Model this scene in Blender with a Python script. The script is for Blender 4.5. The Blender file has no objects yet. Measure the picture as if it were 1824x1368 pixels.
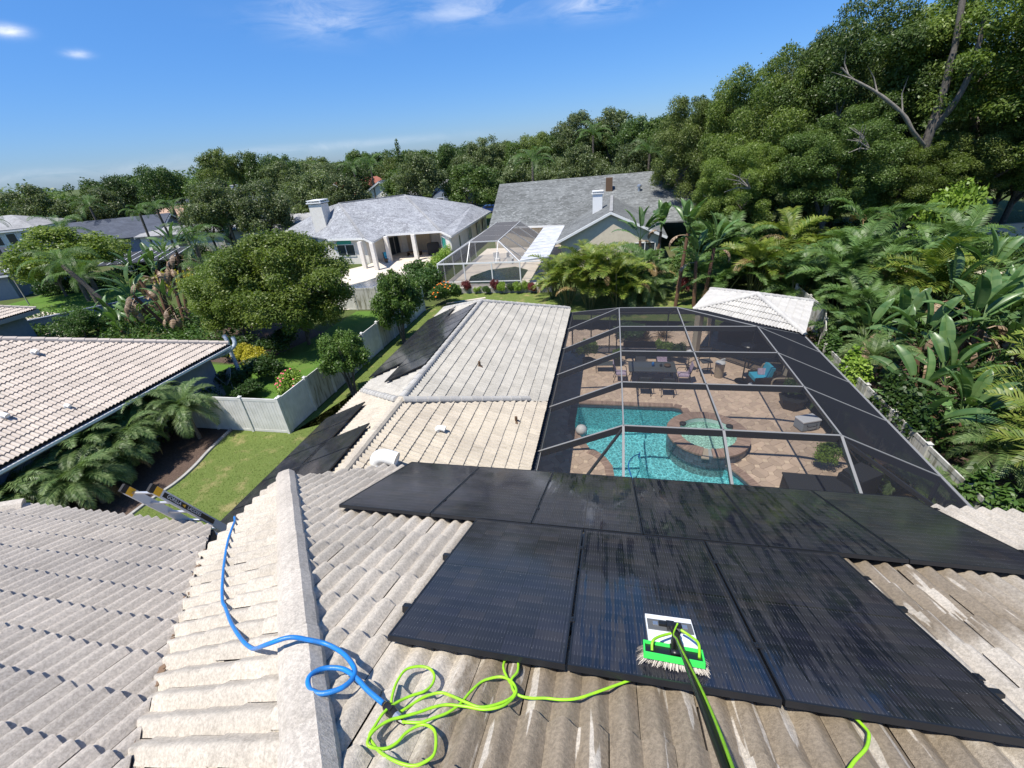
import bpy, bmesh, math, random
import numpy as np
from mathutils import Vector, Matrix
PI = math.pi
random.seed(7)
RNG = np.random.default_rng(11)
scene = bpy.context.scene
COL = scene.collection

# ------------------------------------------------------------------ camera, sky, sun
CAM = Vector((0, 0, 10.65))
cam_d = bpy.data.cameras.new("camera"); cam = bpy.data.objects.new("camera", cam_d); COL.objects.link(cam)
yaw, pitch, roll = math.radians(-13.937), math.radians(28.403), math.radians(-5.119)
fwd = Vector((math.sin(yaw)*math.cos(pitch), math.cos(yaw)*math.cos(pitch), -math.sin(pitch)))
rgt = Vector((math.cos(yaw), -math.sin(yaw), 0)); upv = rgt.cross(fwd)
r2 = math.cos(roll)*rgt + math.sin(roll)*upv; u2 = -math.sin(roll)*rgt + math.cos(roll)*upv
mc = Matrix((r2, u2, -fwd)).transposed().to_4x4(); mc.translation = CAM
cam.matrix_world = mc
cam_d.sensor_fit = 'HORIZONTAL'; cam_d.sensor_width = 36.0; cam_d.lens = 15.276
cam_d.clip_start = 0.05; cam_d.clip_end = 6000
scene.camera = cam

SUN_TO = Vector((-0.27, -0.36, 1.0)).normalized()
world = bpy.data.worlds.new("World"); scene.world = world; world.use_nodes = True
wn, wl = world.node_tree.nodes, world.node_tree.links
wn.clear()
wo = wn.new('ShaderNodeOutputWorld'); bg = wn.new('ShaderNodeBackground')
sky = wn.new('ShaderNodeTexSky'); sky.sky_type = 'NISHITA'; sky.sun_disc = False
sky.sun_elevation = math.asin(SUN_TO.z); sky.sun_rotation = math.atan2(SUN_TO.x, SUN_TO.y)
sky.air_density = 1.0; sky.dust_density = 0.25; sky.ozone_density = 2.0; sky.altitude = 0
hs = wn.new('ShaderNodeHueSaturation'); hs.inputs['Saturation'].default_value = 1.16; hs.inputs['Value'].default_value = 1.0
# thin clouds: a few real wisps on a high sheet, by direction on the sky
tc = wn.new('ShaderNodeTexCoord'); sep = wn.new('ShaderNodeSeparateXYZ'); wl.new(tc.outputs['Generated'], sep.inputs[0])
def wmath(op, a, b=None, c=None):
    n = wn.new('ShaderNodeMath'); n.operation = op
    for i, v in enumerate((a, b, c)):
        if v is None: continue
        if isinstance(v, (int, float)): n.inputs[i].default_value = v
        else: wl.new(v, n.inputs[i])
    return n.outputs[0]
zc = wmath('MAXIMUM', sep.outputs['Z'], 0.03)
hz = wn.new('ShaderNodeMapRange'); hz.inputs[1].default_value = -0.02; hz.inputs[2].default_value = 0.32; hz.inputs[3].default_value = 0; hz.inputs[4].default_value = 1
wl.new(sep.outputs['Z'], hz.inputs[0])
tg = wn.new('ShaderNodeMix'); tg.data_type = 'RGBA'; wl.new(hz.outputs[0], tg.inputs[0]); tg.inputs[6].default_value = (0.38, 0.53, 0.90, 1); tg.inputs[7].default_value = (0.84, 0.98, 1.22, 1)
cx = wmath('DIVIDE', sep.outputs['X'], zc); cy = wmath('DIVIDE', sep.outputs['Y'], zc)
mp = wn.new('ShaderNodeMapping'); mp.inputs['Scale'].default_value = (5, 5, 19); mp.inputs['Rotation'].default_value = (.12, .2, 0.3)
wl.new(tc.outputs['Generated'], mp.inputs[0])
cn = wn.new('ShaderNodeTexNoise'); cn.inputs['Scale'].default_value = 1.6; cn.inputs['Detail'].default_value = 9; cn.inputs['Roughness'].default_value = 0.62; cn.inputs['Distortion'].default_value = 0.6
wl.new(mp.outputs[0], cn.inputs[0])
az = wmath('ARCTAN2', sep.outputs['X'], sep.outputs['Y']); el = wmath('ARCSINE', sep.outputs['Z'])
cover = None
for a0, e0, sa, se, k in ((-.50, .22, .10, .028, .55), (-.26, .222, .09, .022, .5), (-.03, .205, .07, .016, .8), (-.935, .19, .017, .0065, 1.5), (-.87, .168, .013, .0045, .9),
                          (-.55, .030, .22, .007, .30), (-.95, .018, .25, .008, .35), (.75, .4, .3, .05, .5), (1.8, .3, .5, .05, .5), (2.9, .5, .4, .08, .5), (-2.0, .35, .5, .06, .5)):
    g0 = wmath('POWER', wmath('DIVIDE', wmath('SUBTRACT', az, a0), sa), 2.0); g1 = wmath('POWER', wmath('DIVIDE', wmath('SUBTRACT', el, e0), se), 2.0)
    g2 = wmath('MULTIPLY', wmath('POWER', 2.718, wmath('MULTIPLY', wmath('ADD', g0, g1), -1.0)), k)
    cover = g2 if cover is None else wmath('ADD', cover, g2)
cr0 = wn.new('ShaderNodeMapRange'); cr0.inputs[1].default_value = 0.38; cr0.inputs[2].default_value = 0.72; cr0.inputs[3].default_value = 0; cr0.inputs[4].default_value = 1.0
wl.new(cn.outputs[0], cr0.inputs[0])
cfac = wn.new('ShaderNodeMath'); cfac.operation = 'MULTIPLY'; cfac.use_clamp = True; wl.new(cr0.outputs[0], cfac.inputs[0]); wl.new(cover, cfac.inputs[1])
cmix = wn.new('ShaderNodeMix'); cmix.data_type = 'RGBA'
wl.new(cfac.outputs[0], cmix.inputs[0]); wl.new(hs.outputs[0], cmix.inputs[6]); cmix.inputs[7].default_value = (7.5, 7.9, 8.6, 1)
tm = wn.new('ShaderNodeMix'); tm.data_type = 'RGBA'; tm.blend_type = 'MULTIPLY'; tm.inputs[0].default_value = 1
wl.new(tg.outputs[2], tm.inputs[7]); wl.new(sky.outputs[0], tm.inputs[6]); wl.new(tm.outputs[2], hs.inputs['Color'])
wl.new(cmix.outputs[2], bg.inputs[0]); bg.inputs[1].default_value = 0.088
wl.new(bg.outputs[0], wo.inputs[0])

sd = bpy.data.lights.new("sun", 'SUN'); sd.energy = 4.4; sd.angle = math.radians(0.55); sd.color = (1.0, 0.95, 0.86)
sun = bpy.data.objects.new("sun", sd); COL.objects.link(sun); sun.location = (0, 0, 60)
sun.rotation_euler = SUN_TO.to_track_quat('Z', 'Y').to_euler()

scene.view_settings.view_transform = 'Standard'; scene.view_settings.look = 'None'
scene.view_settings.gamma = 1; scene.view_settings.exposure = 0.68; scene.view_settings.use_curve_mapping = False
scene.render.engine = 'CYCLES'
scene.cycles.max_bounces = 8; scene.cycles.transparent_max_bounces = 24; scene.cycles.diffuse_bounces = 3
scene.cycles.glossy_bounces = 3; scene.cycles.transmission_bounces = 4; scene.cycles.use_denoising = True
scene.cycles.sample_clamp_indirect = 6

# ------------------------------------------------------------------ materials
class NT:
    def __init__(s, name):
        s.m = bpy.data.materials.new(name); s.m.use_nodes = True
        s.n = s.m.node_tree.nodes; s.l = s.m.node_tree.links; s.n.clear()
        s.out = s.n.new('ShaderNodeOutputMaterial')
    def node(s, t, **kw):
        n = s.n.new(t)
        for k, v in kw.items(): setattr(n, k, v)
        return n
    def put(s, sock, v):
        if v is None: return
        if isinstance(v, (int, float)): sock.default_value = v
        elif isinstance(v, tuple): sock.default_value = v if len(v) != 3 or sock.type == 'VECTOR' else (*v, 1)
        else: s.l.new(v, sock)
    def math(s, op, a, b=None, c=None, clamp=False):
        n = s.node('ShaderNodeMath', operation=op, use_clamp=clamp)
        for i, v in enumerate((a, b, c)): s.put(n.inputs[i], v)
        return n.outputs[0]
    def mix(s, f, a, b, blend='MIX'):
        n = s.node('ShaderNodeMix', data_type='RGBA', blend_type=blend)
        s.put(n.inputs[0], f); s.put(n.inputs[6], a); s.put(n.inputs[7], b)
        return n.outputs[2]
    def noise(s, vec, scale, detail=3, rough=.55, dist=0):
        n = s.node('ShaderNodeTexNoise'); s.put(n.inputs['Vector'], vec)
        n.inputs['Scale'].default_value = scale; n.inputs['Detail'].default_value = detail
        n.inputs['Roughness'].default_value = rough; n.inputs['Distortion'].default_value = dist
        return n.outputs[0]
    def ramp(s, v, a, b, lo=0., hi=1.):
        n = s.node('ShaderNodeMapRange', interpolation_type='SMOOTHSTEP'); s.put(n.inputs[0], v)
        for i, x in enumerate((a, b, lo, hi)): n.inputs[i+1].default_value = x
        return n.outputs[0]
    def mapv(s, vec, scale=(1, 1, 1), rot=(0, 0, 0)):
        n = s.node('ShaderNodeMapping'); s.put(n.inputs[0], vec); n.inputs['Scale'].default_value = scale; n.inputs['Rotation'].default_value = rot
        return n.outputs[0]
    def pos(s): return s.node('ShaderNodeNewGeometry').outputs['Position']
    def obj(s): return s.node('ShaderNodeTexCoord').outputs['Object']
    def sep(s, v):
        n = s.node('ShaderNodeSeparateXYZ'); s.put(n.inputs[0], v); return n.outputs
    def rnd(s): return s.node('ShaderNodeObjectInfo').outputs['Random']
    def attr(s, name): return s.node('ShaderNodeAttribute', attribute_name=name).outputs['Fac']
    def bump(s, h, strength=.5, dist=.01):
        n = s.node('ShaderNodeBump'); n.inputs['Strength'].default_value = strength; n.inputs['Distance'].default_value = dist
        s.put(n.inputs['Height'], h); return n.outputs[0]
    def bsdf(s, col, rough=.7, spec=.3, metal=0, normal=None, coat=0, **kw):
        n = s.node('ShaderNodeBsdfPrincipled'); s.put(n.inputs['Base Color'], col); s.put(n.inputs['Roughness'], rough)
        s.put(n.inputs['Specular IOR Level'], spec); s.put(n.inputs['Metallic'], metal); s.put(n.inputs['Coat Weight'], coat)
        n.inputs['Coat Roughness'].default_value = kw.get('coat_rough', .05)
        if normal is not None: s.l.new(normal, n.inputs['Normal'])
        return n.outputs[0]
    def done(s, sh): s.l.new(sh, s.out.inputs[0]); return s.m

def plain(name, col, rough=.6, spec=.3, metal=0, col2=None, scale=4, detail=4, bump=0, bscale=40, rand=0., coat=0):
    t = NT(name); p = t.pos(); c = col
    if col2 is not None: c = t.mix(t.ramp(t.noise(p, scale, detail), .3, .7), col, col2)
    if rand:
        k = t.math('ADD', t.math('MULTIPLY', t.math('ADD', t.rnd(), t.attr('tint')), rand), 1 - rand*.5)
        c = t.mix(1.0, c, k, 'MULTIPLY') if not isinstance(c, tuple) else t.mix(1.0, c, k, 'MULTIPLY')
    nm = t.bump(t.noise(p, bscale, 4), bump, .01) if bump else None
    return t.done(t.bsdf(c, rough, spec, metal, nm, coat))

def tile_mat(name, c1, c2, dirt, stain=False, dark=.5, axis=1):
    t = NT(name); p = t.pos()
    big = t.ramp(t.noise(p, .9, 4), .35, .68)
    fine = t.ramp(t.noise(p, 55, 5, .7), .3, .7)
    c = t.mix(big, c1, c2)
    c = t.mix(t.math('MULTIPLY', t.ramp(t.noise(p, 9, 7, .72), .5, .8), dark*.45), c, dirt)
    sc = (.9, 7, 7) if axis == 0 else (7, .9, 7)
    c = t.mix(t.math('MULTIPLY', t.ramp(t.noise(t.mapv(p, sc), 1.8, 7, .74), .48, .76), dark*.75), c, dirt)
    c = t.mix(t.math('MULTIPLY', t.math('GREATER_THAN', t.noise(p, 150, 2, .5), .66), .5), c, dirt)
    k = t.math('ADD', t.math('MULTIPLY', t.math('FRACT', t.math('ADD', t.rnd(), t.attr('tint'))), .15), .925)
    c = t.mix(1.0, c, k, 'MULTIPLY')
    g = t.math('ADD', t.math('MULTIPLY', fine, .42), .78)
    c = t.mix(1.0, c, g, 'MULTIPLY')
    rough = .85
    if stain:   # roof wetted by the washing, between and above the panels
        x, y, z = t.sep(p)
        nz = t.math('SUBTRACT', t.noise(t.mapv(p, (1.5, .5, .5)), 3.2, 5, .7), .5)
        xa = t.math('ADD', x, t.math('MULTIPLY', nz, .8))
        ya = t.math('ADD', y, t.math('MULTIPLY', nz, .6))
        a = t.math('MULTIPLY', t.ramp(xa, -.80, -.62), t.ramp(ya, 1.5, 1.35))
        a = t.math('MULTIPLY', a, t.ramp(xa, 2.2, 1.5))
        b = t.math('MULTIPLY', t.math('MULTIPLY', t.ramp(xa, 1.5, 1.7), t.ramp(xa, 3.6, 2.6)), t.math('MULTIPLY', t.ramp(ya, 2.05, 2.3), t.ramp(ya, 3.4, 3.2)))
        dry = t.ramp(t.noise(t.mapv(p, (9, .7, .7)), 1.6, 3, .5), .60, .63)
        wet = t.math('MULTIPLY', t.math('MAXIMUM', a, b), t.math('SUBTRACT', 1, dry))
        c = t.mix(t.math('MULTIPLY', wet, .80), c, t.mix(1.0, c, (.40, .34, .26), 'MULTIPLY'))
        rough = t.ramp(wet, 0, 1, .86, .5)
    h = t.math('ADD', t.noise(p, 130, 3, .7), t.math('MULTIPLY', t.noise(p, 30, 3), .8))
    return t.done(t.bsdf(c, rough, .25, 0, t.bump(h, .55, .006)))
M = {}
M['tile_main'] = tile_mat('concrete tile weathered', (.485, .435, .365), (.41, .368, .31), (.235, .205, .165), True, .7)
M['tile_left'] = tile_mat('concrete tile grey beige', (.465, .415, .355), (.395, .355, .31), (.235, .21, .18), False, .6)
M['tile_wing'] = tile_mat('concrete tile cream', (.49, .435, .35), (.43, .38, .31), (.21, .18, .14), False, .75, 0)
M['tile_clean'] = tile_mat('concrete tile cleaned', (.43, .405, .355), (.37, .35, .31), (.19, .18, .16), False, .8, 0)
M['tile_pink'] = tile_mat('concrete tile pale pink', (.49, .43, .375), (.45, .395, .345), (.33, .28, .245), False, .35, 0)
M['tile_white'] = tile_mat('concrete tile white', (.46, .445, .41), (.41, .395, .37), (.5, .48, .45), False, .3)
M['cap'] = tile_mat('hip cap mortar grey', (.50, .45, .385), (.43, .385, .33), (.27, .24, .20), False, .8)
M['cap_white'] = tile_mat('ridge cap pale', (.43, .415, .38), (.39, .375, .35), (.42, .40, .38), False, .3)
M['underlay'] = plain('roof underlayment', (.035, .03, .028), .9)
M['mortar'] = plain('cap mortar dark', (.22, .20, .185), .95, col2=(.12, .11, .10), scale=30, bump=.5)
M['stucco_white'] = plain('white stucco', (.72, .69, .63), .85, col2=(.66, .62, .56), bump=.25, bscale=60)
M['stucco_grey'] = plain('grey blue stucco', (.22, .25, .30), .85, col2=(.19, .22, .27), bump=.2, bscale=60)
M['stucco_tan'] = plain('tan stucco', (.62, .55, .42), .85, col2=(.55, .48, .37), bump=.2, bscale=60)
M['stucco_teal'] = plain('dark teal siding', (.05, .085, .085), .8)
M['trim_white'] = plain('white trim', (.72, .72, .70), .5, .4)
M['fascia'] = plain('grey fascia', (.30, .29, .28), .6)
M['brown_trim'] = plain('brown trim', (.16, .07, .045), .7)
M['alu'] = plain('aluminium', (.62, .63, .65), .35, .5, .85)
M['white_vinyl'] = plain('white vinyl', (.68, .665, .63), .5, .4, col2=(.57, .56, .52), scale=2.5)
def dirty_vinyl():
    t = NT('algae stained vinyl'); p = t.pos(); x, y, z = t.sep(p)
    d = t.ramp(t.noise(t.mapv(p, (3, 3, .45)), 1.8, 5, .65), .46, .66)
    c = t.mix(t.math('MULTIPLY', d, .85), (.48, .47, .43), (.15, .14, .09))
    return t.done(t.bsdf(c, .6, .3))
M['dirty_vinyl'] = dirty_vinyl()
M['black_metal'] = plain('black anodised', (.012, .013, .016), .38, .5)
M['black_rubber'] = plain('black rubber', (.015, .015, .016), .6)
M['black_plastic'] = plain('black plastic', (.012, .012, .013), .35, .5)
M['blue_hose'] = plain('blue hose', (.012, .20, .60), .38, .4, col2=(.03, .16, .42), scale=18, detail=6, bump=.15, bscale=120)
M['green_hose'] = plain('lime hose', (.33, .70, .02), .4, .4, col2=(.25, .52, .03), scale=22, detail=6)
M['green_plastic'] = plain('green plastic', (.05, .68, .10), .35, .5)
M['brass'] = plain('brass', (.7, .45, .12), .3, .5, .9)
M['bristle'] = plain('pale bristles', (.62, .56, .48), .7)
M['pad_white'] = plain('white pad', (.78, .80, .80), .8, col2=(.66, .68, .70), scale=30)
M['pad_grey'] = plain('grey velcro strip', (.10, .105, .11), .95)
M['yellow_plastic'] = plain('yellow plastic', (.80, .42, .02), .45)
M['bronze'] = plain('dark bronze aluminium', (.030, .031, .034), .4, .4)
M['bronze_lit_top'] = plain('sunlit toned bronze aluminium', (.20, .20, .198), .5, .35)  # sunlit copy of the dark bronze, sun on the tops put into colour
M['cage_white'] = plain('white enclosure frame', (.70, .70, .69), .4, .4)
M['glass_dark'] = plain('window glass', (.03, .04, .05), .06, .6)
M['glass_teal'] = plain('teal blind behind glass', (.05, .32, .27), .15, .5)
M['concrete'] = plain('pale concrete', (.62, .55, .46), .85, col2=(.54, .48, .40), scale=1.5)
M['kerb'] = plain('grey kerb', (.36, .35, .33), .9, col2=(.28, .27, .26), scale=6)
M['coping'] = plain('brick coping', (.39, .275, .21), .85, col2=(.32, .22, .17), scale=5, rand=.35, bump=.3)
M['paver'] = plain('tan paver', (.57, .43, .315), .85, col2=(.50, .375, .28), scale=3, rand=.30, bump=.3)
M['paver_light'] = plain('pale square paver', (.68, .53, .38), .85, col2=(.61, .47, .34), scale=4, rand=.25, bump=.3)
M['paver_bed'] = plain('joint sand', (.24, .18, .135), .95)
M['spa_tile'] = plain('slate blue pool tile', (.085, .11, .145), .3, .5, rand=.6)
M['grout'] = plain('pale grout', (.36, .38, .38), .9)
M['wicker'] = plain('dark wicker', (.045, .035, .03), .7, bump=.5, bscale=90)
M['blue_cushion'] = plain('turquoise cushion', (.06, .42, .60), .8)
M['lilac_cushion'] = plain('lilac patterned cushion', (.55, .46, .55), .85, col2=(.40, .30, .40), scale=14)
M['sling'] = plain('grey sling fabric', (.085, .09, .10), .8)
M['table_glass'] = plain('grey glass table top', (.10, .11, .11), .08, .6)
M['pot_dark'] = plain('dark planter', (.035, .036, .038), .6)
M['pot_tan'] = plain('tan ceramic', (.42, .35, .26), .5)
M['cooler_white'] = plain('cooler white', (.75, .76, .78), .4)
M['cooler_grey'] = plain('cooler grey blue', (.33, .38, .43), .45)
M['wood'] = plain('brown wood', (.12, .075, .045), .7)
M['box_dark'] = plain('charcoal cover', (.03, .032, .036), .75)
M['orange'] = plain('orange petals', (.80, .20, .02), .7)
M['pink'] = plain('pink petals', (.80, .16, .20), .7)
M['white_pvc'] = plain('white pipe insulation', (.58, .63, .68), .6, col2=(.28, .34, .42), scale=14)
M['ladder_fg'] = plain('silver fibreglass rail', (.60, .60, .59), .5)
M['label_black'] = plain('black label', (.012, .012, .013), .5)
M['label_white'] = plain('white lettering', (.75, .75, .75), .6)
M['label_amber'] = plain('amber lettering', (.8, .45, .03), .6)
M['red_roof'] = plain('red roof', (.30, .11, .075), .85, col2=(.23, .085, .06), scale=2)
M['pink_roof'] = plain('faded terracotta roof', (.42, .29, .22), .85, col2=(.35, .24, .19), scale=.8)
M['metal_white'] = plain('white pan roof', (.55, .56, .57), .5, .4, col2=(.40, .41, .43), scale=1.6)
M['car_blue'] = plain('blue car paint', (.02, .05, .22), .25, .5, coat=.6)
M['asphalt'] = plain('asphalt', (.06, .06, .062), .9, col2=(.05, .05, .05), scale=3)

def shingle(name, a, b, c3, sx=3.2, sy=7.):
    t = NT(name); p = t.pos()
    v = t.node('ShaderNodeTexVoronoi'); v.inputs['Scale'].default_value = 1.0; t.put(v.inputs['Vector'], t.mapv(p, (sx*.55, sy*.55, 3)))
    cs = t.sep(v.outputs['Color'])
    n1 = t.noise(t.mapv(p, (sx, sy, 4)), 1.4, 4, .65)
    c = t.mix(t.ramp(cs[0], .2, .8), a, b); c = t.mix(t.math('MULTIPLY', t.ramp(n1, .5, .64), .9), c, c3)
    k = t.ramp(t.noise(p, .35, 3), .3, .7, .88, 1.1); c = t.mix(1.0, c, k, 'MULTIPLY')
    return t.done(t.bsdf(c, .9, .2, 0, t.bump(n1, .4, .02)))
M['shingle_pale'] = shingle('pale grey shingles', (.19, .195, .21), (.26, .27, .285), (.42, .43, .45))
M['shingle_grey'] = shingle('grey shingles', (.105, .11, .108), (.145, .152, .15), (.24, .25, .248), 2.0, 6.)
M['shingle_blue'] = shingle('slate blue shingles', (.060, .068, .088), (.072, .082, .105), (.09, .10, .125), 1.2, 4.)
M['shingle_light'] = shingle('light shingles', (.24, .24, .24), (.29, .29, .29), (.34, .34, .34))

def grass_mat(name, a, b, dry, dscale=.35):
    t = NT(name); p = t.pos()
    c = t.mix(t.ramp(t.noise(p, 26, 5, .7), .3, .7), a, b)
    c = t.mix(t.ramp(t.noise(p, dscale, 4, .6), .52, .72, 0, .75), c, dry)
    return t.done(t.bsdf(c, .9, .15, 0, t.bump(t.noise(p, 60, 4, .7), .9, .03)))
M['lawn'] = grass_mat('lawn turf', (.080, .125, .024), (.165, .205, .058), (.31, .26, .12), 1.1)
M['lawn_lush'] = grass_mat('lush lawn turf', (.065, .140, .020), (.105, .190, .032), (.13, .18, .045))
M['ground'] = grass_mat('rough ground', (.055, .085, .022), (.09, .11, .035), (.13, .11, .07), .12)
M['mulch'] = plain('brown mulch', (.060, .040, .030), .95, col2=(.115, .078, .060), scale=22, detail=6, bump=1., bscale=35)

def leaf_mat(name, a, b, var=.5, trans=.28, spec=.35, rough=.45):
    t = NT(name)
    f = t.math('FRACT', t.math('ADD', t.attr('tint'), t.math('MULTIPLY', t.rnd(), .3)))
    c = t.mix(t.attr('tint'), a, b)
    k = t.math('ADD', t.math('MULTIPLY', t.rnd(), var), 1-var*.5)
    c = t.mix(1.0, c, k, 'MULTIPLY')
    tr = t.node('ShaderNodeBsdfTranslucent'); t.put(tr.inputs[0], t.mix(1.0, c, (1.25, 1.4, .6), 'MULTIPLY'))
    ms = t.node('ShaderNodeMixShader'); ms.inputs[0].default_value = trans
    t.l.new(t.bsdf(c, rough, spec), ms.inputs[1]); t.l.new(tr.outputs[0], ms.inputs[2])
    return t.done(ms.outputs[0])
M['oak'] = leaf_mat('oak leaves', (.060, .108, .021), (.180, .235, .048), .4, .36)
M['oak2'] = leaf_mat('olive leaves', (.070, .100, .036), (.155, .190, .075), .4, .3)
M['fargreen'] = leaf_mat('far tree leaves', (.045, .090, .020), (.125, .180, .042), .5, .3)
M['crape'] = leaf_mat('crape myrtle leaves', (.040, .095, .014), (.125, .20, .035))
M['blade'] = leaf_mat('grass blades', (.095, .135, .030), (.24, .26, .09), .2, .3)
M['fardark'] = leaf_mat('dark far leaves', (.030, .062, .016), (.080, .125, .032), .5, .28)
M['faryellow'] = leaf_mat('yellow green far leaves', (.075, .115, .024), (.17, .21, .055), .4, .3)
M['privet'] = leaf_mat('privet leaves', (.068, .125, .022), (.21, .26, .05), .3, .36)
M['shrub'] = leaf_mat('shrub leaves', (.03, .075, .014), (.08, .14, .028))
M['yellow_shrub'] = leaf_mat('golden shrub leaves', (.32, .30, .03), (.55, .48, .05), .2)
M['red_shrub'] = leaf_mat('burgundy leaves', (.10, .02, .025), (.22, .05, .05), .4)
M['hedge'] = leaf_mat('hedge leaves', (.02, .055, .012), (.06, .11, .022))
M['lime_shrub'] = leaf_mat('lime leaves', (.10, .20, .02), (.24, .33, .05), .3)
M['palm'] = leaf_mat('palm leaflets', (.050, .11, .024), (.13, .205, .06), .45, .25)
M['pygmy'] = leaf_mat('date palm leaflets', (.060, .115, .030), (.175, .240, .085), .45, .26)
M['areca'] = leaf_mat('areca leaflets', (.085, .15, .018), (.22, .25, .045), .5, .28)
M['dryfrond'] = leaf_mat('dry frond leaflets', (.22, .14, .05), (.36, .26, .12), .4, .15)
M['bop'] = leaf_mat('bird of paradise leaf', (.050, .120, .034), (.135, .215, .075), .5, .25, .5, .36)
M['bop_dry'] = leaf_mat('withered brown leaf', (.20, .13, .08), (.34, .25, .17), .4, .1)
M['bark'] = plain('grey bark', (.16, .14, .12), .95, col2=(.09, .08, .07), scale=8, bump=.8, bscale=20)
M['bark_dark'] = plain('dark bark', (.05, .042, .035), .95, col2=(.085, .075, .065), scale=9, bump=.8, bscale=20)
M['bark_pale'] = plain('pale twigs', (.27, .245, .21), .95, col2=(.15, .135, .115), scale=9, bump=.8, bscale=25)
M['palm_stem'] = plain('palm trunk', (.19, .155, .12), .95, col2=(.11, .09, .07), scale=12, bump=.6, bscale=25)
M['bop_stem'] = plain('fibrous brown stem', (.17, .09, .055), .95, col2=(.10, .06, .04), scale=10, bump=.8, bscale=25)
M['cane'] = plain('green ringed cane', (.16, .17, .06), .7, col2=(.11, .11, .05), scale=10)

def panel_mat(name, wet=False):
    t = NT(name); o = t.obj(); x, y, z = t.sep(o)
    def lines(v, period, w, off=0.):   # 1 on a line
        fr = t.math('FRACT', t.math('ADD', t.math('DIVIDE', v, period), off))
        return t.math('LESS_THAN', t.math('ABSOLUTE', t.math('SUBTRACT', fr, .5)), w/period*.5)
    bus = lines(x, .0189, .0016)
    seg = t.math('FRACT', t.math('DIVIDE', y, .0872))
    dash = t.math('LESS_THAN', seg, .34)
    gapx = lines(x, .1698, .004, .5); gapy = lines(y, .0872, .0022, .5)
    mid = t.math('LESS_THAN', t.math('ABSOLUTE', t.math('SUBTRACT', y, .8975)), .010)
    cell = t.node('ShaderNodeTexWhiteNoise'); cell.noise_dimensions = '3D'
    cv = t.node('ShaderNodeCombineXYZ')
    t.put(cv.inputs[0], t.math('FLOOR', t.math('DIVIDE', x, .1698))); t.put(cv.inputs[1], t.math('FLOOR', t.math('DIVIDE', y, .0872))); t.put(cv.inputs[2], t.rnd())
    t.l.new(cv.outputs[0], cell.inputs['Vector'])
    c = t.mix(cell.outputs['Value'], (.0075, .0095, .0150), (.014, .0155, .026))
    c = t.mix(t.ramp(cell.outputs['Value'], .8, .95, 0, .5), c, (.024, .021, .020))
    c = t.mix(t.math('MAXIMUM', gapx, t.math('MAXIMUM', gapy, mid)), c, (.005, .006, .008))
    lum = t.math('ADD', t.math('MULTIPLY', dash, .42), .12)
    c = t.mix(t.math('MULTIPLY', bus, lum), c, (.16, .165, .18))
    dust = t.ramp(t.noise(t.pos(), 2.2, 5, .6), .3, .75)
    specks = t.math('GREATER_THAN', t.noise(t.pos(), 70, 1, .5), .79)
    c = t.mix(t.math('MULTIPLY', specks, .5), c, (.3, .3, .3))
    rough = t.ramp(dust, 0, 1, .07, .17)
    dustc = t.math('MULTIPLY', t.math('ADD', t.math('MULTIPLY', dust, .6), .4), .085)
    coat = 0
    nrm = None
    if wet:
        run = t.noise(t.mapv(t.pos(), (11, .8, .8), (0, 0, .06)), 1.5, 4, .62, .5)
        w = t.ramp(run, .49, .56)
        dustc = t.math('MULTIPLY', dustc, t.math('SUBTRACT', 1, w))
        rough = t.mix(w, rough, (.012, .012, .012))
        nrm = t.bump(run, .12, .01)
        coat = t.math('MULTIPLY', w, .4)
    c = t.mix(dustc, c, (.30, .28, .25))
    return t.done(t.bsdf(c, rough, .22, 0, nrm, coat))
M['cells'] = panel_mat('solar cells under glass'); M['cells_wet'] = panel_mat('wet solar cells under glass', True)

def screen_mat(name, wire, col):
    """woven mesh: wires take a share of the view that grows with the slant"""
    t = NT(name)
    g = t.node('ShaderNodeNewGeometry')
    dp = t.node('ShaderNodeVectorMath', operation='DOT_PRODUCT'); t.l.new(g.outputs['Incoming'], dp.inputs[0]); t.l.new(g.outputs['True Normal'], dp.inputs[1])
    cosv = t.math('MAXIMUM', t.math('ABSOLUTE', dp.outputs['Value']), .05)
    op = t.math('MULTIPLY', t.math('MAXIMUM', t.math('SUBTRACT', 1.0, t.math('DIVIDE', wire, cosv)), .02), 1-wire)
    tr = t.node('ShaderNodeBsdfTransparent'); d = t.node('ShaderNodeBsdfDiffuse'); t.put(d.inputs[0], col)
    ms = t.node('ShaderNodeMixShader'); t.put(ms.inputs[0], op); t.l.new(d.outputs[0], ms.inputs[1]); t.l.new(tr.outputs[0], ms.inputs[2])
    return t.done(ms.outputs[0])
M['screen'] = screen_mat('charcoal insect screen', .18, (.022, .024, .030))
M['screen_dense'] = screen_mat('dense privacy screen', .235, (.020, .022, .027))
M['screen_grey'] = screen_mat('grey insect screen', .16, (.10, .10, .105))

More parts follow.
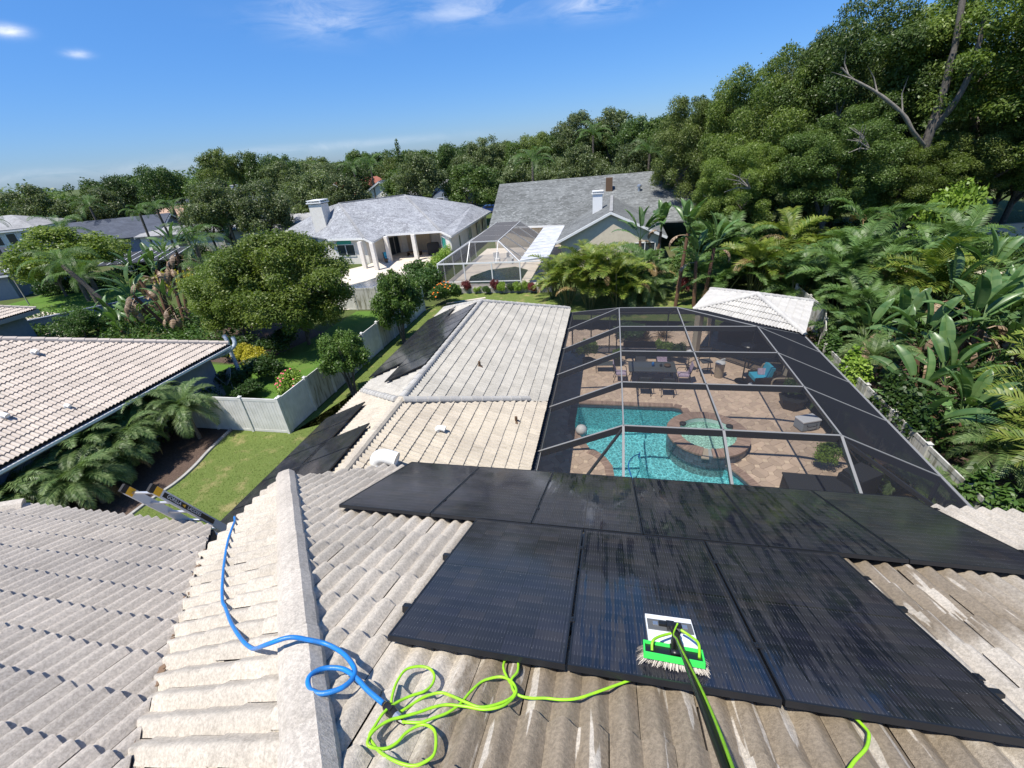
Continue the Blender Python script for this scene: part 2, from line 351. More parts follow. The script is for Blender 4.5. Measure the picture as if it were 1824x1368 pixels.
def water_mat(name, tint, scale, lo=.55):
    t = NT(name); p = t.pos()
    w = t.noise(p, scale*.5, 3, .5, .4)
    pw = t.node('ShaderNodeVectorMath', operation='ADD'); t.l.new(p, pw.inputs[0])
    nn = t.node('ShaderNodeTexNoise'); nn.inputs['Scale'].default_value = scale*.6; t.l.new(p, nn.inputs['Vector'])
    sc = t.node('ShaderNodeVectorMath', operation='SCALE'); sc.inputs['Scale'].default_value = .25; t.l.new(nn.outputs['Color'], sc.inputs[0]); t.l.new(sc.outputs[0], pw.inputs[1])
    v = t.node('ShaderNodeTexVoronoi', feature='DISTANCE_TO_EDGE'); v.inputs['Scale'].default_value = scale; t.l.new(pw.outputs[0], v.inputs['Vector'])
    k = t.ramp(v.outputs['Distance'], .0, .16, 1.0, lo)  # caustic light net painted into the transparent colour, bright along cell edges
    tr = t.node('ShaderNodeBsdfTransparent'); t.put(tr.inputs[0], t.mix(1.0, tint, k, 'MULTIPLY'))
    gl = t.node('ShaderNodeBsdfGlossy'); gl.inputs['Roughness'].default_value = .03
    nrm = t.bump(t.math('ADD', w, t.noise(p, scale*1.6, 2)), .5, .03)
    t.l.new(nrm, gl.inputs['Normal'])
    fr = t.node('ShaderNodeFresnel'); fr.inputs['IOR'].default_value = 1.33; t.l.new(nrm, fr.inputs['Normal'])
    ms = t.node('ShaderNodeMixShader'); t.l.new(fr.outputs[0], ms.inputs[0]); t.l.new(tr.outputs[0], ms.inputs[1]); t.l.new(gl.outputs[0], ms.inputs[2])
    return t.done(ms.outputs[0])
M['water'] = water_mat('pool water', (.80, .99, 1.0), 6.5, .58)
M['water_spa'] = water_mat('spa water', (.86, 1.0, .95), 8.0, .6)
M['water_green'] = water_mat('murky green water', (.30, .45, .18), 3.0, .8)
M['plaster'] = plain('turquoise speckled plaster', (.30, .76, .80), .8, col2=(.42, .86, .88), scale=14)  # paler speckle stands in for sparkling light on the pool floor
M['plaster_spa'] = plain('pale spa plaster', (.60, .80, .74), .8, col2=(.70, .86, .80), scale=14)
M['plaster_green'] = plain('algae plaster', (.07, .12, .05), .8)
M['plaster_nb'] = plain('aqua pool plaster', (.12, .50, .48), .8)

# ------------------------------------------------------------------ object helpers
def tag(o, label=None, cat=None, group=None, kind=None):
    if label: o['label'] = label
    if cat: o['category'] = cat
    if group: o['group'] = group
    if kind: o['kind'] = kind
    return o
def thing(name, label, cat, loc=(0, 0, 0), rz=0, group=None):
    o = bpy.data.objects.new(name, None); COL.objects.link(o); o.location = loc; o.rotation_euler = (0, 0, rz)
    o.empty_display_size = .2
    return tag(o, label, cat, group)
def link(name, mesh, parent=None, loc=(0, 0, 0), rot=(0, 0, 0), scale=(1, 1, 1), mat=None):
    o = bpy.data.objects.new(name, mesh); COL.objects.link(o)
    o.location = loc; o.rotation_euler = rot; o.scale = scale
    if parent is not None: o.parent = parent
    if mat is not None: o.active_material = mat
    return o
def np_mesh(name, V, F, mat=None, tint=None, smooth=False):
    """V (n,3); F list of equal-length rows (ndarray) or list of lists"""
    me = bpy.data.meshes.new(name)
    V = np.asarray(V, np.float32)
    if isinstance(F, np.ndarray):
        k = F.shape[1]; loops = F.astype(np.int32).ravel(); starts = np.arange(0, len(loops), k, dtype=np.int32); tot = np.full(len(F), k, np.int32)
    else:
        loops = np.array([i for f in F for i in f], np.int32); tot = np.array([len(f) for f in F], np.int32); starts = np.concatenate(([0], np.cumsum(tot)[:-1])).astype(np.int32)
    me.vertices.add(len(V)); me.vertices.foreach_set('co', V.ravel())
    me.loops.add(len(loops)); me.loops.foreach_set('vertex_index', loops)
    me.polygons.add(len(tot)); me.polygons.foreach_set('loop_start', starts)
    try: me.polygons.foreach_set('loop_total', tot)
    except Exception: pass
    me.polygons.foreach_set('use_smooth', np.full(len(tot), bool(smooth)))
    if tint is not None:
        a = me.attributes.new('tint', 'FLOAT', 'FACE'); a.data.foreach_set('value', np.asarray(tint, np.float32))
    me.update(calc_edges=True); me.validate()
    if mat is not None: me.materials.append(mat)
    return me
class MB:
    """collects simple shapes; build() links them as one mesh object"""
    def __init__(s): s.v = []; s.f = []
    def add(s, V, F):
        n = len(s.v); s.v += [tuple(v) for v in V]; s.f += [[i+n for i in f] for f in F]; return s
    def box(s, c, size, rz=0, mat=None):
        x, y, z = [k*.5 for k in size]
        P = [Vector((a*x, b*y, d*z)) for a in (-1, 1) for b in (-1, 1) for d in (-1, 1)]
        R = mat if mat is not None else Matrix.Rotation(rz, 3, 'Z')
        P = [R @ p + Vector(c) for p in P]
        return s.add(P, [[0, 1, 3, 2], [4, 6, 7, 5], [0, 4, 5, 1], [2, 3, 7, 6], [0, 2, 6, 4], [1, 5, 7, 3]])
    def beam(s, a, b, w, h, up=(0, 0, 1), top=0):
        """bar from a to b, w wide, h deep below the line (top = how far above)"""
        a, b = Vector(a), Vector(b); d = (b-a).normalized(); u = Vector(up); side = d.cross(u).normalized(); u = side.cross(d).normalized()
        P = []
        for p in (a, b):
            for sx, z in ((-1, top), (1, top), (1, top-h), (-1, top-h)): P.append(p + side*(sx*w*.5) + u*z)
        return s.add(P, [[0, 1, 2, 3], [7, 6, 5, 4], [0, 4, 5, 1], [1, 5, 6, 2], [2, 6, 7, 3], [3, 7, 4, 0]])
    def tube(s, pts, r, n=8, closed=False, cap=True):
        pts = [Vector(p) for p in pts]; m = len(pts)
        rr = r if isinstance(r, (list, tuple)) else [r]*m
        base = len(s.v); ref = Vector((0, 0, 1)); prev = None
        for i, p in enumerate(pts):
            d = (pts[(i+1) % m if closed else min(i+1, m-1)] - pts[(i-1) % m if closed else max(i-1, 0)])
            d = d.normalized() if d.length > 1e-9 else Vector((0, 0, 1))
            if prev is None:
                a = d.cross(ref if abs(d.z) < .9 else Vector((1, 0, 0))).normalized()
            else:
                a = (prev - d*prev.dot(d)); a = a.normalized() if a.length > 1e-6 else d.cross(ref).normalized()
            prev = a; b = d.cross(a)
            for k in range(n):
                t = 2*PI*k/n; s.v.append(tuple(p + (a*math.cos(t)+b*math.sin(t))*rr[i]))
        for i in range(m if closed else m-1):
            j = (i+1) % m
            for k in range(n):
                k2 = (k+1) % n; s.f.append([base+i*n+k, base+j*n+k, base+j*n+k2, base+i*n+k2][::-1])
        if cap and not closed:
            s.f.append([base+k for k in range(n)]); s.f.append([base+(m-1)*n+k for k in range(n)][::-1])
        return s
    def cyl(s, a, b, r0, r1=None, n=12): return s.tube([a, b], [r0, r0 if r1 is None else r1], n)
    def lathe(s, c, prof, n=16):
        c = Vector(c); base = len(s.v); m = len(prof)
        for r, z in prof:
            for k in range(n): s.v.append((c.x+r*math.cos(2*PI*k/n), c.y+r*math.sin(2*PI*k/n), c.z+z))
        for i in range(m-1):
            for k in range(n):
                k2 = (k+1) % n; s.f.append([base+i*n+k, base+i*n+k2, base+(i+1)*n+k2, base+(i+1)*n+k])
        s.f.append([base+k for k in range(n)][::-1]); s.f.append([base+(m-1)*n+k for k in range(n)])
        return s
    def prism(s, poly, z0, z1):
        n = len(poly)
        return s.add([(x, y, z0) for x, y in poly]+[(x, y, z1) for x, y in poly],
                     [list(range(n))[::-1], [n+i for i in range(n)]]+[[i, (i+1) % n, n+(i+1) % n, n+i] for i in range(n)])
    def face(s, P): return s.add(P, [list(range(len(P)))])
    def slab(s, P, th):
        """polygon with thickness below it"""
        n = len(P); P = [Vector(p) for p in P]; Q = [p - Vector((0, 0, th)) for p in P]
        return s.add(P+Q, [list(range(n)), [n+i for i in range(n)][::-1]]+[[i, n+i, n+(i+1) % n, (i+1) % n] for i in range(n)])
    def mesh(s, name, mat=None, smooth=False, off=(0, 0, 0)):
        V = np.array(s.v, np.float32)-np.array(off, np.float32)
        me = np_mesh(name, V, s.f, mat, None, smooth)
        return me
    def build(s, name, mat, parent=None, smooth=False, world=True):
        off = parent_loc(parent) if (parent is not None and world) else (0, 0, 0)
        return link(name, s.mesh(name, mat, smooth, off), parent)
def parent_loc(p):
    x = Vector((0, 0, 0))
    while p is not None: x += p.location; p = p.parent
    return x
def fix_normals(o):
    bm = bmesh.new(); bm.from_mesh(o.data); bmesh.ops.recalc_face_normals(bm, faces=bm.faces); bm.to_mesh(o.data); bm.free(); return o
def smooth_pts(P, n=6, closed=False):
    P = [Vector(p) for p in P]; out = []; m = len(P)
    for i in range(m if closed else m-1):
        p0 = P[(i-1) % m] if closed else P[max(i-1, 0)]; p1 = P[i]; p2 = P[(i+1) % m]; p3 = P[(i+2) % m] if closed else P[min(i+2, m-1)]
        for k in range(n):
            t = k/n; out.append(.5*((2*p1)+(p2-p0)*t+(2*p0-5*p1+4*p2-p3)*t*t+(3*p1-p0-3*p2+p3)*t**3))
    if not closed: out.append(P[-1])
    return out
VP = (mc.inverted())
def in_view(p, margin=1.12):
    c = VP @ Vector(p)
    if c.z > -.2: return False
    return abs(c.x/-c.z) < 18/15.276*margin and abs(c.y/-c.z) < 13.5/15.276*margin

# ------------------------------------------------------------------ roof tiles
TW, TL, TE, TA = .294, .425, .356, .056
def tile_arrays(n=6, TLIFT=.030, BUT=.019, TA=.056, crease=.55):
    V, F = [], []
    for b in range(2):      # two barrels, each with its own edges so that the pan between them stays a crease
        us = np.linspace(b*TW/2, (b+1)*TW/2-(.003 if b else 0), n+1); ph = PI*(us-b*TW/2)/(TW/2)
        prof = TA*(crease*np.abs(np.sin(ph))+(1-crease)*(.5-.5*np.cos(2*ph)))
        top0 = np.stack([us, np.zeros_like(us), prof], 1); top1 = np.stack([us, np.full_like(us, TL), prof+TLIFT], 1)
        but1 = top1-np.array([0, .002, BUT]); k = n+1; o = sum(len(v) for v in V)
        V += [top0, top1, top1.copy(), but1]
        F += [[o+i, o+k+i, o+k+i+1, o+i+1] for i in range(n)]+[[o+2*k+i, o+3*k+i, o+3*k+i+1, o+2*k+i+1] for i in range(n)]
    return np.concatenate(V), np.array(F)
TV, TF = tile_arrays(6, .030, .019, .050, .25); TV4, TF4 = tile_arrays(4, .046, .020, .066)
class Plane:
    """a roof slope: origin on its eave line, u along the eave, d down the slope"""
    def __init__(s, O, D, th=math.atan(.445)):
        s.O = Vector(O); h = Vector((D[0], D[1], 0)).normalized()
        s.D = Vector((h.x*math.cos(th), h.y*math.cos(th), -math.sin(th)))
        s.N = Vector((h.x*math.sin(th), h.y*math.sin(th), math.cos(th))); s.U = s.D.cross(s.N)
        s.R = Matrix((s.U, s.D, s.N)).transposed()
    def uv(s, p): q = Vector(p)-s.O; return q.dot(s.U), q.dot(s.D)
    def w(s, u, d, n=0): return s.O+s.U*u+s.D*d+s.N*n
    def at(s, x, y):   # point of the plane above world x, y
        z = s.O.z-((x-s.O.x)*s.N.x+(y-s.O.y)*s.N.y)/s.N.z
        return Vector((x, y, z))
def inside(poly, u, d):
    c = False; j = len(poly)-1
    for i in range(len(poly)):
        (a, b), (e, f) = poly[i], poly[j]
        if (b > d) != (f > d) and u < (e-a)*(d-b)/(f-b)+a: c = not c
        j = i
    return c
def clip_tile(V, F, poly):
    bm = bmesh.new(); vs = [bm.verts.new(v) for v in V]
    for f in F: bm.faces.new([vs[i] for i in f])
    n = len(poly)
    area = sum(poly[i][0]*poly[(i+1) % n][1]-poly[(i+1) % n][0]*poly[i][1] for i in range(n))
    sg = 1 if area > 0 else -1
    for i in range(n):
        a, b = poly[i], poly[(i+1) % n]; nx, ny = (b[1]-a[1])*sg, -(b[0]-a[0])*sg
        bmesh.ops.bisect_plane(bm, geom=bm.verts[:]+bm.edges[:]+bm.faces[:], dist=1e-5, plane_co=(a[0], a[1], 0), plane_no=(nx, ny, 0), clear_outer=True)
        if not bm.faces: break
    bm.verts.index_update()
    V2 = [tuple(v.co) for v in bm.verts]; F2 = [[v.index for v in f.verts] for f in bm.faces]; bm.free()
    return V2, F2
class TileJob: pass
def lay_tiles(pl, poly_w, mat, jobs, lod=False, jit=1., skip=None, stagger=.5):
    """poly_w: convex region of the slope, as world points; fills jobs with tiles"""
    poly = [pl.uv(p) for p in poly_w]
    us = [p[0] for p in poly]; ds = [p[1] for p in poly]; dmax = max(ds)
    nr = int((dmax-min(ds))/TE)+2; BV, BF = (TV4, TF4) if lod else (TV, TF)
    for r in range(nr):
        vb = dmax - r*TE - TL
        u0 = min(us) - TW*(1+stagger*(r % 2)) + .02
        nc = int((max(us)-u0)/TW)+2
        for c in range(nc):
            u = u0+c*TW
            cs = [(u, vb+.05), (u+TW, vb+.05), (u, vb+TL-.002), (u+TW, vb+TL-.002), (u+TW/2, vb+TL/2)]
            k = sum(inside(poly, *q) for q in cs)
            if k == 0: continue
            cen = pl.w(u+TW/2, vb+TL/2)
            if skip and skip(cen): continue
            t = TileJob(); t.pl, t.u, t.v, t.mat, t.cut, t.lod = pl, u, vb, mat, k < 5, lod
            t.c = cen; t.dist = (cen-CAM).length; t.seen = in_view(cen, 1.05)
            rj = random.uniform
            t.j = (rj(-.003, .003)*jit, rj(-.005, .005)*jit, rj(-.002, .004)*jit); t.rot = rj(-.012, .012)*jit; t.lift = rj(-.012, .014)*jit
            if t.cut:
                V = BV+np.array([u+t.j[0], vb+t.j[1], t.j[2]]); t.V, t.F = clip_tile(V, BF, poly)
                if not t.F: continue
            jobs.append(t)
TILE_MESH = {}
def set_tiles(jobs, parent, budget=300, hidden=None, stuff_name='roof_tiles'):
    """the largest in view as objects of their own, the others as one mesh"""
    cand = [t for t in jobs if t.seen and not (hidden and hidden(t.c))]
    cand.sort(key=lambda t: t.dist); own = set(id(t) for t in cand[:budget])
    off = parent_loc(parent)
    rest = {}
    for t in jobs:
        if id(t) in own:
            if t.cut:
                V = [t.pl.w(*v)-off for v in t.V]; me = np_mesh('tile', V, t.F, M[t.mat], None, True); link('tile', me, parent)
            else:
                key = (t.mat, t.lod)
                if key not in TILE_MESH: TILE_MESH[key] = np_mesh('tile', TV4 if t.lod else TV, TF4 if t.lod else TF, M[t.mat], None, True)
                o = link('tile', TILE_MESH[key], parent)
                R = t.pl.R @ Matrix.Rotation(t.rot, 3, 'Z') @ Matrix.Rotation(t.lift, 3, 'X')
                m = R.to_4x4(); m.translation = t.pl.w(t.u+t.j[0], t.v+t.j[1], t.j[2])-off
                o.matrix_basis = m
        else: rest.setdefault(t.mat, []).append(t)
    for mat, ts in rest.items():
        Vs, Fs, ti, n = [], [], [], 0
        for t in ts:
            if t.cut: P = np.array(t.V); FF = t.F
            else:
                P = (TV4 if t.lod else TV)+np.array([t.u+t.j[0], t.v+t.j[1], t.j[2]]); FF = (TF4 if t.lod else TF).tolist()
            Wp = np.array(t.pl.O)+P @ np.array(t.pl.R).T - np.array(off)
            Vs.append(Wp); Fs += [[i+n for i in f] for f in FF]; n += len(P); ti += [random.random()]*len(FF)
        o = link(stuff_name, np_mesh(stuff_name, np.concatenate(Vs), Fs, mat=M[mat], tint=ti, smooth=True), parent)
        o['kind'] = 'stuff'
def cap_row(parent, a, b, mat, prof, seg=.36, name='cap_tile', taper=.06, start=0, n_up=None, mortar=None):
    """ridge or hip tiles from a to b, each lapping the next; prof = half profile [(side, up)]"""
    a, b = Vector(a), Vector(b); d = (b-a).normalized(); L = (b-a).length
    side = d.cross(Vector((0, 0, 1))).normalized(); up = side.cross(d).normalized()
    off = parent_loc(parent); n = max(1, round(L/seg)); s = L/n
    P = [(-x, z) for x, z in reversed(prof)]+[(x, z) for x, z in prof if x > 1e-6]
    k = len(P); V = []
    for yy, sc, lift in ((-.02, 1-taper, 0.), (s+.03, 1+taper*.2, .016)):
        for x, z in P: V.append((x*sc, yy, z*sc+lift))
    F = [[i, k+i, k+i+1, i+1][::-1] for i in range(k-1)]
    base = len(V)
    for i in range(k): V.append(V[k+i])
    V.append((0, s+.03, -.02)); F += [[base+i+1, base+i, base+k] for i in range(k-1)]
    base2 = len(V)
    for i in range(k): V.append(V[i])
    V.append((0, -.02, -.03)); F += [[base2+i, base2+i+1, base2+k] for i in range(k-1)]
    me = np_mesh(name, V, F, M[mat]); R = Matrix((side, d, up)).transposed()
    for i in range(n):
        o = link(name, me, parent)
        m = (R @ Matrix.Rotation(random.uniform(-.012, .012), 3, 'Z') @ Matrix.Rotation(random.uniform(-.008, .008), 3, 'Y')).to_4x4()
        m.translation = a+d*(s*i)-off; o.matrix_basis = m
    if mortar:
        w = prof[-1][0]*.93; mb = MB(); mb.beam(a-d*.02, b, 2*w, .16, up=up, top=mortar); mb.build('cap_mortar', M['mortar'], parent)
HEX = [(.0, .068), (.066, .062), (.118, .005), (.125, -.05)]
ROUND = [(.0, .10), (.05, .092), (.09, .065), (.115, .02), (.12, -.02)]
FLAT = [(.0, .085), (.10, .082), (.118, .06), (.125, -.03)]

# ------------------------------------------------------------------ ground and other setting
def sheet(name, pts, z, mat, kind='structure', h=0):
    mb = MB()
    if h: mb.prism(pts, z-h, z)
    else: mb.face([(x, y, z) for x, y in pts])
    o = fix_normals(mb.build(name, M[mat])); o['kind'] = kind
    if not h and o.data.polygons[0].normal.z < 0: o.data.flip_normals()
    return o
gm0 = MB(); q4 = [(-2.6, 8.2), (8.3, 8.2), (8.3, 26.4), (-2.6, 26.4)]; far4 = [(-2500, -2500), (2500, -2500), (2500, 2500), (-2500, 2500)]
gm0.add([(x, y, 0) for x, y in far4+q4], [[0, 1, 5, 4], [1, 2, 6, 5], [2, 3, 7, 6], [3, 0, 4, 7]]); tag(gm0.build('ground', M['ground']), kind='structure')
sheet('lawn', [(-17.0, -2), (-8, -2), (-8, 35), (8, 35), (8, 30), (-8.2, 30), (-14.0, 32), (-14.0, 14), (-17.1, 14)], .008, 'lawn')
sheet('back_lawn', [(-13, 29), (24, 27), (24, 35.0), (-13, 35.0)], .012, 'lawn')
sheet('neighbour_lawn', [(-64, 31), (-43.5, 28), (-43.5, 31.5), (-50, 38.5), (-64, 44)], .008, 'lawn_lush')
sheet('side_lawn', [(-25, 14.2), (-14.3, 14.2), (-14.3, 30.5), (-20, 30.5), (-20.2, 26), (-21.5, 20.5), (-25, 20.6)], .008, 'lawn_lush')
sheet('garden_bed', [(-24, -2), (-16.75, 4), (-16.85, 9.0), (-16.72, 11), (-17.05, 12.6), (-17.5, 14.0), (-24, 14)], .016, 'mulch')
sheet('planting_bed', [(9.2, 6), (26, 4), (30, 36), (10, 31), (9.5, 22)], .012, 'mulch')
sheet('hedge_bed', [(-30, 21.5), (-21.5, 20.5), (-20, 26), (-30, 30)], .014, 'mulch')
sheet('street', [(-140, 38), (-43, 66), (-30, 84), (-12, 90), (60, 84), (60, 91), (-12, 97), (-34, 90), (-48, 73), (-142, 46)], .01, 'asphalt')
sheet('pavement', [(-66, 29.6), (-43, 24.6), (-43, 27.6), (-50, 30.2), (-66, 33.4)], .02, 'concrete')
sheet('far_pavement', [(26, 38), (60, 46), (60, 41), (27, 33)], .02, 'concrete')
mb = MB(); ke = smooth_pts([(-16.9, 5, .03), (-16.78, 8.9, .03), (-16.62, 10.2, .03), (-16.72, 11.2, .03), (-17.0, 12.3, .03), (-17.3, 14, .03)], 8)
for i in range(len(ke)-1): mb.beam(ke[i], ke[i+1], .13, .12, top=.05)
tag(mb.build('kerb_edging', M['kerb']), kind='structure')

# ------------------------------------------------------------------ the tiled two storey house under the camera
S = .445
house = thing('tiled_house', 'house in the foreground whose beige barrel tile roof carries the black panels', 'house', (0, 0, 0))
P_main = Plane((0, 4.62, 8.61-S*4.62), (0, 1))
P_strip = Plane((-4.50, 3, 8.894-.47*4.50), (-1, 0), math.atan(.47))
P_left = Plane((-7, 3.25, 7.94-S*3.25), (0, 1))
RX, RZ = -5.9, 4.37
P_wr = Plane((-2.03, 12, RZ-S*(RX*-1-2.03)), (1, 0))
P_wl = Plane((-9.15, 12, RZ-S*(9.15-5.9)), (-1, 0))
main_poly = [P_main.at(*q) for q in ((.2, -.85), (9.5, -.85), (9.5, 4.62), (-3.25, 4.62), (-4.22, 3.82))]
strip_poly = [P_strip.at(*q) for q in ((.2, -.85), (-4.22, 3.82), (-4.50, 3.76), (-4.50, 2.61), (-1.225, -.85))]
left_poly = [P_left.at(*q) for q in ((-1.225, -.85), (-5.107, 3.25), (-8.35, 3.25), (-12.45, -.85))]
leftw_poly = [(-8.35, 3.45), (-12.6, -.8)]
yn0, yn1 = 9.97, 12.6
wr_near = [P_wr.at(*q) for q in ((RX, 4.4), (RX, yn0), (-2.03, 13.05), (-2.03, 4.4))]
wr_far = [P_wr.at(*q) for q in ((RX, yn0), (RX, 19.1), (-2.03, 22.95), (-2.03, 13.05))]
wl_near = [P_wl.at(*q) for q in ((RX, 4.4), (RX, yn0), (-9.15, 12.9), (-9.15, 4.4))]
wl_far = [P_wl.at(*q) for q in ((RX, yn0), (RX, 19.1), (-9.15, 22.3), (-9.15, 12.9))]
roof = MB()
def under(mb, poly, drop=.03, th=.12):
    mb.slab([Vector(p)-Vector((0, 0, drop)) for p in poly], th)
for pg in (main_poly, strip_poly, left_poly, wr_near, wr_far, wl_near, wl_far): under(roof, pg)
roof.face([(RX, 19.1, RZ-.04), (-2.03, 22.95, P_wr.at(-2.03, 0).z-.04), (-9.15, 22.3, P_wl.at(-9.15, 0).z-.04)])
roof.face([(.45, -.8, 8.9), (9.5, -.8, 8.9), (9.5, -6, 6.4), (-4, -6, 6.4)])
roof = fix_normals(roof.build('roof', M['underlay'], house))
jobs = []
PAN = [(-1.23, 1.29, 1.97, 2.93), (-2.80, 2.97, 3.55, 4.62)]
def under_panel(p): return any(x0+.12 < p.x < x1-.1 and y0+.22 < p.y < y1 for x0, y0, x1, y1 in PAN)
lay_tiles(P_main, main_poly, 'tile_main', jobs)
lay_tiles(P_strip, strip_poly, 'tile_main', jobs)
lay_tiles(P_left, left_poly, 'tile_left', jobs)
lay_tiles(P_wr, wr_near, 'tile_wing', jobs, True)
lay_tiles(P_wr, wr_far, 'tile_clean', jobs, True)
lay_tiles(P_wl, wl_near, 'tile_wing', jobs, True)
lay_tiles(P_wl, wl_far, 'tile_clean', jobs, True)
set_tiles(jobs, roof, 300, under_panel)
hip_a = P_main.at(.2, -.85); hip_b = P_main.at(-4.25, 3.85); up = Vector((0, 0, .06))
cap_row(roof, hip_a+up, hip_b+up, 'cap', [(x*1.0, z) for x, z in HEX], .37, 'cap_tile', .05, mortar=.0)
lh_a = P_left.at(-11.4, .2); lh_b = P_left.at(-8.42, 3.18)
cap_row(roof, lh_a+up, lh_b+up, 'cap', HEX, .37, 'cap_tile', .05, mortar=.0)
upw = Vector((0, 0, .05))
cap_row(roof, Vector((RX, 5.2, RZ))+upw, Vector((RX, yn0+.1, RZ))+upw, 'tile_wing', [(x*1.05, z) for x, z in HEX], .36, 'ridge_tile', .04, mortar=.0)
cap_row(roof, Vector((RX, 19.2, RZ))+upw, Vector((RX, yn0+.15, RZ))+upw, 'cap_white', ROUND, .36, 'ridge_tile', .05)
cap_row(roof, Vector(P_wr.at(-2.62, 12.75))+Vector((0, 0, .06)), Vector((RX+.12, yn0+.06, RZ))+upw, 'cap_white', ROUND, .36, 'ridge_tile', .05)
cap_row(roof, Vector(P_wl.at(-8.95, 12.75))+Vector((0, 0, .06)), Vector((RX-.12, yn0+.06, RZ))+upw, 'cap_white', ROUND, .36, 'ridge_tile', .05)
cap_row(roof, Vector(P_wr.at(-2.1, 22.9))+Vector((0, 0, .05)), Vector((RX, 19.15, RZ))+upw, 'cap_white', ROUND, .36, 'ridge_tile', .05)
cap_row(roof, Vector(P_wl.at(-9.05, 22.25))+Vector((0, 0, .05)), Vector((RX, 19.15, RZ))+upw, 'cap_white', ROUND, .36, 'ridge_tile', .05)
# walls, fascias, gutters
w = MB()
w.box((2.9, -2.6, 3.15), (13.0, 12.0, 6.2)); w.box((-6.6, -1.85, 3.05), (5.2, 9.0, 6.0))
w.box((-5.6, 12.9, 1.29), (6.1, 17.6, 2.58))
w.build('wall', M['stucco_white'], house)
fa = MB()
ez = P_main.at(0, 4.62).z
fa.beam((-3.2, 4.57, ez-.03), (9.5, 4.57, ez-.03), .03, .2); fa.beam((-4.2, 3.78, ez-.0), (-3.2, 4.57, ez-.03), .03, .2)
fa.beam((-4.46, 2.6, P_strip.at(-4.5, 0).z-.03), (-4.46, 3.76, P_strip.at(-4.5, 0).z-.03), .03, .2)
fa.beam((-5.1, 3.21, P_left.at(0, 3.25).z-.03), (-8.4, 3.21, P_left.at(0, 3.25).z-.03), .03, .2)
zr, zl = P_wr.at(-2.03, 0).z, P_wl.at(-9.15, 0).z
fa.beam((-9.11, 4.4, zl-.02), (-9.11, 22.3, zl-.02), .03, .2)
fa.beam((-2.07, 4.4, zr-.02), (-2.07, 22.95, zr-.02), .03, .18)
fa.build('fascia', M['fascia'], house)
# debris in the valley
va = MB()
for i in range(34):
    t = random.random(); x = -1.5-3.4*t; y = (-.954-.47*x)/.445+random.uniform(-.04, .04); p = P_strip.at(x, y)
    va.box((p.x, p.y, p.z+.05), (random.uniform(.02, .06), random.uniform(.015, .04), .012), random.random()*3)
va.build('valley_debris', M['bop_dry'], house)['kind'] = 'stuff'
# roof vents on the wing
def gooseneck(x, y, s=1.):
    p = P_wr.at(x, y); v = MB(); sp = [p+Vector((-.12*s, 0, .02)), p+Vector((-.12*s, 0, .14*s)), p+Vector((-.02*s, 0, .2*s)), p+Vector((.14*s, 0, .16*s))]
    v.tube(smooth_pts(sp, 5), .09*s, 10); v.build('roof_vent', M['trim_white'], house, True)
gooseneck(-4.5, 9.42, .9); gooseneck(-5.12, 7.45, 2.0)
for x, y in ((-4.5, 13.53), (-2.75, 11.21)):
    p = P_wr.at(x, y); v = MB(); v.cyl(p-Vector((0, 0, .05)), p+Vector((0, 0, .26)), .045, .045, 10); v.cyl(p+Vector((0, 0, .02)), p+Vector((0, 0, .09)), .12, .06, 10)
    v.build('pipe_vent', M['wood'], house)
b = MB(); p = P_wr.at(-5.35, 7.2); b.tube([p+Vector((0, 0, .03)), p+Vector((.05, .2, .16)), p+Vector((.0, .36, .16))], .02, 6); b.box(p+Vector((.02, .3, .15)), (.12, .06, .06)); b.build('cable_bracket', M['alu'], house)

# ------------------------------------------------------------------ solar panels
PW, PL, PT = 1.052, 1.80, .036
def panel_meshes():
    fr = MB(); w = .011
    fr.box((PW/2, w/2, PT/2), (PW, w, PT)); fr.box((PW/2, PL-w/2, PT/2), (PW, w, PT))
    fr.box((w/2, PL/2, PT/2), (w, PL-2*w-.0005, PT)); fr.box((PW-w/2, PL/2, PT/2), (w, PL-2*w-.0005, PT))
    g = MB(); g.box((PW/2, PL/2, PT-.0065), (PW-2*w-.001, PL-2*w-.001, .006))
    c = MB(); c.box((0, 0, PT+.003), (.03, .045, .008)); c.cyl((0, 0, PT), (0, 0, PT+.014), .006, .006, 8)
    return fr.mesh('frame', M['black_metal']), g.mesh('glass', M['cells']), g.mesh('glass', M['cells_wet']), c.mesh('clamp', M['black_metal'])
PMF, PMG, PMGW, PMC = panel_meshes()
def panel(pl, x, y, lift, label, group, wet=False, clamps=True, land=False):
    """corner nearest the ridge at world x, y of the slope"""
    p = pl.at(x, y)+pl.N*lift
    t = thing('solar_panel', label, 'solar panel', p, 0, group)
    t.rotation_euler = pl.R.to_euler()
    if land: t.rotation_euler = (pl.R @ Matrix.Rotation(-PI/2, 3, 'Z')).to_euler()
    link('frame', PMF, t); link('glass', PMGW if wet else PMG, t)
    if clamps:
        for f in (.22, .78): link('clamp', PMC, t, (PW+.01, PL*f, 0))
    return t
near_l = ['black solar panel at the left end of the nearest row, beside the lime hose coil',
          'black solar panel that the white scrubbing pad and green brush rest on',
          'black solar panel at the right end of the nearest row, dark water runs down it']
for i in range(3): panel(P_main, -1.23+i*1.067, 1.285, .105, near_l[i], 'solar panels on the foreground slope', i > 0)
far_l = ['black solar panel at the left end of the lower row, its corner over bare tiles',
         'second black solar panel from the left in the lower row',
         'black solar panel third from the left in the lower row, patchwork of bluish cells',
         'black solar panel of the lower row with long water streaks, left of the tree reflections',
         'black solar panel of the lower row reflecting dark green trees, second from the right',
         'black solar panel at the right end of the lower row, reflecting banana leaves']
for i in range(6): panel(P_main, -2.80+i*1.060, 2.975, .095, far_l[i], 'solar panels on the foreground slope', i in (2, 3, 4))
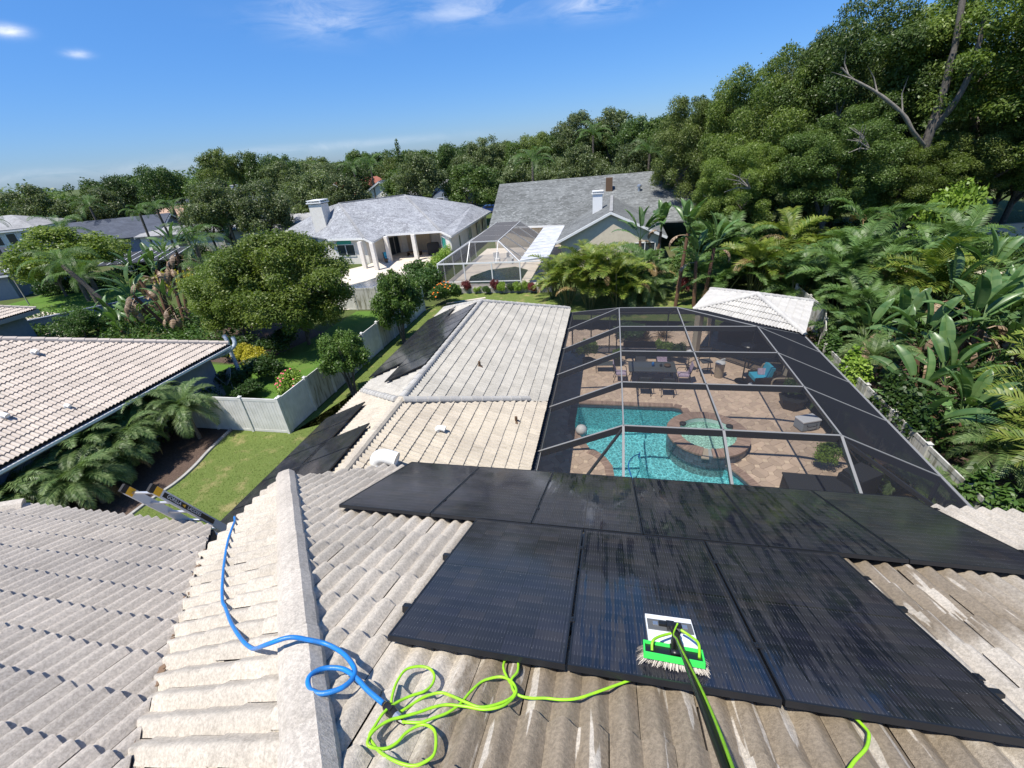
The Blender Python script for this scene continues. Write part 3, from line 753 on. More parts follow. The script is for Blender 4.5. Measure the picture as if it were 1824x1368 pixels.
def rail(pl, a, b, lift, label):
    m = MB(); A, B = pl.at(*a)+pl.N*lift, pl.at(*b)+pl.N*lift; m.beam(A, B, .04, .055, up=pl.N)
    L = (B-A).length; d = (B-A).normalized(); k = int(L/1.2)
    for i in range(k+1): q = A+d*(.08+i*(L-.16)/max(1, k)); m.box(q-pl.N*.07+pl.D*.03, (.04, .03, .10), mat=pl.R); m.box(q-pl.N*.005+pl.D*.035, (.03, .03, .06), mat=pl.R)
    o = m.build('mounting_rail', M['black_metal'], None); tag(o, label, 'rail', 'black rails under the solar panels')
rail(P_main, (-1.31, 1.62), (2.05, 1.62), .10, 'black mounting rail ends poking out under the nearest row, upper one')
rail(P_main, (-1.31, 2.30), (2.05, 2.30), .10, 'black mounting rail ends poking out under the nearest row, lower one')
rail(P_main, (-2.86, 3.35), (3.6, 3.35), .09, 'black mounting rail under the lower panel row, side towards the near row')
rail(P_main, (-2.86, 4.22), (3.6, 4.22), .09, 'black mounting rail under the lower panel row, along the eave')
G2 = 'solar panels on the shaded slope behind the wing ridge'
LW = lambda x, y, lab: panel(P_wl, x, y, .165, lab, G2)
# panels on the wing slope that falls to the side lawn: far group of two rows, near group of two rows
lab_far_up = ['solar panel at the near tip of the upper row beyond the cross ridge', 'solar panel second from the near tip in the upper row beyond the cross ridge', 'third solar panel along the upper row beyond the cross ridge', 'fourth solar panel along the upper row beyond the cross ridge',
              'fifth solar panel along the upper row beyond the cross ridge', 'solar panel at the far end of the upper row, against the white ridge']
for i in range(6): LW(-5.86, 12.12+(i+0)*1.08, lab_far_up[i]).rotation_euler = P_wl.R.to_euler()
lab_far_lo = ['solar panel at the near tip of the lower row overhanging the eave', 'second solar panel along the eave row beyond the cross ridge', 'third solar panel along the eave row beyond the cross ridge', 'fourth solar panel along the eave row beyond the cross ridge',
              'fifth solar panel along the eave row beyond the cross ridge', 'solar panel at the far end of the eave row, nearest the white fence gate']
for i in range(6): LW(-7.50, 13.72+i*1.08, lab_far_lo[i])
lab_near_up = ['solar panel with its tip beside the beige ridge, upper row of the near group', 'solar panel behind the tiles in the upper row of the near group', 'solar panel partly hidden by the tiles, upper row of the near group']
for i in range(3): LW(-6.16, 8.76-1.08*(i+1)+.04, lab_near_up[i])
lab_near_lo = ['solar panel with its tip over the cream tiles near the short cross ridge', 'solar panel second in the eave row above the side lawn', 'solar panel third in the eave row above the side lawn', 'solar panel fourth in the eave row above the side lawn', 'solar panel in the eave row just behind the ladder']
for i in range(5): LW(-7.57, 10.82-1.08*(i+1)+.04, lab_near_lo[i])

# ------------------------------------------------------------------ pool deck, pool and spa
POOL = [(-1.28, 17.30), (-1.22, 17.38), (2.95, 17.36), (3.25, 17.24), (3.32, 16.9), (3.1, 16.3), (3.4, 15.2), (4.25, 13.55), (4.62, 13.0), (4.95, 12.3), (5.1, 11.3), (4.9, 10.4), (4.2, 9.7), (2.4, 9.4), (.9, 9.6), (.38, 10.3), (.34, 12.5), (.28, 13.0), (.05, 13.45), (-.25, 13.78), (-.58, 13.95), (-1.22, 15.2), (-1.30, 15.6)]
SPA = (3.87, 14.92); SR, SI, SH = 1.47, 1.04, .42
deck = tag(bpy.data.objects.new('pool_deck', None), kind='structure'); COL.objects.link(deck)
def poly_dist_in(poly, x, y): return inside(poly, x, y)
db = MB()
# bed as a frame of strips around the pool hole: fan between the outer rectangle and the pool outline
OUT = [(-2.75, 8.0), (8.5, 8.0), (8.5, 26.5), (-2.75, 26.5)]
bmd = bmesh.new()
ov = [bmd.verts.new((x, y, .02)) for x, y in OUT]; pv = [bmd.verts.new((x, y, .02)) for x, y in POOL]
ed = [bmd.edges.new((ov[i], ov[(i+1) % 4])) for i in range(4)]+[bmd.edges.new((pv[i], pv[(i+1) % len(pv)])) for i in range(len(pv))]
bmesh.ops.triangle_fill(bmd, edges=ed, use_beauty=True, normal=(0, 0, 1))
for f in list(bmd.faces):
    c = f.calc_center_median()
    if inside(POOL, c.x, c.y): bmd.faces.remove(f)
me = bpy.data.meshes.new('sand_bed'); bmd.to_mesh(me); bmd.free(); me.materials.append(M['paver_bed']); me.polygons.foreach_set('use_smooth', np.zeros(len(me.polygons), bool)); link('sand_bed', me, deck)
# octagons halved, and squares, as laid in the photograph
def paver_mesh(name, poly, mat, h=.028):
    n = len(poly); c = np.mean(poly, 0); inn = c+(np.array(poly)-c)*.97
    V = [(x, y, 0) for x, y in c+(np.array(poly)-c)*.985]+[(x, y, h) for x, y in inn]
    F = [[n+i for i in range(n)]]+[[i, (i+1) % n, n+(i+1) % n, n+i] for i in range(n)]
    return np_mesh(name, V, F, M[mat]), V, F
PP = .50; q = .115
sq = [(q, 0), (0, q), (-q, 0), (0, -q)]
oc = [(PP/2, -(PP/2-q)), (PP/2, PP/2-q), (PP/2-q, PP/2), (-(PP/2-q), PP/2), (-PP/2, PP/2-q), (-PP/2, -(PP/2-q)), (-(PP/2-q), -PP/2), (PP/2-q, -PP/2)]
half1 = [oc[0], oc[1], oc[2], (.05, PP/2), (-.05, -PP/2), oc[7]]
half2 = [(.05, PP/2), oc[3], oc[4], oc[5], oc[6], (-.05, -PP/2)]
PM = {'s': paver_mesh('paver', sq, 'paver_light'), 'a': paver_mesh('paver', half1, 'paver'), 'b': paver_mesh('paver', half2, 'paver')}
cand = []; CUTP = {}
R45 = PI/4
for i in range(-40, 60):
    for j in range(-40, 60):
        for kind, ox, oy in (('s', PP/2, PP/2), ('a', 0, 0), ('b', 0, 0)):
            lx, ly = i*PP+ox, j*PP+oy; x = 2.5+(lx-ly)*math.cos(R45); y = 16+(lx+ly)*math.cos(R45)
            if not (-2.65 < x < 8.4 and 8.2 < y < 26.3): continue
            r = R45+(PI/2 if (i+j) % 2 and kind != 's' else 0)
            cx = np.mean([v[:2] for v in PM[kind][1]], 0); c0, s0 = math.cos(r), math.sin(r)
            wx, wy = x+cx[0]*c0-cx[1]*s0, y+cx[0]*s0+cx[1]*c0
            if inside(POOL, wx, wy): continue
            if (wx-SPA[0])**2+(wy-SPA[1])**2 < (SR-.05)**2: continue
            P4 = [(x+vx*c0-vy*s0, y+vx*s0+vy*c0) for vx, vy, vz in PM[kind][1][len(PM[kind][1])//2:]]
            if any(inside(POOL, *v) for v in P4):
                best = None
                for k in range(len(POOL)):
                    a, b_ = Vector(POOL[k]), Vector(POOL[(k+1) % len(POOL)]); e_ = b_-a; u_ = max(0, min(1, (Vector((wx, wy))-a).dot(e_)/e_.length_squared)); dd = (a+e_*u_-Vector((wx, wy))).length
                    if best is None or dd < best[0]: best = (dd, a, e_.normalized())
                nn_ = Vector((best[2].y, -best[2].x))
                if nn_.dot(Vector((wx, wy))-best[1]) < 0: nn_ = -nn_
                f_ = lambda v: nn_.dot(Vector(v)-best[1])-.06; out = []
                for k in range(len(P4)):
                    a, b_ = P4[k], P4[(k+1) % len(P4)]; fa, fb = f_(a), f_(b_)
                    if fa >= 0: out.append(a)
                    if fa*fb < 0: t_ = fa/(fa-fb); out.append((a[0]+(b_[0]-a[0])*t_, a[1]+(b_[1]-a[1])*t_))
                if len(out) >= 3: CUTP.setdefault('s' if kind == 's' else 'h', []).append(out)
                continue
            cand.append((kind, x, y, r, (Vector((wx, wy, 0))-CAM).length, wy > 11.2 and wx > -1.7))
cand.sort(key=lambda c: (not c[5], c[4]))
rest = {}
for i, (kind, x, y, r, dist, vis) in enumerate(cand):
    if i < 300: link('paver', PM[kind][0], deck, (x, y, .02+random.uniform(0, .004)), (random.uniform(-.006, .006), random.uniform(-.006, .006), r))
    else: rest.setdefault('s' if kind == 's' else 'h', []).append((kind, x, y, r))
for k, L in rest.items():
    Vs, Fs, ti, n = [], [], [], 0
    for kind, x, y, r in L:
        V, F = PM[kind][1], PM[kind][2]; c0, s0 = math.cos(r), math.sin(r)
        Vs += [(x+a*c0-b_*s0, y+a*s0+b_*c0, c+.02) for a, b_, c in V]; Fs += [[u+n for u in f] for f in F]; n += len(V); ti += [random.random()]*len(F)
    for pg in CUTP.get(k, []):
        q_ = len(pg); Vs += [(a, b_, .048) for a, b_ in pg]+[(a, b_, .02) for a, b_ in pg]; Fs += [[n+u for u in range(q_)]]+[[n+u, n+q_+u, n+q_+(u+1) % q_, n+(u+1) % q_] for u in range(q_)]; n += 2*q_; ti += [random.random()]*(q_+1)
    o = link('pavers', np_mesh('pavers', Vs, Fs, M['paver_light' if k == 's' else 'paver'], ti), deck); o['kind'] = 'stuff'
pool = thing('swimming_pool', 'turquoise swimming pool with brick coping inside the dark screen enclosure', 'swimming pool', (2, 14, 0))
def basin(name, poly, zt, zb, mat, parent):
    n = len(poly); V = [(x, y, zt) for x, y in poly]+[(x, y, zb) for x, y in poly]
    F = [[i, (i+1) % n, n+(i+1) % n, n+i] for i in range(n)]+[[n+i for i in range(n)]]
    m = MB(); m.add(V, F); return fix_normals(m.build(name, M[mat], parent))
basin('basin', POOL, .02, -1.35, 'plaster', pool)
m = MB(); pc = [(x+(2.2-x)*.004, y+(14-y)*.004) for x, y in POOL]; k_ = len(pc); m.add([(x, y, .015) for x, y in pc]+[(x, y, -.17) for x, y in pc], [[u, (u+1) % k_, k_+(u+1) % k_, k_+u] for u in range(k_)]); m.build('waterline_tiles', M['spa_tile'], pool)
m = MB(); m.lathe((SPA[0]-.1, SPA[1]-.25, -1.34), [(2.35, 0), (2.35, .72), (2.0, .80)], 40); m.build('sun_shelf', M['plaster'], pool)
m = MB(); m.face([(x, y, -.11) for x, y in POOL]); o = m.build('water', M['water'], pool)
if o.data.polygons[0].normal.z < 0: o.data.flip_normals()
# brick coping, radial bricks
nb = 0; PL_ = []
pts = [Vector((x, y, 0)) for x, y in POOL]
acc = 0
bk = MB(); bk.box((0, 0, 0), (.098, .30, .06)); bkm = bk.mesh('brick', M['coping'])
area = sum(POOL[i][0]*POOL[(i+1) % len(POOL)][1]-POOL[(i+1) % len(POOL)][0]*POOL[i][1] for i in range(len(POOL)))
sgn = 1 if area > 0 else -1
for i in range(len(pts)):
    a, b_ = pts[i], pts[(i+1) % len(pts)]; L = (b_-a).length; d = (b_-a).normalized(); nrm = Vector((d.y, -d.x, 0))*sgn
    while acc < L:
        p = a+d*acc+nrm*.12
        if (p.xy-Vector(SPA)).length > SR+.02 and nb < 300 and p.y > 9.9:
            link('brick', bkm, pool, p-Vector((2, 14, 0))+Vector((0, 0, .035+random.uniform(-.002, .002))), (0, 0, math.atan2(d.y, d.x))); nb += 1
        acc += .105
    acc -= L
spa = thing('spa', 'raised round hot tub with brick rim and blue tiled side at the pool edge', 'hot tub', (SPA[0], SPA[1], 0))
m = MB(); m.lathe((*SPA, -.6), [(SR-.02, 0), (SR-.02, SH+.55)], 72); wall_o = m.build('spa_wall', M['grout'], spa)
m = MB(); m.lathe((*SPA, 0), [(SI-.02, -.55), (SI-.02, SH)], 48); o = m.build('spa_basin', M['plaster_spa'], spa)
# open the top of the wall: replace by ring
for ob, inner in ((wall_o, True), (o, False)):
    bm = bmesh.new(); bm.from_mesh(ob.data); bm.faces.ensure_lookup_table()
    for f in list(bm.faces):
        c = f.calc_center_median()
        if len(f.verts) > 6 and (c.z > .2): bm.faces.remove(f)
    bm.to_mesh(ob.data); bm.free()
m = MB(); n = 64
m.add([(SR*.985*math.cos(2*PI*k/n)+SPA[0], SR*.985*math.sin(2*PI*k/n)+SPA[1], SH-.06) for k in range(n)]+[(SI*.99*math.cos(2*PI*k/n)+SPA[0], SI*.99*math.sin(2*PI*k/n)+SPA[1], SH-.06) for k in range(n)],
      [[k, (k+1) % n, n+(k+1) % n, n+k] for k in range(n)]); fix_normals(m.build('spa_rim_bed', M['grout'], spa))
m = MB(); m.lathe((*SPA, -.40), [(SI-.03, 0), (SI-.03, .54), (SI-.36, .56)], 40); bm_ = m.build('spa_bench', M['plaster_spa'], spa)
bm = bmesh.new(); bm.from_mesh(bm_.data)
for f in list(bm.faces):
    if len(f.verts) > 6 and f.calc_center_median().z > -.2: bm.faces.remove(f)
bm.to_mesh(bm_.data); bm.free()
m = MB(); m.face([(SPA[0]+(SI-.3)*math.cos(2*PI*k/40), SPA[1]+(SI-.3)*math.sin(2*PI*k/40), .07) for k in range(40)]); m.build('spa_floor', M['plaster_spa'], spa)
m = MB(); m.face([(SPA[0]+(SI-.02)*math.cos(2*PI*k/40), SPA[1]+(SI-.02)*math.sin(2*PI*k/40), SH-.16) for k in range(40)]); m.build('water', M['water_spa'], spa)
nbk = 76
bm1 = MB(); w0, w1 = 2*PI*SI/nbk*.93, 2*PI*(SR+.03)/nbk*.93
bm1.add([(SI-.02, -w0/2, -.05), (SR+.03, -w1/2, -.05), (SR+.03, w1/2, -.05), (SI-.02, w0/2, -.05), (SI-.02, -w0/2, .02), (SR+.03, -w1/2, .02), (SR+.03, w1/2, .02), (SI-.02, w0/2, .02)],
        [[3, 2, 1, 0], [4, 5, 6, 7], [0, 1, 5, 4], [1, 2, 6, 5], [2, 3, 7, 6], [3, 0, 4, 7]])
rimm = bm1.mesh('brick', M['coping'])
for k in range(nbk):
    a = 2*PI*k/nbk
    if abs(((a+1.75+PI) % (2*PI))-PI) < .12: continue
    link('brick', rimm, spa, (0, 0, SH+random.uniform(-.002, .003)), (0, 0, a))
tm = MB(); nt = 60; wt = 2*PI*SR/nt*.94; tm.box((SR-.012, 0, 0), (.02, wt, .148)); tmm = tm.mesh('tile', M['spa_tile'])
for k in range(nt):
    a = 2*PI*k/nt
    if -3.4 < a-2*PI < .4-0 and (a > 2.4):
        for r in range(4): link('tile', tmm, spa, (0, 0, .33-.157*r), (0, 0, a))
m = MB(); m.beam((SPA[0]-.28, SPA[1]-SI+.05, SH-.02), (SPA[0]-.33, SPA[1]-SR-.06, SH-.06), .26, .05); m.build('spillway', M['pot_tan'], spa)
for i, (x, y) in enumerate(((3.02, 15.35), (4.72, 15.3))):
    m = MB(); m.lathe((x, y, SH+.03), [(.05, 0), (.12, .03), (.13, .10), (.05, .13)], 12); tag(m.build('stone_ornament', M['pot_dark'], None, True), ('dark stone ornament on the left of the hot tub rim', 'dark stone ornament on the right of the hot tub rim')[i], 'ornament')
m = MB(); m.lathe((-.95, 15.0, .05), [(.10, 0), (.22, .08), (.24, .2), (.17, .33), (.05, .38)], 18); tag(m.build('white_globe', M['trim_white'], None, True), 'white globe lamp on the coping at the left pool corner', 'globe')
m = MB(); m.lathe((1.6, 15.2, -1.2), [(.1, 0), (.22, .05), (.2, .2), (.08, .25)], 14); m.tube(smooth_pts([(1.6, 15.2, -1.0), (1.2, 14.3, -.4), (.9, 13.4, -.12), (1.0, 12.6, -.12), (1.1, 12.0, -.12)], 6), .025, 6)
tag(m.build('pool_cleaner', M['blue_hose'], None, True), 'blue pool cleaner with its hose under the turquoise water', 'pool cleaner')

# ------------------------------------------------------------------ screen enclosure
CX = [-2.03, .5, 3.1, 5.87, 8.37]; CY = [7.95, 10.45, 13.0, 15.45, 17.97, 20.38, 22.9]; CE, CT = 2.48, 3.60
cage = thing('screen_enclosure', 'dark screened pool enclosure with sunlit coloured beam tops and mansard roof', 'pool enclosure', (3.2, 15, 0))
def member(a, b, w=.05, h=.16, name='beam', cap=True):
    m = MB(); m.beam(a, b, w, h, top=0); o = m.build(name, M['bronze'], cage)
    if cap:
        c = MB(); c.beam(a, b, w+.006, .012, top=.012); link('beam_lit_top', c.mesh('beam_lit_top', M['bronze_lit_top'], False, parent_loc(cage)), o).location = (0, 0, 0)  # pale strip paints the sunlit top of the dark beam
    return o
top = lambda i, j: (CX[i], CY[j], CT)
for j in (1, 2, 3, 4):
    member((CX[0], CY[j], CE), (CX[1], CY[j], CT), .05, .20); member((CX[1], CY[j], CT), (CX[3], CY[j], CT), .05, .20)
    member((CX[3], CY[j], CT), (CX[4], CY[j], CE), .05, .20)
member((CX[0], CY[5], CE), (CX[1], CY[5], CT), .05, .16); member((CX[1], CY[5], CT), (CX[2], CY[5], CT), .05, .16)
for i in (1, 2):
    member((CX[i], CY[1], CT), (CX[i], CY[5], CT), .036, .11); member((CX[i], CY[1], CT), (CX[i], CY[0], CE), .06, .12); member((CX[i], CY[5], CT), (CX[i], CY[6], CE), .05, .12)
member((CX[3], CY[1], CT), (CX[3], CY[4], CT), .036, .11); member((CX[3], CY[1], CT), (CX[3], CY[0], CE), .06, .12)
member((CX[2], CY[5], CT), (CX[3], CY[4], CT), .06, .12)
CHA, CHB = (8.37, 19.85), (5.3, 22.9)
member((CX[3], CY[4], CT), (*CHA, CE), .05, .12); member((CX[2], CY[5], CT), (*CHB, CE), .05, .12)
member((CX[1], CY[5], CT), (CX[0], CY[6], CE), .05, .12)
member((CX[4], CY[0], CE), (*CHA, CE), .08, .12); member((*CHA, CE), (*CHB, CE), .08, .12); member((*CHB, CE), (CX[0], CY[6], CE), .08, .12)
member((CX[0], CY[0], CE-.0), (CX[4], CY[0], CE), .08, .12)
gm = MB(); gm.beam((CX[0]+.075, 4.5, CE+.03), (CX[0]+.075, CY[6], CE+.03), .14, .14); gm.build('gutter', M['bronze'], cage)
gm = MB(); gm.beam((CX[0]+.15, 4.5, CE+.035), (CX[0]+.15, CY[6], CE+.035), .018, .02); gm.build('gutter_lip', M['bronze_lit_top'], cage)  # gutter edge in the same painted sunlit tone
posts = [(CX[4], y) for y in CY[:5]]+[CHA, (6.9, 21.3), CHB, (CX[2], CY[6]), (CX[1], CY[6]), (-.9, CY[6]), (.1, CY[6]), (CX[0]+.1, CY[6])]
for x, y in posts: member((x, y, CE), (x, y, .02), .06, .06, 'post', False) if False else None
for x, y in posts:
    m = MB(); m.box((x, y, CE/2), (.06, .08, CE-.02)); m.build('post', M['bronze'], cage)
for a, b_ in (((CX[4], CY[0]), CHA), (CHA, CHB), (CHB, (CX[0], CY[6]))):
    for z in (.5, .06):
        m = MB(); m.beam((*a, z+.025), (*b_, z+.025), .045, .05); m.build('rail', M['bronze'], cage)
def pane(P, mat='screen'):
    m = MB(); m.face(P); m.build('screen_panel', M[mat], cage)
for j in range(1, 5):
    y0, y1 = CY[j], CY[j+1]
    pane([(CX[0], y0, CE), (CX[0], y1, CE), (CX[1], y1, CT), (CX[1], y0, CT)])
    pane([(CX[1], y0, CT), (CX[1], y1, CT), (CX[2], y1, CT), (CX[2], y0, CT)])
    if j < 4:
        pane([(CX[2], y0, CT), (CX[2], y1, CT), (CX[3], y1, CT), (CX[3], y0, CT)])
        pane([(CX[3], y0, CT), (CX[3], y1, CT), (CX[4], y1, CE), (CX[4], y0, CE)], 'screen_dense')
pane([(CX[2], CY[4], CT), (CX[2], CY[5], CT), (CX[3], CY[4], CT)])
pane([(CX[3], CY[4], CT), (*CHA, CE), (CX[4], CY[4], CE)], 'screen_dense')
pane([(CX[3], CY[4], CT), (CX[2], CY[5], CT), (*CHB, CE), (*CHA, CE)])
pane([(CX[1], CY[5], CT), (CX[2], CY[5], CT), (*CHB, CE), (CX[1], CY[6], CE)]); pane([(CX[0], CY[5], CE), (CX[0], CY[6], CE), (CX[1], CY[5], CT)]); pane([(CX[1], CY[5], CT), (CX[0], CY[6], CE), (CX[1], CY[6], CE)])
pane([(CX[0], CY[1], CE), (CX[1], CY[1], CT), (CX[1], CY[0], CE), (CX[0], CY[0], CE)])
for i in (1, 2): pane([(CX[i], CY[1], CT), (CX[i+1], CY[1], CT), (CX[i+1], CY[0], CE), (CX[i], CY[0], CE)])
pane([(CX[3], CY[1], CT), (CX[4], CY[1], CE), (CX[4], CY[0], CE), (CX[3], CY[0], CE)])
for j in range(4): pane([(CX[4], CY[j], CE), (CX[4], CY[j+1], CE), (CX[4], CY[j+1], .05), (CX[4], CY[j], .05)], 'screen_dense')
pane([(CX[4], CY[4], CE), (*CHA, CE), (*CHA, .05), (CX[4], CY[4], .05)], 'screen_dense')
pane([(*CHA, CE), (*CHB, CE), (*CHB, .05), (*CHA, .05)])
bx = [CHB[0], CX[2], CX[1], CX[0]]
for i in range(3): pane([(bx[i], CY[6], CE), (bx[i+1], CY[6], CE), (bx[i+1], CY[6], .05), (bx[i], CY[6], .05)])
# lanai wall of the house under the gutter: sliding doors
m = MB(); m.box((-2.62, 12.5, 1.15), (.04, 14, 2.2)); m.build('sliding_doors', M['glass_dark'], house)
# brace of the enclosure
m = MB(); m.beam((.5, 10.47, CT-.05), (-1.2, 8.6, 1.9), .045, .09); m.build('brace', M['bronze'], cage)
m = MB(); m.beam((5.9, 10.5, CT-.08), (8.2, 8.2, CE-.1), .05, .10); m.build('brace', M['bronze'], cage)

# ------------------------------------------------------------------ pavilion beyond the enclosure
pav = thing('tiled_pavilion', 'small pavilion with a white barrel tile hip roof behind the screen enclosure', 'pavilion', (7.1, 23, 0))
A4 = [Vector((4.3, 22.9, 2.6)), Vector((8.3, 19.55, 2.6)), Vector((10.15, 23.9, 2.6)), Vector((5.75, 26.3, 2.6))]
ap = Vector((7.1, 22.6, 3.42)); pj = []
pr = MB()
for i in range(4):
    pr.face([A4[i]-Vector((0, 0, .03)), A4[(i+1) % 4]-Vector((0, 0, .03)), ap-Vector((0, 0, .03))])
pr.slab([a-Vector((0, 0, .04)) for a in A4], .14)
prf = fix_normals(pr.build('roof', M['underlay'], pav))
for i in range(4):
    a, b_ = A4[i], A4[(i+1) % 4]; e = (b_-a).normalized(); nrm = e.cross(ap-a).normalized()
    if nrm.z < 0: nrm = -nrm
    mid = (a+b_)/2; d = nrm.cross(e)
    if d.z > 0: d = -d
    th = math.asin(-d.z)
    pl = Plane(mid, (d.x, d.y), th)
    lay_tiles(pl, [a, b_, ap], 'tile_white', pj, True)
set_tiles(pj, prf, 250)
for a in A4: cap_row(prf, a+Vector((0, 0, .04)), ap+Vector((0, 0, .05)), 'tile_white', ROUND, .38, 'ridge_tile', .05)
for a in A4: q_ = a.lerp(ap, .12); m = MB(); m.box((q_.x, q_.y, 1.25), (.3, .3, 2.5), .7); m.build('column', M['stucco_tan'], pav)
m = MB(); m.box((7.6, 24.0, .55), (3.2, .8, 1.1), -.7); m.build('counter', M['wood'], pav)

# ------------------------------------------------------------------ things on the deck
def chair(x, y, rz, label, mat='sling', group=None, cush=None):
    t = thing('patio_chair', label, 'chair', (x, y, .05), rz, group)
    m = MB(); m.box((0, 0, .42), (.52, .50, .04)); link('seat', m.mesh('seat', M[cush or mat]), t)
    m = MB(); R = Matrix.Rotation(-.25, 3, 'X'); m.box((0, .32, .72), (.50, .035, .58), mat=R); link('backrest', m.mesh('backrest', M[cush or mat]), t)
    for sx in (-1, 1):
        m = MB(); m.tube(smooth_pts([(sx*.27, -.26, 0), (sx*.28, -.24, .60), (sx*.28, .1, .64), (sx*.28, .27, .62)], 4), .016, 6); m.tube([(sx*.27, .36, 0), (sx*.27, .24, .42), (sx*.27, .40, 1.0)], .016, 6)
        link('side_frame', m.mesh('side_frame', M['black_metal']), t)
    return t
tb = thing('dining_table', 'long patio table with grey glass top beyond the pool', 'table', (2.15, 19.85, .05))
m = MB(); m.box((0, 0, .72), (2.15, 1.05, .02)); link('tabletop', m.mesh('tabletop', M['table_glass']), tb)
m = MB()
for a, b_ in (((-1.08, -.53), (1.08, -.53)), ((1.08, -.53), (1.08, .53)), ((1.08, .53), (-1.08, .53)), ((-1.08, .53), (-1.08, -.53))): m.beam((*a, .745), (*b_, .745), .04, .05)
link('table_frame', m.mesh('table_frame', M['sling']), tb)
for sx in (-1, 1):
    for sy in (-1, 1):
        m = MB(); m.tube([(sx*1.0, sy*.45, 0), (sx*.9, sy*.4, .7)], .025, 8); link('leg', m.mesh('leg', M['black_metal']), tb)
for i, (dx, h, mt, lb) in enumerate(((.05, .22, 'blue_hose', 'blue bottle on the glass patio table'), (.42, .14, 'glass_dark', 'dark glass jar on the patio table beside the basket'), (.72, .12, 'wood', 'brown basket on the right half of the patio table'))):
    m = MB(); m.lathe((2.15+dx, 19.9, .785), [(.05+.05*(i == 2), 0), (.07+.1*(i == 2), h*.5), (.06+.1*(i == 2), h*.8), (.03, h)], 12); tag(m.build(('bottle', 'jar', 'basket')[i], M[mt], None, True), lb, ('bottle', 'jar', 'basket')[i])
CG = 'patio chairs around the glass table'
chair(1.75, 18.55, PI, 'dark sling chair on the pool side of the table, left one', 'sling', CG); chair(2.75, 18.5, PI, 'dark sling chair on the pool side of the table, right one', 'sling', CG)
chair(1.7, 20.85, 0, 'dark sling chair at the far side of the table, beside the lilac one', 'sling', CG); chair(2.75, 20.9, 0, 'lilac cushioned chair at the far side of the table', 'sling', CG, 'lilac_cushion')
chair(.70, 19.75, PI/2, 'lilac cushioned chair at the left end of the table', 'sling', CG, 'lilac_cushion'); chair(3.6, 19.7, -PI/2, 'lilac cushioned chair at the right end of the table', 'sling', CG, 'lilac_cushion')
t = thing('gazing_ball', 'white globe on a thin black stand right of the patio table', 'globe', (4.0, 20.85, .05))
m = MB(); m.lathe((0, 0, .75), [(.03, 0), (.17, .08), (.22, .22), (.17, .37), (.03, .45)], 18); link('globe', m.mesh('globe', M['trim_white'], True), t)
m = MB(); m.tube([(0, 0, .75), (0, 0, .1)], .02, 6)
for k in range(3): m.tube([(0, 0, .3), (.2*math.cos(k*2.1), .2*math.sin(k*2.1), 0)], .015, 6)
link('stand', m.mesh('stand', M['black_metal']), t)
t = thing('folding_chair', 'tall dark bar chair standing near the steel bin', 'chair', (4.75, 20.6, .05), .2)
m = MB(); m.box((0, 0, .72), (.5, .45, .04)); m.box((0, .22, 1.1), (.5, .03, .4)); link('seat', m.mesh('seat', M['sling']), t)
for sx in (-1, 1):
    m = MB(); m.beam((sx*.26, -.25, 0), (sx*.26, .2, .72), .03, .03); m.beam((sx*.26, .3, 0), (sx*.26, .22, 1.3), .03, .03); link('leg', m.mesh('leg', M['wood']), t)
t = thing('metal_bin', 'tan cylindrical bin with a white cloth over its rim', 'bin', (5.35, 20.35, .05))
m = MB(); m.lathe((0, 0, 0), [(.2, 0), (.22, .75), (.2, .76)], 18); link('bin_body', m.mesh('bin_body', M['pot_tan']), t)
m = MB(); m.lathe((0, 0, .76), [(.24, 0), (.2, .05), (.05, .09)], 14); m.box((.12, .1, .85), (.25, .06, .12), .6); link('cloth', m.mesh('cloth', M['trim_white']), t)
t = thing('lounge_armchair', 'dark wicker armchair with turquoise cushions under the enclosure', 'armchair', (6.95, 19.55, .05), -PI/2+.15)
m = MB(); m.box((0, 0, .2), (.85, .80, .4)); m.box((-.40, 0, .35), (.1, .8, .5)); m.box((.40, 0, .35), (.1, .8, .5)); m.box((0, .40, .5), (.85, .1, .75)); link('frame', m.mesh('frame', M['wicker']), t)
m = MB(); m.box((0, -.05, .48), (.68, .70, .16)); link('seat_cushion', m.mesh('seat_cushion', M['blue_cushion']), t)
m = MB(); m.box((0, .28, .78), (.66, .17, .5), mat=Matrix.Rotation(-.25, 3, 'X')); link('back_cushion', m.mesh('back_cushion', M['blue_cushion']), t)
m = MB(); m.box((.05, .12, .68), (.36, .12, .3), mat=Matrix.Rotation(-.5, 3, 'X')); tag(m.build('throw_pillow', M['lilac_cushion']), 'small patterned pillow on the turquoise armchair', 'pillow').location = (6.95, 19.55, .05)
t = thing('wicker_sofa', 'dark brown wicker sofa behind the turquoise armchair', 'sofa', (7.75, 19.9, .05), -PI/2)
m = MB(); m.box((0, 0, .2), (1.5, .8, .4)); m.box((0, .4, .55), (1.5, .12, .8)); link('frame', m.mesh('frame', M['wicker']), t)
for sx in (-1, 1): m = MB(); m.tube(smooth_pts([(sx*.75, -.4, 0), (sx*.78, -.4, .55), (sx*.78, .1, .62), (sx*.75, .4, .6)], 4), .04, 8); link('armrest', m.mesh('armrest', M['pot_tan']), t)
t = thing('patio_heater', 'slender black patio lamp on a round base near the armchair', 'lamp', (6.3, 19.9, .05))
m = MB(); m.lathe((0, 0, 0), [(.33, 0), (.33, .04), (.03, .1), (.03, 1.9)], 20); link('post', m.mesh('post', M['black_plastic']), t)
m = MB(); m.lathe((0, 0, 1.88), [(.32, 0), (.28, .04), (.03, .12)], 18); link('shade', m.mesh('shade', M['black_plastic']), t)
t = thing('mushroom_stool', 'small pale mushroom ornament on the deck by the lamp base', 'ornament', (6.55, 19.35, .05))
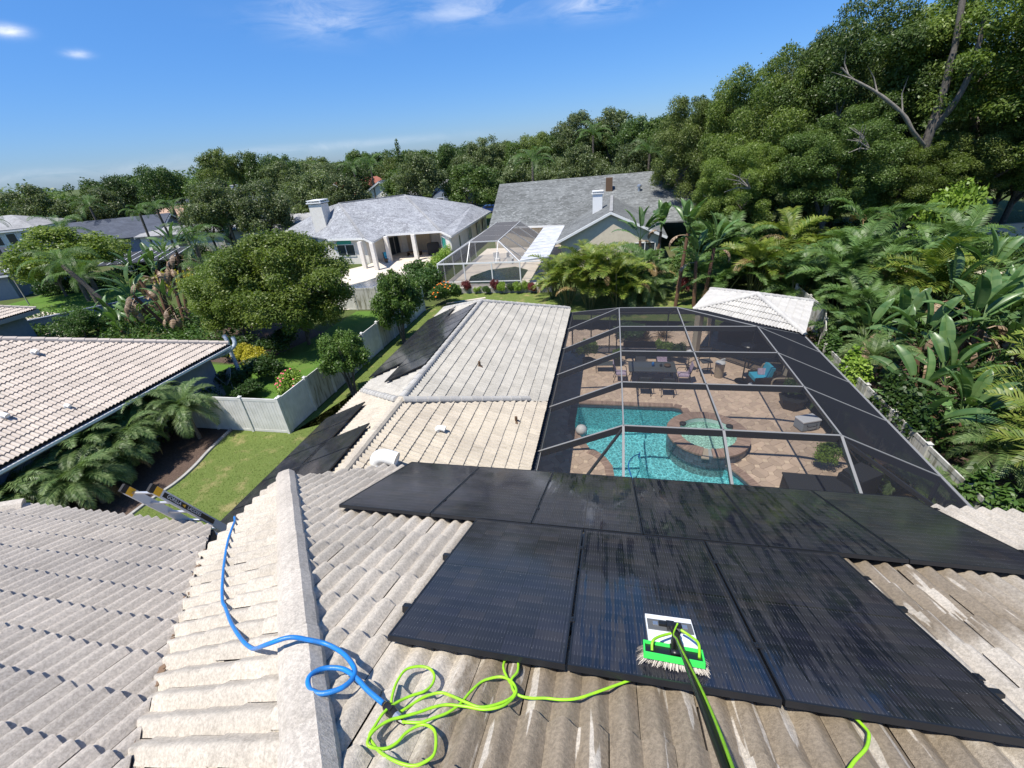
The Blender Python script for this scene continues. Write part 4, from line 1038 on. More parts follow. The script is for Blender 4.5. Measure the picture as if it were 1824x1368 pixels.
m = MB(); m.lathe((0, 0, 0), [(.05, 0), (.05, .14)], 10); link('stem', m.mesh('stem', M['pot_tan']), t); m = MB(); m.lathe((0, 0, .14), [(.14, 0), (.1, .07), (.02, .1)], 12); link('cap', m.mesh('cap', M['trim_white']), t)
t = thing('cooler', 'white and grey ice cooler box on the deck by the right screen wall', 'cooler', (7.75, 16.15, .05), .35)
m = MB(); m.box((0, 0, .20), (.75, .48, .36)); o = link('body', m.mesh('body', M['cooler_grey']), t)
m = MB(); m.box((0, 0, .425), (.78, .51, .09)); l = link('lid', m.mesh('lid', M['cooler_white']), t)
for q_ in (o, l):
    bv = q_.modifiers.new('soft', 'BEVEL'); bv.width = .035; bv.segments = 3
m = MB(); m.tube(smooth_pts([(-.2, -.25, .3), (-.16, -.29, .24), (.16, -.29, .24), (.2, -.25, .3)], 4), .015, 6); link('handle', m.mesh('handle', M['black_plastic']), t)
t = thing('storage_box', 'large charcoal storage box at the near end of the pool deck', 'storage box', (6.55, 12.0, .05), -.03)
m = MB(); m.box((0, 0, .30), (1.7, .85, .60)); link('body', m.mesh('body', M['box_dark']), t); m = MB(); m.box((0, 0, .625), (1.76, .9, .05)); link('lid', m.mesh('lid', M['box_dark']), t)
t = thing('storage_box', 'charcoal covered grill beside the storage box', 'grill cover', (7.75, 12.25, .05), .55)
m = MB(); m.box((0, 0, .45), (.9, .7, .9)); m.prism([(-.45, -.35), (.45, -.35), (.40, .3), (-.40, .3)], .9, 1.05); link('cover', m.mesh('cover', M['box_dark']), t)
t = thing('stone_planter', 'dark angular planter by the right screen wall', 'planter', (7.7, 17.7, .05), .5)
m = MB(); m.lathe((0, 0, 0), [(.38, 0), (.55, .5), (.5, .5), (.46, .42)], 6); link('pot', m.mesh('pot', M['pot_dark']), t)
t = thing('glass_side_table', 'low glass side table on the deck left of the patio table', 'side table', (-.1, 20.75, .05), .05)
m = MB(); m.box((0, 0, .42), (.95, .5, .02)); link('tabletop', m.mesh('tabletop', M['table_glass']), t)
for sx in (-1, 1):
    for sy in (-1, 1): m = MB(); m.cyl((sx*.44, sy*.22, 0), (sx*.44, sy*.22, .41), .015, n=6); link('leg', m.mesh('leg', M['black_metal']), t)
t = thing('bench', 'long black bench along the far side of the patio', 'bench', (2.0, 22.3, .05))
m = MB(); m.box((0, 0, .45), (2.3, .4, .06)); m.box((0, .18, .75), (2.3, .04, .35)); link('seat', m.mesh('seat', M['black_metal']), t)
for sx in (-1, 1): m = MB(); m.box((sx*1.0, 0, .21), (.05, .38, .42)); link('leg', m.mesh('leg', M['black_metal']), t)
m = MB(); m.prism([(8.0, 13.1), (8.25, 13.15), (8.22, 12.9), (7.98, 12.85)], .05, .13); tag(m.build('stacked_bricks', M['paver_light']), 'pale brick lying on the deck beside the covered grill', 'brick')

# ------------------------------------------------------------------ plants: crowns, fronds, paddle leaves
def crown_mesh(name, mat, clumps, n, leaf, seed, aspect=1.9, upb=.35, shell=.45, droop=0., jit=.28):
    g = np.random.default_rng(seed); cl = np.array(clumps, float)
    p = cl[:, 3]**2; ci = g.choice(len(cl), n, p=p/p.sum())
    d = g.normal(size=(n, 3)); d[:, 2] += upb; d /= np.linalg.norm(d, axis=1)[:, None]
    r = cl[ci, 3]*(shell+(1.05-shell)*g.random(n)**.7)
    fl = cl[ci, 4] if cl.shape[1] > 4 else np.ones(n)
    c = cl[ci, :3]+d*r[:, None]*np.stack([np.ones(n), np.ones(n), fl], 1)+g.normal(size=(n, 3))*(cl[ci, 3]*jit*g.random(n)**1.5)[:, None]
    nr = d*.6+g.normal(size=(n, 3))*.55+np.array([0, 0, .35]); nr /= np.linalg.norm(nr, axis=1)[:, None]
    t = g.normal(size=(n, 3)); t[:, 2] -= droop; t -= nr*(t*nr).sum(1)[:, None]; t /= np.linalg.norm(t, axis=1)[:, None]
    b = np.cross(nr, t); s = leaf*(.55+.9*g.random(n))[:, None]
    V = np.empty((n, 4, 3)); V[:, 0] = c-t*s*.5; V[:, 1] = c+b*s*.5/aspect+t*s*.05; V[:, 2] = c+t*s*.5; V[:, 3] = c-b*s*.5/aspect+t*s*.05
    F = np.arange(n*4).reshape(n, 4)
    ct = g.random(len(cl))
    tint = np.clip(.15+.45*ct[ci]+.40*g.random(n), 0, 1)
    return np_mesh(name, V.reshape(-1, 3), F, M[mat], tint)
def ball_clumps(g, k, rx, rz, r0, r1, flat=.8, zmin=-.8, core=True):
    out = []
    for i in range(k):
        while True:
            d = Vector((g.gauss(0, 1), g.gauss(0, 1), g.gauss(0, 1))).normalized()
            if d.z > zmin: break
        q = g.uniform(.5, .86); out.append((d.x*rx*q, d.y*rx*q, d.z*rz*q, g.uniform(r0, r1), flat))
    if core: out.append((0, 0, 0, rx*.5, rz/rx))
    return out
def trunk_mesh(name, mat, seed, r=.06, split=.35, limbs=6, spread=.75, lean=.1):
    """unit tree: base at z=0, crown centre near z=1, crown radius 1 -> limbs reach out"""
    g = random.Random(seed); m = MB()
    top = Vector((g.uniform(-lean, lean), g.uniform(-lean, lean), .62))
    m.tube(smooth_pts([(0, 0, -.02), (top.x*.3, top.y*.3, .25), top], 4), [r*1.5]+[r]*7+[r*.8], 8)
    for i in range(limbs):
        a = 2*PI*i/limbs+g.uniform(-.4, .4); st = Vector((top.x*.6, top.y*.6, split+g.uniform(0, .22)))
        q = g.uniform(.5, 1.)*spread; e = Vector((math.cos(a)*q, math.sin(a)*q, .86+g.uniform(-.1, .16)))
        mid = st.lerp(e, .5)+Vector((g.uniform(-.08, .08), g.uniform(-.08, .08), .06))
        m.tube([st, mid, e], [r*.55, r*.38, r*.14], 6)
        for k in range(2):
            f = mid.lerp(e, g.uniform(.0, .6)); h = f+Vector((g.uniform(-.3, .3), g.uniform(-.3, .3), g.uniform(.02, .16)))
            m.tube([f, f.lerp(h, .5)+Vector((0, 0, .03)), h], [r*.25, r*.18, r*.07], 5)
    return m.mesh(name, M[mat])
GR = random.Random(5)
OAKC = [crown_mesh('crown', 'oak', ball_clumps(GR, 150, 1., .95, .06, .20, .75, -.8), 120000, .027, 20+i, 2.3, .35, .40, 0., .16) for i in range(3)]
OAKT = [trunk_mesh('trunk', 'bark', 30+i, .045) for i in range(3)]
FARC = [crown_mesh('crown', 'fargreen', ball_clumps(GR, 60, 1., .95, .10, .27, .8, -.7), 17000, .055, 40+i, 1.7) for i in range(4)]
FARC2 = [crown_mesh('crown', 'oak2', ball_clumps(GR, 60, 1., .9, .10, .27, .75, -.6), 17000, .055, 60+i, 1.7) for i in range(3)]
CONE = [crown_mesh('crown', 'fargreen', [(GR.uniform(-.35, .35)*(1-z), GR.uniform(-.35, .35)*(1-z), z*2-1, .44*(1-z)+.10, .8) for z in [i/26 for i in range(26)]], 6000, .085, 70+i, 1.8) for i in range(2)]
FART = [trunk_mesh('trunk', 'bark_dark', 50+i, .05, limbs=4) for i in range(2)]
def tree(label, x, y, h, r, crown, trunk, group=None, cat='tree', name='tree', hv=None, z=0, cm=None, rz=None):
    t = thing(name, label, cat, (x, y, z), 0, group)
    hv = hv or min(h*.42, r*1.0); a = random.uniform(0, 6.28) if rz is None else rz
    c = link('crown', crown, t, (0, 0, h-hv), (0, 0, a), (r, r, hv))
    if cm: c.material_slots[0].link = 'OBJECT'; c.material_slots[0].material = M[cm]
    s = (h-hv); link('trunk', trunk, t, (0, 0, 0), (0, 0, a), (r*.85, r*.85, s))
    return t
# --- big oaks behind the palms at the right
GO = 'tall oaks behind the palms'
oaks = [(27.0, 44.0, 21.0, 8.0, 7.0, 'tallest oak with a pale forked trunk at the far right of the picture'),
        (19.5, 47.5, 19.6, 7.0, 7.6, 'oak whose crown leaves the top of the picture, left of the forked trunk'),
        (13.6, 49.5, 17.3, 6.2, 7.6, 'oak with bare grey branches showing in the middle of its crown'),
        (8.6, 54.5, 15.2, 5.4, 6.8, 'leftmost of the big oaks, sloping down to the grey shingle roof'),
        (33.0, 38.0, 19.5, 8.0, 8.2, 'oak at the right edge over the pale wall'),
        (20.0, 55.0, 19.0, 8.0, 7.8, 'oak filling the gap behind the forked trunk'),
        (11.2, 44.2, 10.4, 4.4, 4.4, 'lower oak overhanging the shingle roof behind the banana plants'),
        (17.2, 42.0, 12.0, 5.0, 4.4, 'mid height oak in shade above the areca palms'),
        (36.0, 47.0, 20.0, 8.0, 8.2, 'oak behind the wall at the right edge'),
        (31.0, 31.5, 14.5, 5.2, 4.6, 'oak with orange dead sprigs low at the right edge')]
oaks += [(22.5, 42.0, 9.6, 4.2, 3.4, 'low shaded oak just left of the forked trunk'), (27.5, 43.5, 11.0, 4.6, 3.6, 'low shaded oak right of the forked trunk above the pale wall'), (18.5, 44.5, 9.0, 4.2, 3.9, 'low dense oak above the orange fronds'),
         (14.2, 45.0, 8.4, 4.0, 3.9, 'low dense oak right of the grey shingle roof'), (10.5, 47.0, 8.0, 3.6, 3.8, 'low dense oak hiding the right end of the shingle roof'), (31.5, 45.0, 13.0, 5.5, 5.0, 'oak over the pale wall between forked trunk and right edge'),
         (30.0, 54.0, 9.0, 5.5, 4.2, 'low leafy tree behind the pale wall, below the oaks'), (38.0, 56.0, 9.5, 6.0, 4.5, 'low leafy tree behind the pale wall at the right edge'), (23.0, 57.0, 8.5, 5.0, 4.0, 'low leafy tree far behind the forked trunk'), (16.0, 60.0, 8.5, 5.0, 4.0, 'low leafy tree behind the shaded oaks right of the shingle roof')]
for i, (x, y, h, r, hv, lb) in enumerate(oaks): tree(lb, x, y, h, r, OAKC[i % 3], OAKT[i % 3], GO, 'oak tree', 'oak_tree', hv, cm=[None, 'fargreen', None, 'faryellow', None, 'oak2', None, 'fargreen'][i % 8])
t = thing('bare_oak', 'tall pale forked trunk standing in front of the oak crowns', 'bare tree', (22.7, 42.4, 0))
m = MB(); m.tube(smooth_pts([(.1, 0, 0), (-.1, -.4, 5.8), (-.4, -.9, 8.6), (-.4, -1.0, 11.2), (-.6, -1.0, 14.0), (-1.0, -.8, 17)], 6), [.36]*6+[.33]*6+[.30]*6+[.24]*6+[.18]*6+[.12], 9)
m.tube(smooth_pts([(-.4, -.9, 9.2), (.1, -1.8, 11.2), (.2, -2.0, 13.2), (0., -1.9, 15.6)], 5), [.22]*5+[.18]*5+[.13]*5+[.09], 8); m.build('trunk', M['bark'], t, True, False)
m = MB(); m.tube(smooth_pts([(-.3, -.8, 8.3), (-2.0, -2.0, 9.4), (-3.1, -2.2, 10.6), (-5.1, -2.4, 12.0), (-6.7, -2.4, 12.9), (-7.7, -2.4, 13.7)], 5), [.16]*5+[.14]*5+[.12]*5+[.09]*5+[.05]*6, 7)
for a, b_, c in (((-6.7, -2.4, 12.9), (-7.5, -2.5, 13.2), (-8.3, -2.5, 13.5)), ((-7.2, -2.4, 13.3), (-7.6, -2.5, 13.9), (-7.7, -2.5, 14.7)), ((-5.1, -2.4, 12.0), (-5.6, -2.5, 12.9), (-6.2, -2.6, 13.6)), ((-3.1, -2.2, 10.6), (-3.6, -2.4, 11.8), (-3.5, -2.4, 12.8))): m.tube([a, b_, c], [.05, .035, .015], 6)
m.build('limb', M['bark_pale'], t, True, False)
for i, (x, y, z, lb) in enumerate(((10.6, 40.2, 6.4, 'pale dead branches sticking out over the shingle roof corner'), (27.5, 33.0, 6.0, 'pale dead branch in the shade at the right edge'), (17.4, 38.4, 8.6, 'bare grey branches inside the dark oak crown'))):
    m = MB(); g = random.Random(90+i)
    for k in range(5):
        e = Vector((g.uniform(-2.6, -.4), g.uniform(-1.2, .6), g.uniform(-.2, 1.5))); m.tube([(0, 0, 0), e*.5+Vector((0, 0, .2)), e], [.06, .045, .015], 6)
        m.tube([e*.5, e*.7+Vector((.2, -.3, .5))], [.035, .012], 5)
    tag(m.build('dead_branch', M['bark_pale']), lb, 'branch').location = (x, y, z)
# --- trees beyond the houses: (x, y, height, radius, kind)
far = [(-128, 70, 14, 8, 0), (-112, 62, 12.4, 7, 0), (-101, 64, 12.2, 6, 1), (-97, 71, 12.2, 5, 0), (-94, 75, 13.2, 5, 0), (-88, 66, 10.5, 5, 2), (-82, 74, 14.4, 4.6, 0), (-77, 78, 13.4, 5, 0), (-71, 77, 15.8, 4.2, 0), (-67, 81, 15.4, 4.2, 0), (-63, 83, 14.4, 4.5, 0), (-60, 78, 12.4, 5, 2),
       (-92, 124, 13.4, 7, 0), (-84, 122, 13.4, 7, 0), (-100, 150, 15, 8, 0), (-84, 148, 15.6, 8, 0), (-70, 140, 14.5, 8, 0), (-75, 120, 12.5, 7, 0), (-58, 100, 12.2, 5.5, 0), (-46, 101, 14.4, 3.2, 3), (-50, 106, 12.5, 5, 0), (-41, 102, 13., 4.6, 0), (-35, 104, 14, 5, 0), (-29, 99, 13.4, 4.6, 0), (-25, 97, 14, 4.4, 1), (-19, 99, 13.2, 5, 0), (-15, 99, 14, 4.2, 0), (-10, 96, 13.8, 4.5, 0),
       (-6, 86, 15.8, 4.6, 2), (0, 86, 15.6, 4.6, 2), (4, 79, 14.4, 4.8, 0), (8, 74, 14.2, 5, 0), (3, 68, 10.8, 4.5, 1), (10, 64, 14, 5, 0), (-4, 76, 11.2, 4.6, 1), (-9, 80, 9.8, 4.6, 0), (-15, 82, 10.5, 5, 1), (-22, 73, 10.4, 5.2, 0), (-29, 70, 11.6, 4.8, 1), (-34, 76, 10.5, 4.6, 0),
       (-58, 57, 9.2, 3.6, 1), (-53, 55, 10.6, 4.8, 1), (-47, 56, 10.4, 4.6, 1), (-46, 67, 10.8, 5.4, 1), (-40, 66, 9.6, 4.6, 1), 
       (-108, 88, 13, 7, 0), (-120, 96, 14, 8, 0), (-70, 100, 13, 7, 0), (-64, 98, 12, 6, 1), (-132, 120, 15, 9, 0), (-115, 135, 15, 9, 0), (-55, 125, 14, 8, 0), (-40, 120, 14, 8, 0), (-25, 118, 14, 8, 0), (-8, 112, 14, 8, 0), (10, 100, 15, 8, 0), (20, 84, 16, 8, 0), (30, 70, 17, 8, 0), (40, 62, 17, 8, 0), (16, 70, 15, 6, 0), (-2, 92, 14, 6, 0)]
flab = {0: 'dark green tree in the line of woods beyond the houses', 1: 'grey green oak among the houses in the distance', 2: 'tall open crowned tree rising over the far tree line', 3: 'slim pointed conifer standing up from the far tree line'}
fown = {(-58, 57): 'grey green oak left of the wide one, behind the three far palms', (-53, 55): 'wide grey green oak standing over the slate roofs', (-47, 56): 'grey green oak just left of the pale flat roof and white chimney', (-46, 67): 'grey green oak between the white chimney and the teal house', (-40, 66): 'grey green oak right behind the white chimney',
        (-101, 64): 'yellowish oak in the tree line over the two storey white house', (-25, 97): 'round oak behind the gap between the white house and the grey roof', (3, 68): 'grey green oak over the right end of the grey shingle ridge', (-4, 76): 'grey green oak over the middle of the grey shingle ridge', (-15, 82): 'grey green oak over the left end of the grey shingle ridge', (-29, 70): 'grey green oak behind the ridge of the white house', (-64, 98): 'grey green oak behind the grey gabled house',
        (-88, 66): 'tree directly behind the slate roof with the skylight', (-60, 78): 'open crowned tree behind the pale flat roofed building', (-6, 86): 'tall open crowned tree above the tall far palm', (0, 86): 'tallest open crowned tree just left of the big oaks',
        (-71, 77): 'tallest dark tree of the clump above the dark blue roofs', (-67, 81): 'second tallest dark tree of the clump above the dark blue roofs', (-82, 74): 'dark round topped tree left of the tall clump above the dark blue roofs', (-22, 73): 'dark oak standing behind the right half of the white house', (-9, 80): 'low dark tree peeking over the grey shingle ridge beside the bright palm',
        (8, 74): 'dark tree touching the left side of the big oaks', (-35, 104): 'dark tree above the small blue grey house', (-29, 99): 'dark tree right of the small blue grey house', (-34, 76): 'dark oak behind the left half of the white house roof'}
for i, (x, y, h, r, k) in enumerate(far):
    cr_ = CONE[i % 2] if k == 3 else (FARC2[i % 3] if k in (1, 2) else FARC[i % 4])
    q_ = random.uniform(.85, 1.25)
    tree(fown.get((x, y), flab[k]), x, y, h, r, cr_, FART[i % 2], ['dark trees of the far tree line', 'grey green oaks among the far houses', 'tall open crowned far trees', 'pointed far conifers'][k], 'tree', 'far_tree', min(h*.46, r*(1.05*q_ if k != 3 else 2.2)), cm=(['fardark', None, 'faryellow', None, 'fardark', 'oak2'][i % 6] if k == 0 else None))
# distant woods that read as one mass
wc = []
g = random.Random(77)
for i in range(260):
    a = g.uniform(-1.35, .62); d = g.uniform(150, 300); wc.append((math.sin(a)*d, math.cos(a)*d, g.uniform(4, 7.5), g.uniform(4.5, 6.5), .9))
o = link('woods', crown_mesh('woods', 'fargreen', wc, 130000, .75, 99, 1.6, .35, .6, 0., .08)); tag(o, kind='stuff')
# --- near broadleaf trees
BIGC = crown_mesh('crown', 'privet', ball_clumps(GR, 130, 1., .95, .09, .22, .8, -.8), 90000, .034, 101, 1.9)
tree('large round privet tree with many leaves in front of the white house', -19.9, 23.9, 8.1, 4.5, BIGC, trunk_mesh('trunk', 'bark', 110, .03, .15, 8, .8), None, 'tree', 'privet_tree', 3.9)
tree('smaller privet tree joined to the left side of the large round one', -25.6, 24.6, 6.3, 3.0, BIGC, OAKT[1], None, 'tree', 'privet_tree', 3.0)
CRC = [crown_mesh('crown', 'crape', ball_clumps(GR, 60, 1., .95, .12, .28, 1.0, -.8), 22000, .070, 120+i, 2.) for i in range(2)]
def multi_trunk(seed, n, h, r):
    g = random.Random(seed); m = MB()
    for i in range(n):
        a = 2*PI*i/n; e = Vector((math.cos(a)*r*g.uniform(.5, .9), math.sin(a)*r*g.uniform(.5, .9), h))
        m.tube(smooth_pts([(math.cos(a)*.08, math.sin(a)*.08, 0), (e.x*.35, e.y*.35, h*.45), e], 4), [.05]*4+[.038]*4+[.02], 6)
    return m.mesh('trunk', M['bark'])
def crape(label, x, y, h, r, i, hv):
    t = thing('crape_myrtle', label, 'tree', (x, y, 0), 0, 'crape myrtles along the white fence')
    link('crown', CRC[i], t, (0, 0, h-hv), (0, 0, random.random()*6), (r, r, hv)); link('trunk', multi_trunk(130+i, 6, h*.8, r*.7), t)
crape('crape myrtle with bright green tips beside the dirty fence panel', -12.7, 17.3, 3.85, 1.35, 0, 1.45)
crape('taller upright crape myrtle beside the far solar panels', -13.0, 24.2, 5.0, 1.75, 1, 2.1)
SHC = [crown_mesh('foliage', 'shrub', ball_clumps(GR, 18, 1., .8, .25, .42, .9, -.2), 3600, .13, 140+i, 1.8) for i in range(3)]
def shrub(label, x, y, r, h, mat='shrub', i=0, group=None, name='shrub', cat='shrub', z=0):
    o = link(name, SHC[i % 3], None, (x, y, z+h*.5), (0, 0, random.random()*6), (r, r, h*.62))
    if mat != 'shrub': o.material_slots[0].link = 'OBJECT'; o.material_slots[0].material = M[mat]
    return tag(o, label, cat, group)
shrub('golden yellow shrub by the corner of the tiled house at left', -21.0, 20.2, .75, 1.3, 'yellow_shrub', 0)
shrub('second golden yellow shrub behind the first near the roof corner', -22.4, 20.9, .7, 1.2, 'yellow_shrub', 1)
for i, (x, y, r, h, lb) in enumerate(((-20.3, 17.6, 1.1, 1.3, 'clipped green hedge bush beside the satellite dish'), (-18.8, 16.7, .9, .9, 'low clipped bush in front of the satellite dish'), (-19.4, 18.9, 1.3, 1.3, 'clipped bush behind the satellite dish'), (-21.0, 22.6, 1.4, 1.5, 'dark bush in the shade left of the privet trunk'), (-23.6, 22.0, 1.4, 1.2, 'low leafy bush behind the tiled roof corner'),
                                     (-16.6, 22.8, .9, 1.0, 'dark bush under the privet beside the fence'), (-12.6, 31.9, 1.25, 1.9, 'rounded shrub with orange flowers beyond the far panels'), (-15.2, 33.8, 1.6, 2.3, 'large shrub between the two back yards left of the grey screen cage'), (-16.6, 36.4, 1.7, 2.4, 'tall hedge shrub beside the patio of the white house'))):
    shrub(lb, x, y, r, h, 'hedge' if i < 6 else 'shrub', i)
t = shrub('flowering bush with pink blossoms behind the white fence', -15.4, 16.5, .85, 1.7, 'lime_shrub', 2)
m = MB(); g = random.Random(3)
for k in range(26): d = Vector((g.gauss(0, 1), g.gauss(0, 1), abs(g.gauss(0, 1)))).normalized(); m.lathe((d.x*1.0, d.y*1.0, d.z*.95), [(.03, 0), (.06, .03), (.02, .06)], 6)
link('blossoms', m.mesh('blossoms', M['pink']), t)
m = MB()
for k in range(16): d = Vector((g.gauss(0, 1), g.gauss(0, 1), abs(g.gauss(0, 1)))).normalized(); m.lathe((-12.5+d.x*1.1, 31.6+d.y*1.1, 1.0+d.z*.9), [(.04, 0), (.08, .04), (.03, .08)], 6)
o = m.build('flowers', M['orange']); tag(o, 'orange flowers on the shrub beyond the far solar panels', 'flowers')
for i, (x, mat, h) in enumerate(((-13.6, 'red_shrub', 1.0), (-11.9, 'red_shrub', 1.15), (-12.7, 'lime_shrub', .8), (-10.9, 'lime_shrub', .6), (-10.0, 'shrub', .7), (-9.4, 'red_shrub', 1.1), (-8.8, 'lime_shrub', 1.05), (-8.0, 'shrub', .8), (-7.4, 'lime_shrub', .95), (-6.7, 'lime_shrub', 1.0), (-6.1, 'red_shrub', .9), (-5.4, 'shrub', .9))):
    col = {'red_shrub': 'burgundy', 'lime_shrub': 'bright green', 'shrub': 'dark green'}[mat]
    shrub(['leftmost burgundy', 'burgundy pair', 'lime green', 'tiny lime', 'small dark green', 'middle burgundy', 'upright lime green', 'rounded dark', 'leafy lime green', 'rightmost lime green', 'rightmost burgundy', 'last dark green'][i]+' shrub in the row below the neighbour screen cage', x, 34.6+.3*(i % 2), .42, h, mat, i, 'shrubs in front of the neighbour screen cage')
shrub('leafy shrub at the foot of the tan gable', 3.6, 34.6, 1.2, 1.8, 'shrub', 0)
shrub('dark shrub under the gable right eave', 6.8, 35.2, 1.4, 2.4, 'hedge', 1)
shrub('bright shrub left of the gable window', -1.0, 34.8, 1.1, 1.6, 'lime_shrub', 2)
shrub('tall shrub below the low oak beside the gable', 8.6, 35.8, 1.6, 2.8, 'shrub', 3)
shrub('burgundy plant among the rusty stems', 5.4, 33.0, 0.6, 1.5, 'red_shrub', 4)
shrub('tall dark shrub behind the orange areca fronds', 11.0, 37.5, 1.8, 3.2, 'hedge', 5)
# long hedges and undergrowth masses
LATE_PALMS = []
def hedge(name, lb, x0, y0, x1, y1, w, h, mat, n, seed, cat='hedge', leaf=.14):
    L = math.hypot(x1-x0, y1-y0); k = max(3, int(L/.6)); g = random.Random(seed)
    cl = [(x0+(x1-x0)*(i+.5)/k+g.uniform(-.1, .1), y0+(y1-y0)*(i+.5)/k+g.uniform(-.1, .1), h*.55, w*g.uniform(.55, .7), h*.62/(w*.6)) for i in range(k)]
    return tag(link(name, crown_mesh(name, mat, cl, n, leaf, seed)), lb, cat)
hedge('hedge', 'clipped hedge with a yellow top beside the bright left lawn', -63, 36.4, -57, 40.4, 1.3, 1.5, 'hedge', 7000, 201, leaf=.2)
hedge('hedge', 'golden topped round hedge near the bird of paradise stems at left', -47.5, 37.5, -44, 39.5, 1.2, 1.6, 'yellow_shrub', 2500, 202, leaf=.2)
hedge('hedge', 'tall green hedge along the neighbour screen cage side', -16.6, 37.2, -17.6, 47.5, 1.0, 1.6, 'lime_shrub', 6000, 203, leaf=.16)
for i, (y0, y1, w_, h_, mt) in enumerate(((9.4, 11.6, .55, 2.0, 'shrub'), (13.6, 16.4, .6, 2.2, 'hedge'), (17.4, 18.9, .5, 1.9, 'lime_shrub'), (20.0, 21.4, .55, 2.0, 'shrub'))):
    hedge('fence_foliage', ('leafy foliage spilling over the right fence near the roof corner', 'dark foliage spilling over the right fence beside the enclosure middle', 'bright foliage clump on the right fence below the broad leaves', 'foliage over the right fence near the pavilion')[i], 9.9, y0, 9.9+.1*i, y1, w_, h_, mt, 3800, 210+i, 'shrub', .17)
for i, (x, y, h, s_) in enumerate(((9.3, 12.2, .8, .85), (9.25, 17.0, .7, .8), (9.3, 19.4, .8, .85))):
    LATE_PALMS.append(((' small palm leaning between screen wall and fence, nearest the roof', ' small palm between screen wall and fence, middle one', ' small palm between screen wall and fence, nearest the pavilion')[i].strip(), x, y, h, s_))
hedge('hedge', 'low hedge under the pygmy palms against the grey wall', -20.1, 6, -20.1, 16, .8, .9, 'hedge', 6000, 204, leaf=.12)
ug = [(random.uniform(10.4, 29), random.uniform(6, 38), random.uniform(.1, .7), random.uniform(.5, 1.1), .8) for i in range(330)]
ug = [c for c in ug if c[0] > 10.6+max(0, (c[1]-24)*.15)]
tag(link('undergrowth', crown_mesh('undergrowth', 'hedge', ug, 46000, .20, 205)), kind='stuff')
ug = [(random.uniform(-44, -27), random.uniform(23, 31), random.uniform(.1, .5), random.uniform(.5, 1.0), .8) for i in range(90)]+[(random.uniform(-66, -44), random.uniform(24, 30), random.uniform(.1, .6), random.uniform(.6, 1.2), .8) for i in range(40)]
tag(link('undergrowth', crown_mesh('undergrowth', 'shrub', ug, 22000, .22, 206)), kind='stuff')
ug = [(random.uniform(6, 30), random.uniform(35, 50), random.uniform(.2, 1.4), random.uniform(.7, 1.5), .9) for i in range(120)]+[(random.uniform(-64, -30), random.uniform(44, 60), random.uniform(.2, .8), random.uniform(.7, 1.4), .9) for i in range(60)]
tag(link('undergrowth', crown_mesh('undergrowth', 'shrub', ug, 60000, .26, 207)), kind='stuff')

def frond_mesh(name, mat, L, a0, bend, n, ll, lw, seed, hang=.5, vee=.5, bare=.15):
    """a feather frond: rises from the origin along +x and arches over"""
    g = random.Random(seed); V = []; F = []; ti = []
    K = 14; pts = [Vector((0, 0, 0))]; a = a0
    for i in range(K): pts.append(pts[-1]+Vector((math.cos(a), 0, math.sin(a)))*L/K); a -= bend/K*(.5+1.0*i/K)
    def at(s):
        f = s*K; i = min(int(f), K-1); return pts[i].lerp(pts[i+1], f-i), (pts[i+1]-pts[i]).normalized()
    w = .014*L**.5
    for i in range(K):   # midrib
        b = len(V)
        for p, r in ((pts[i], w*(1-i/K*.8)), (pts[i+1], w*(1-(i+1)/K*.8))): V += [tuple(p+Vector((0, r, 0))), tuple(p-Vector((0, r, 0)))]
        F.append([b, b+2, b+3, b+1]); ti.append(.9)
    for i in range(n):
        s = bare+(1-bare)*(i+.5)/n; p, d = at(s)
        le = ll*(math.sin(PI*min(1, .18+.80*((s-bare)/(1-bare)))))**.6*g.uniform(.85, 1.1)
        upn = Vector((-d.z, 0, d.x))
        for sd in (-1, 1):
            o = (Vector((0, sd, 0))*.80+d*.62+upn*vee*g.uniform(.5, 1.1)).normalized()
            tip2 = (o-Vector((0, 0, hang*g.uniform(.7, 1.4)))).normalized()
            m1 = p+o*le*.5; e = m1+tip2*le*.5; wv = d*lw*.5
            b = len(V); V += [tuple(p+wv*.5), tuple(p-wv*.5), tuple(m1+wv), tuple(m1-wv), tuple(e)]
            F += [[b, b+2, b+3, b+1], [b+2, b+4, b+3]]; c = g.random(); ti += [c, c]
    return np_mesh(name, V, F, M[mat], ti)
PYG = [frond_mesh('frond', 'pygmy', 1.55, a, 2.1, 40, .36, .030, 300+i, .45, .3, .08) for i, a in enumerate((1.15, .75, .35))]
PYGD = frond_mesh('frond', 'dryfrond', 1.35, .1, 1.6, 30, .28, .022, 310, .5, .1, .1)
ARE = [frond_mesh('frond', 'areca', 2.3, a, 1.7, 30, .62, .062, 320+i, .45, .55, .2) for i, a in enumerate((1.3, 1.05, .75))]
AREG = [frond_mesh('frond', 'palm', 2.3, a, 1.6, 30, .62, .065, 325+i, .45, .5, .2) for i, a in enumerate((1.25, .95, .6))]
ARED = frond_mesh('frond', 'dryfrond', 2.1, .7, 2.3, 26, .5, .04, 330, .9, .2, .2)
QUE = [frond_mesh('frond', 'palm', 3.0, a, 2.1, 44, .70, .035, 340+i, 1.1, .3, .12) for i, a in enumerate((1.2, .8, .35))]
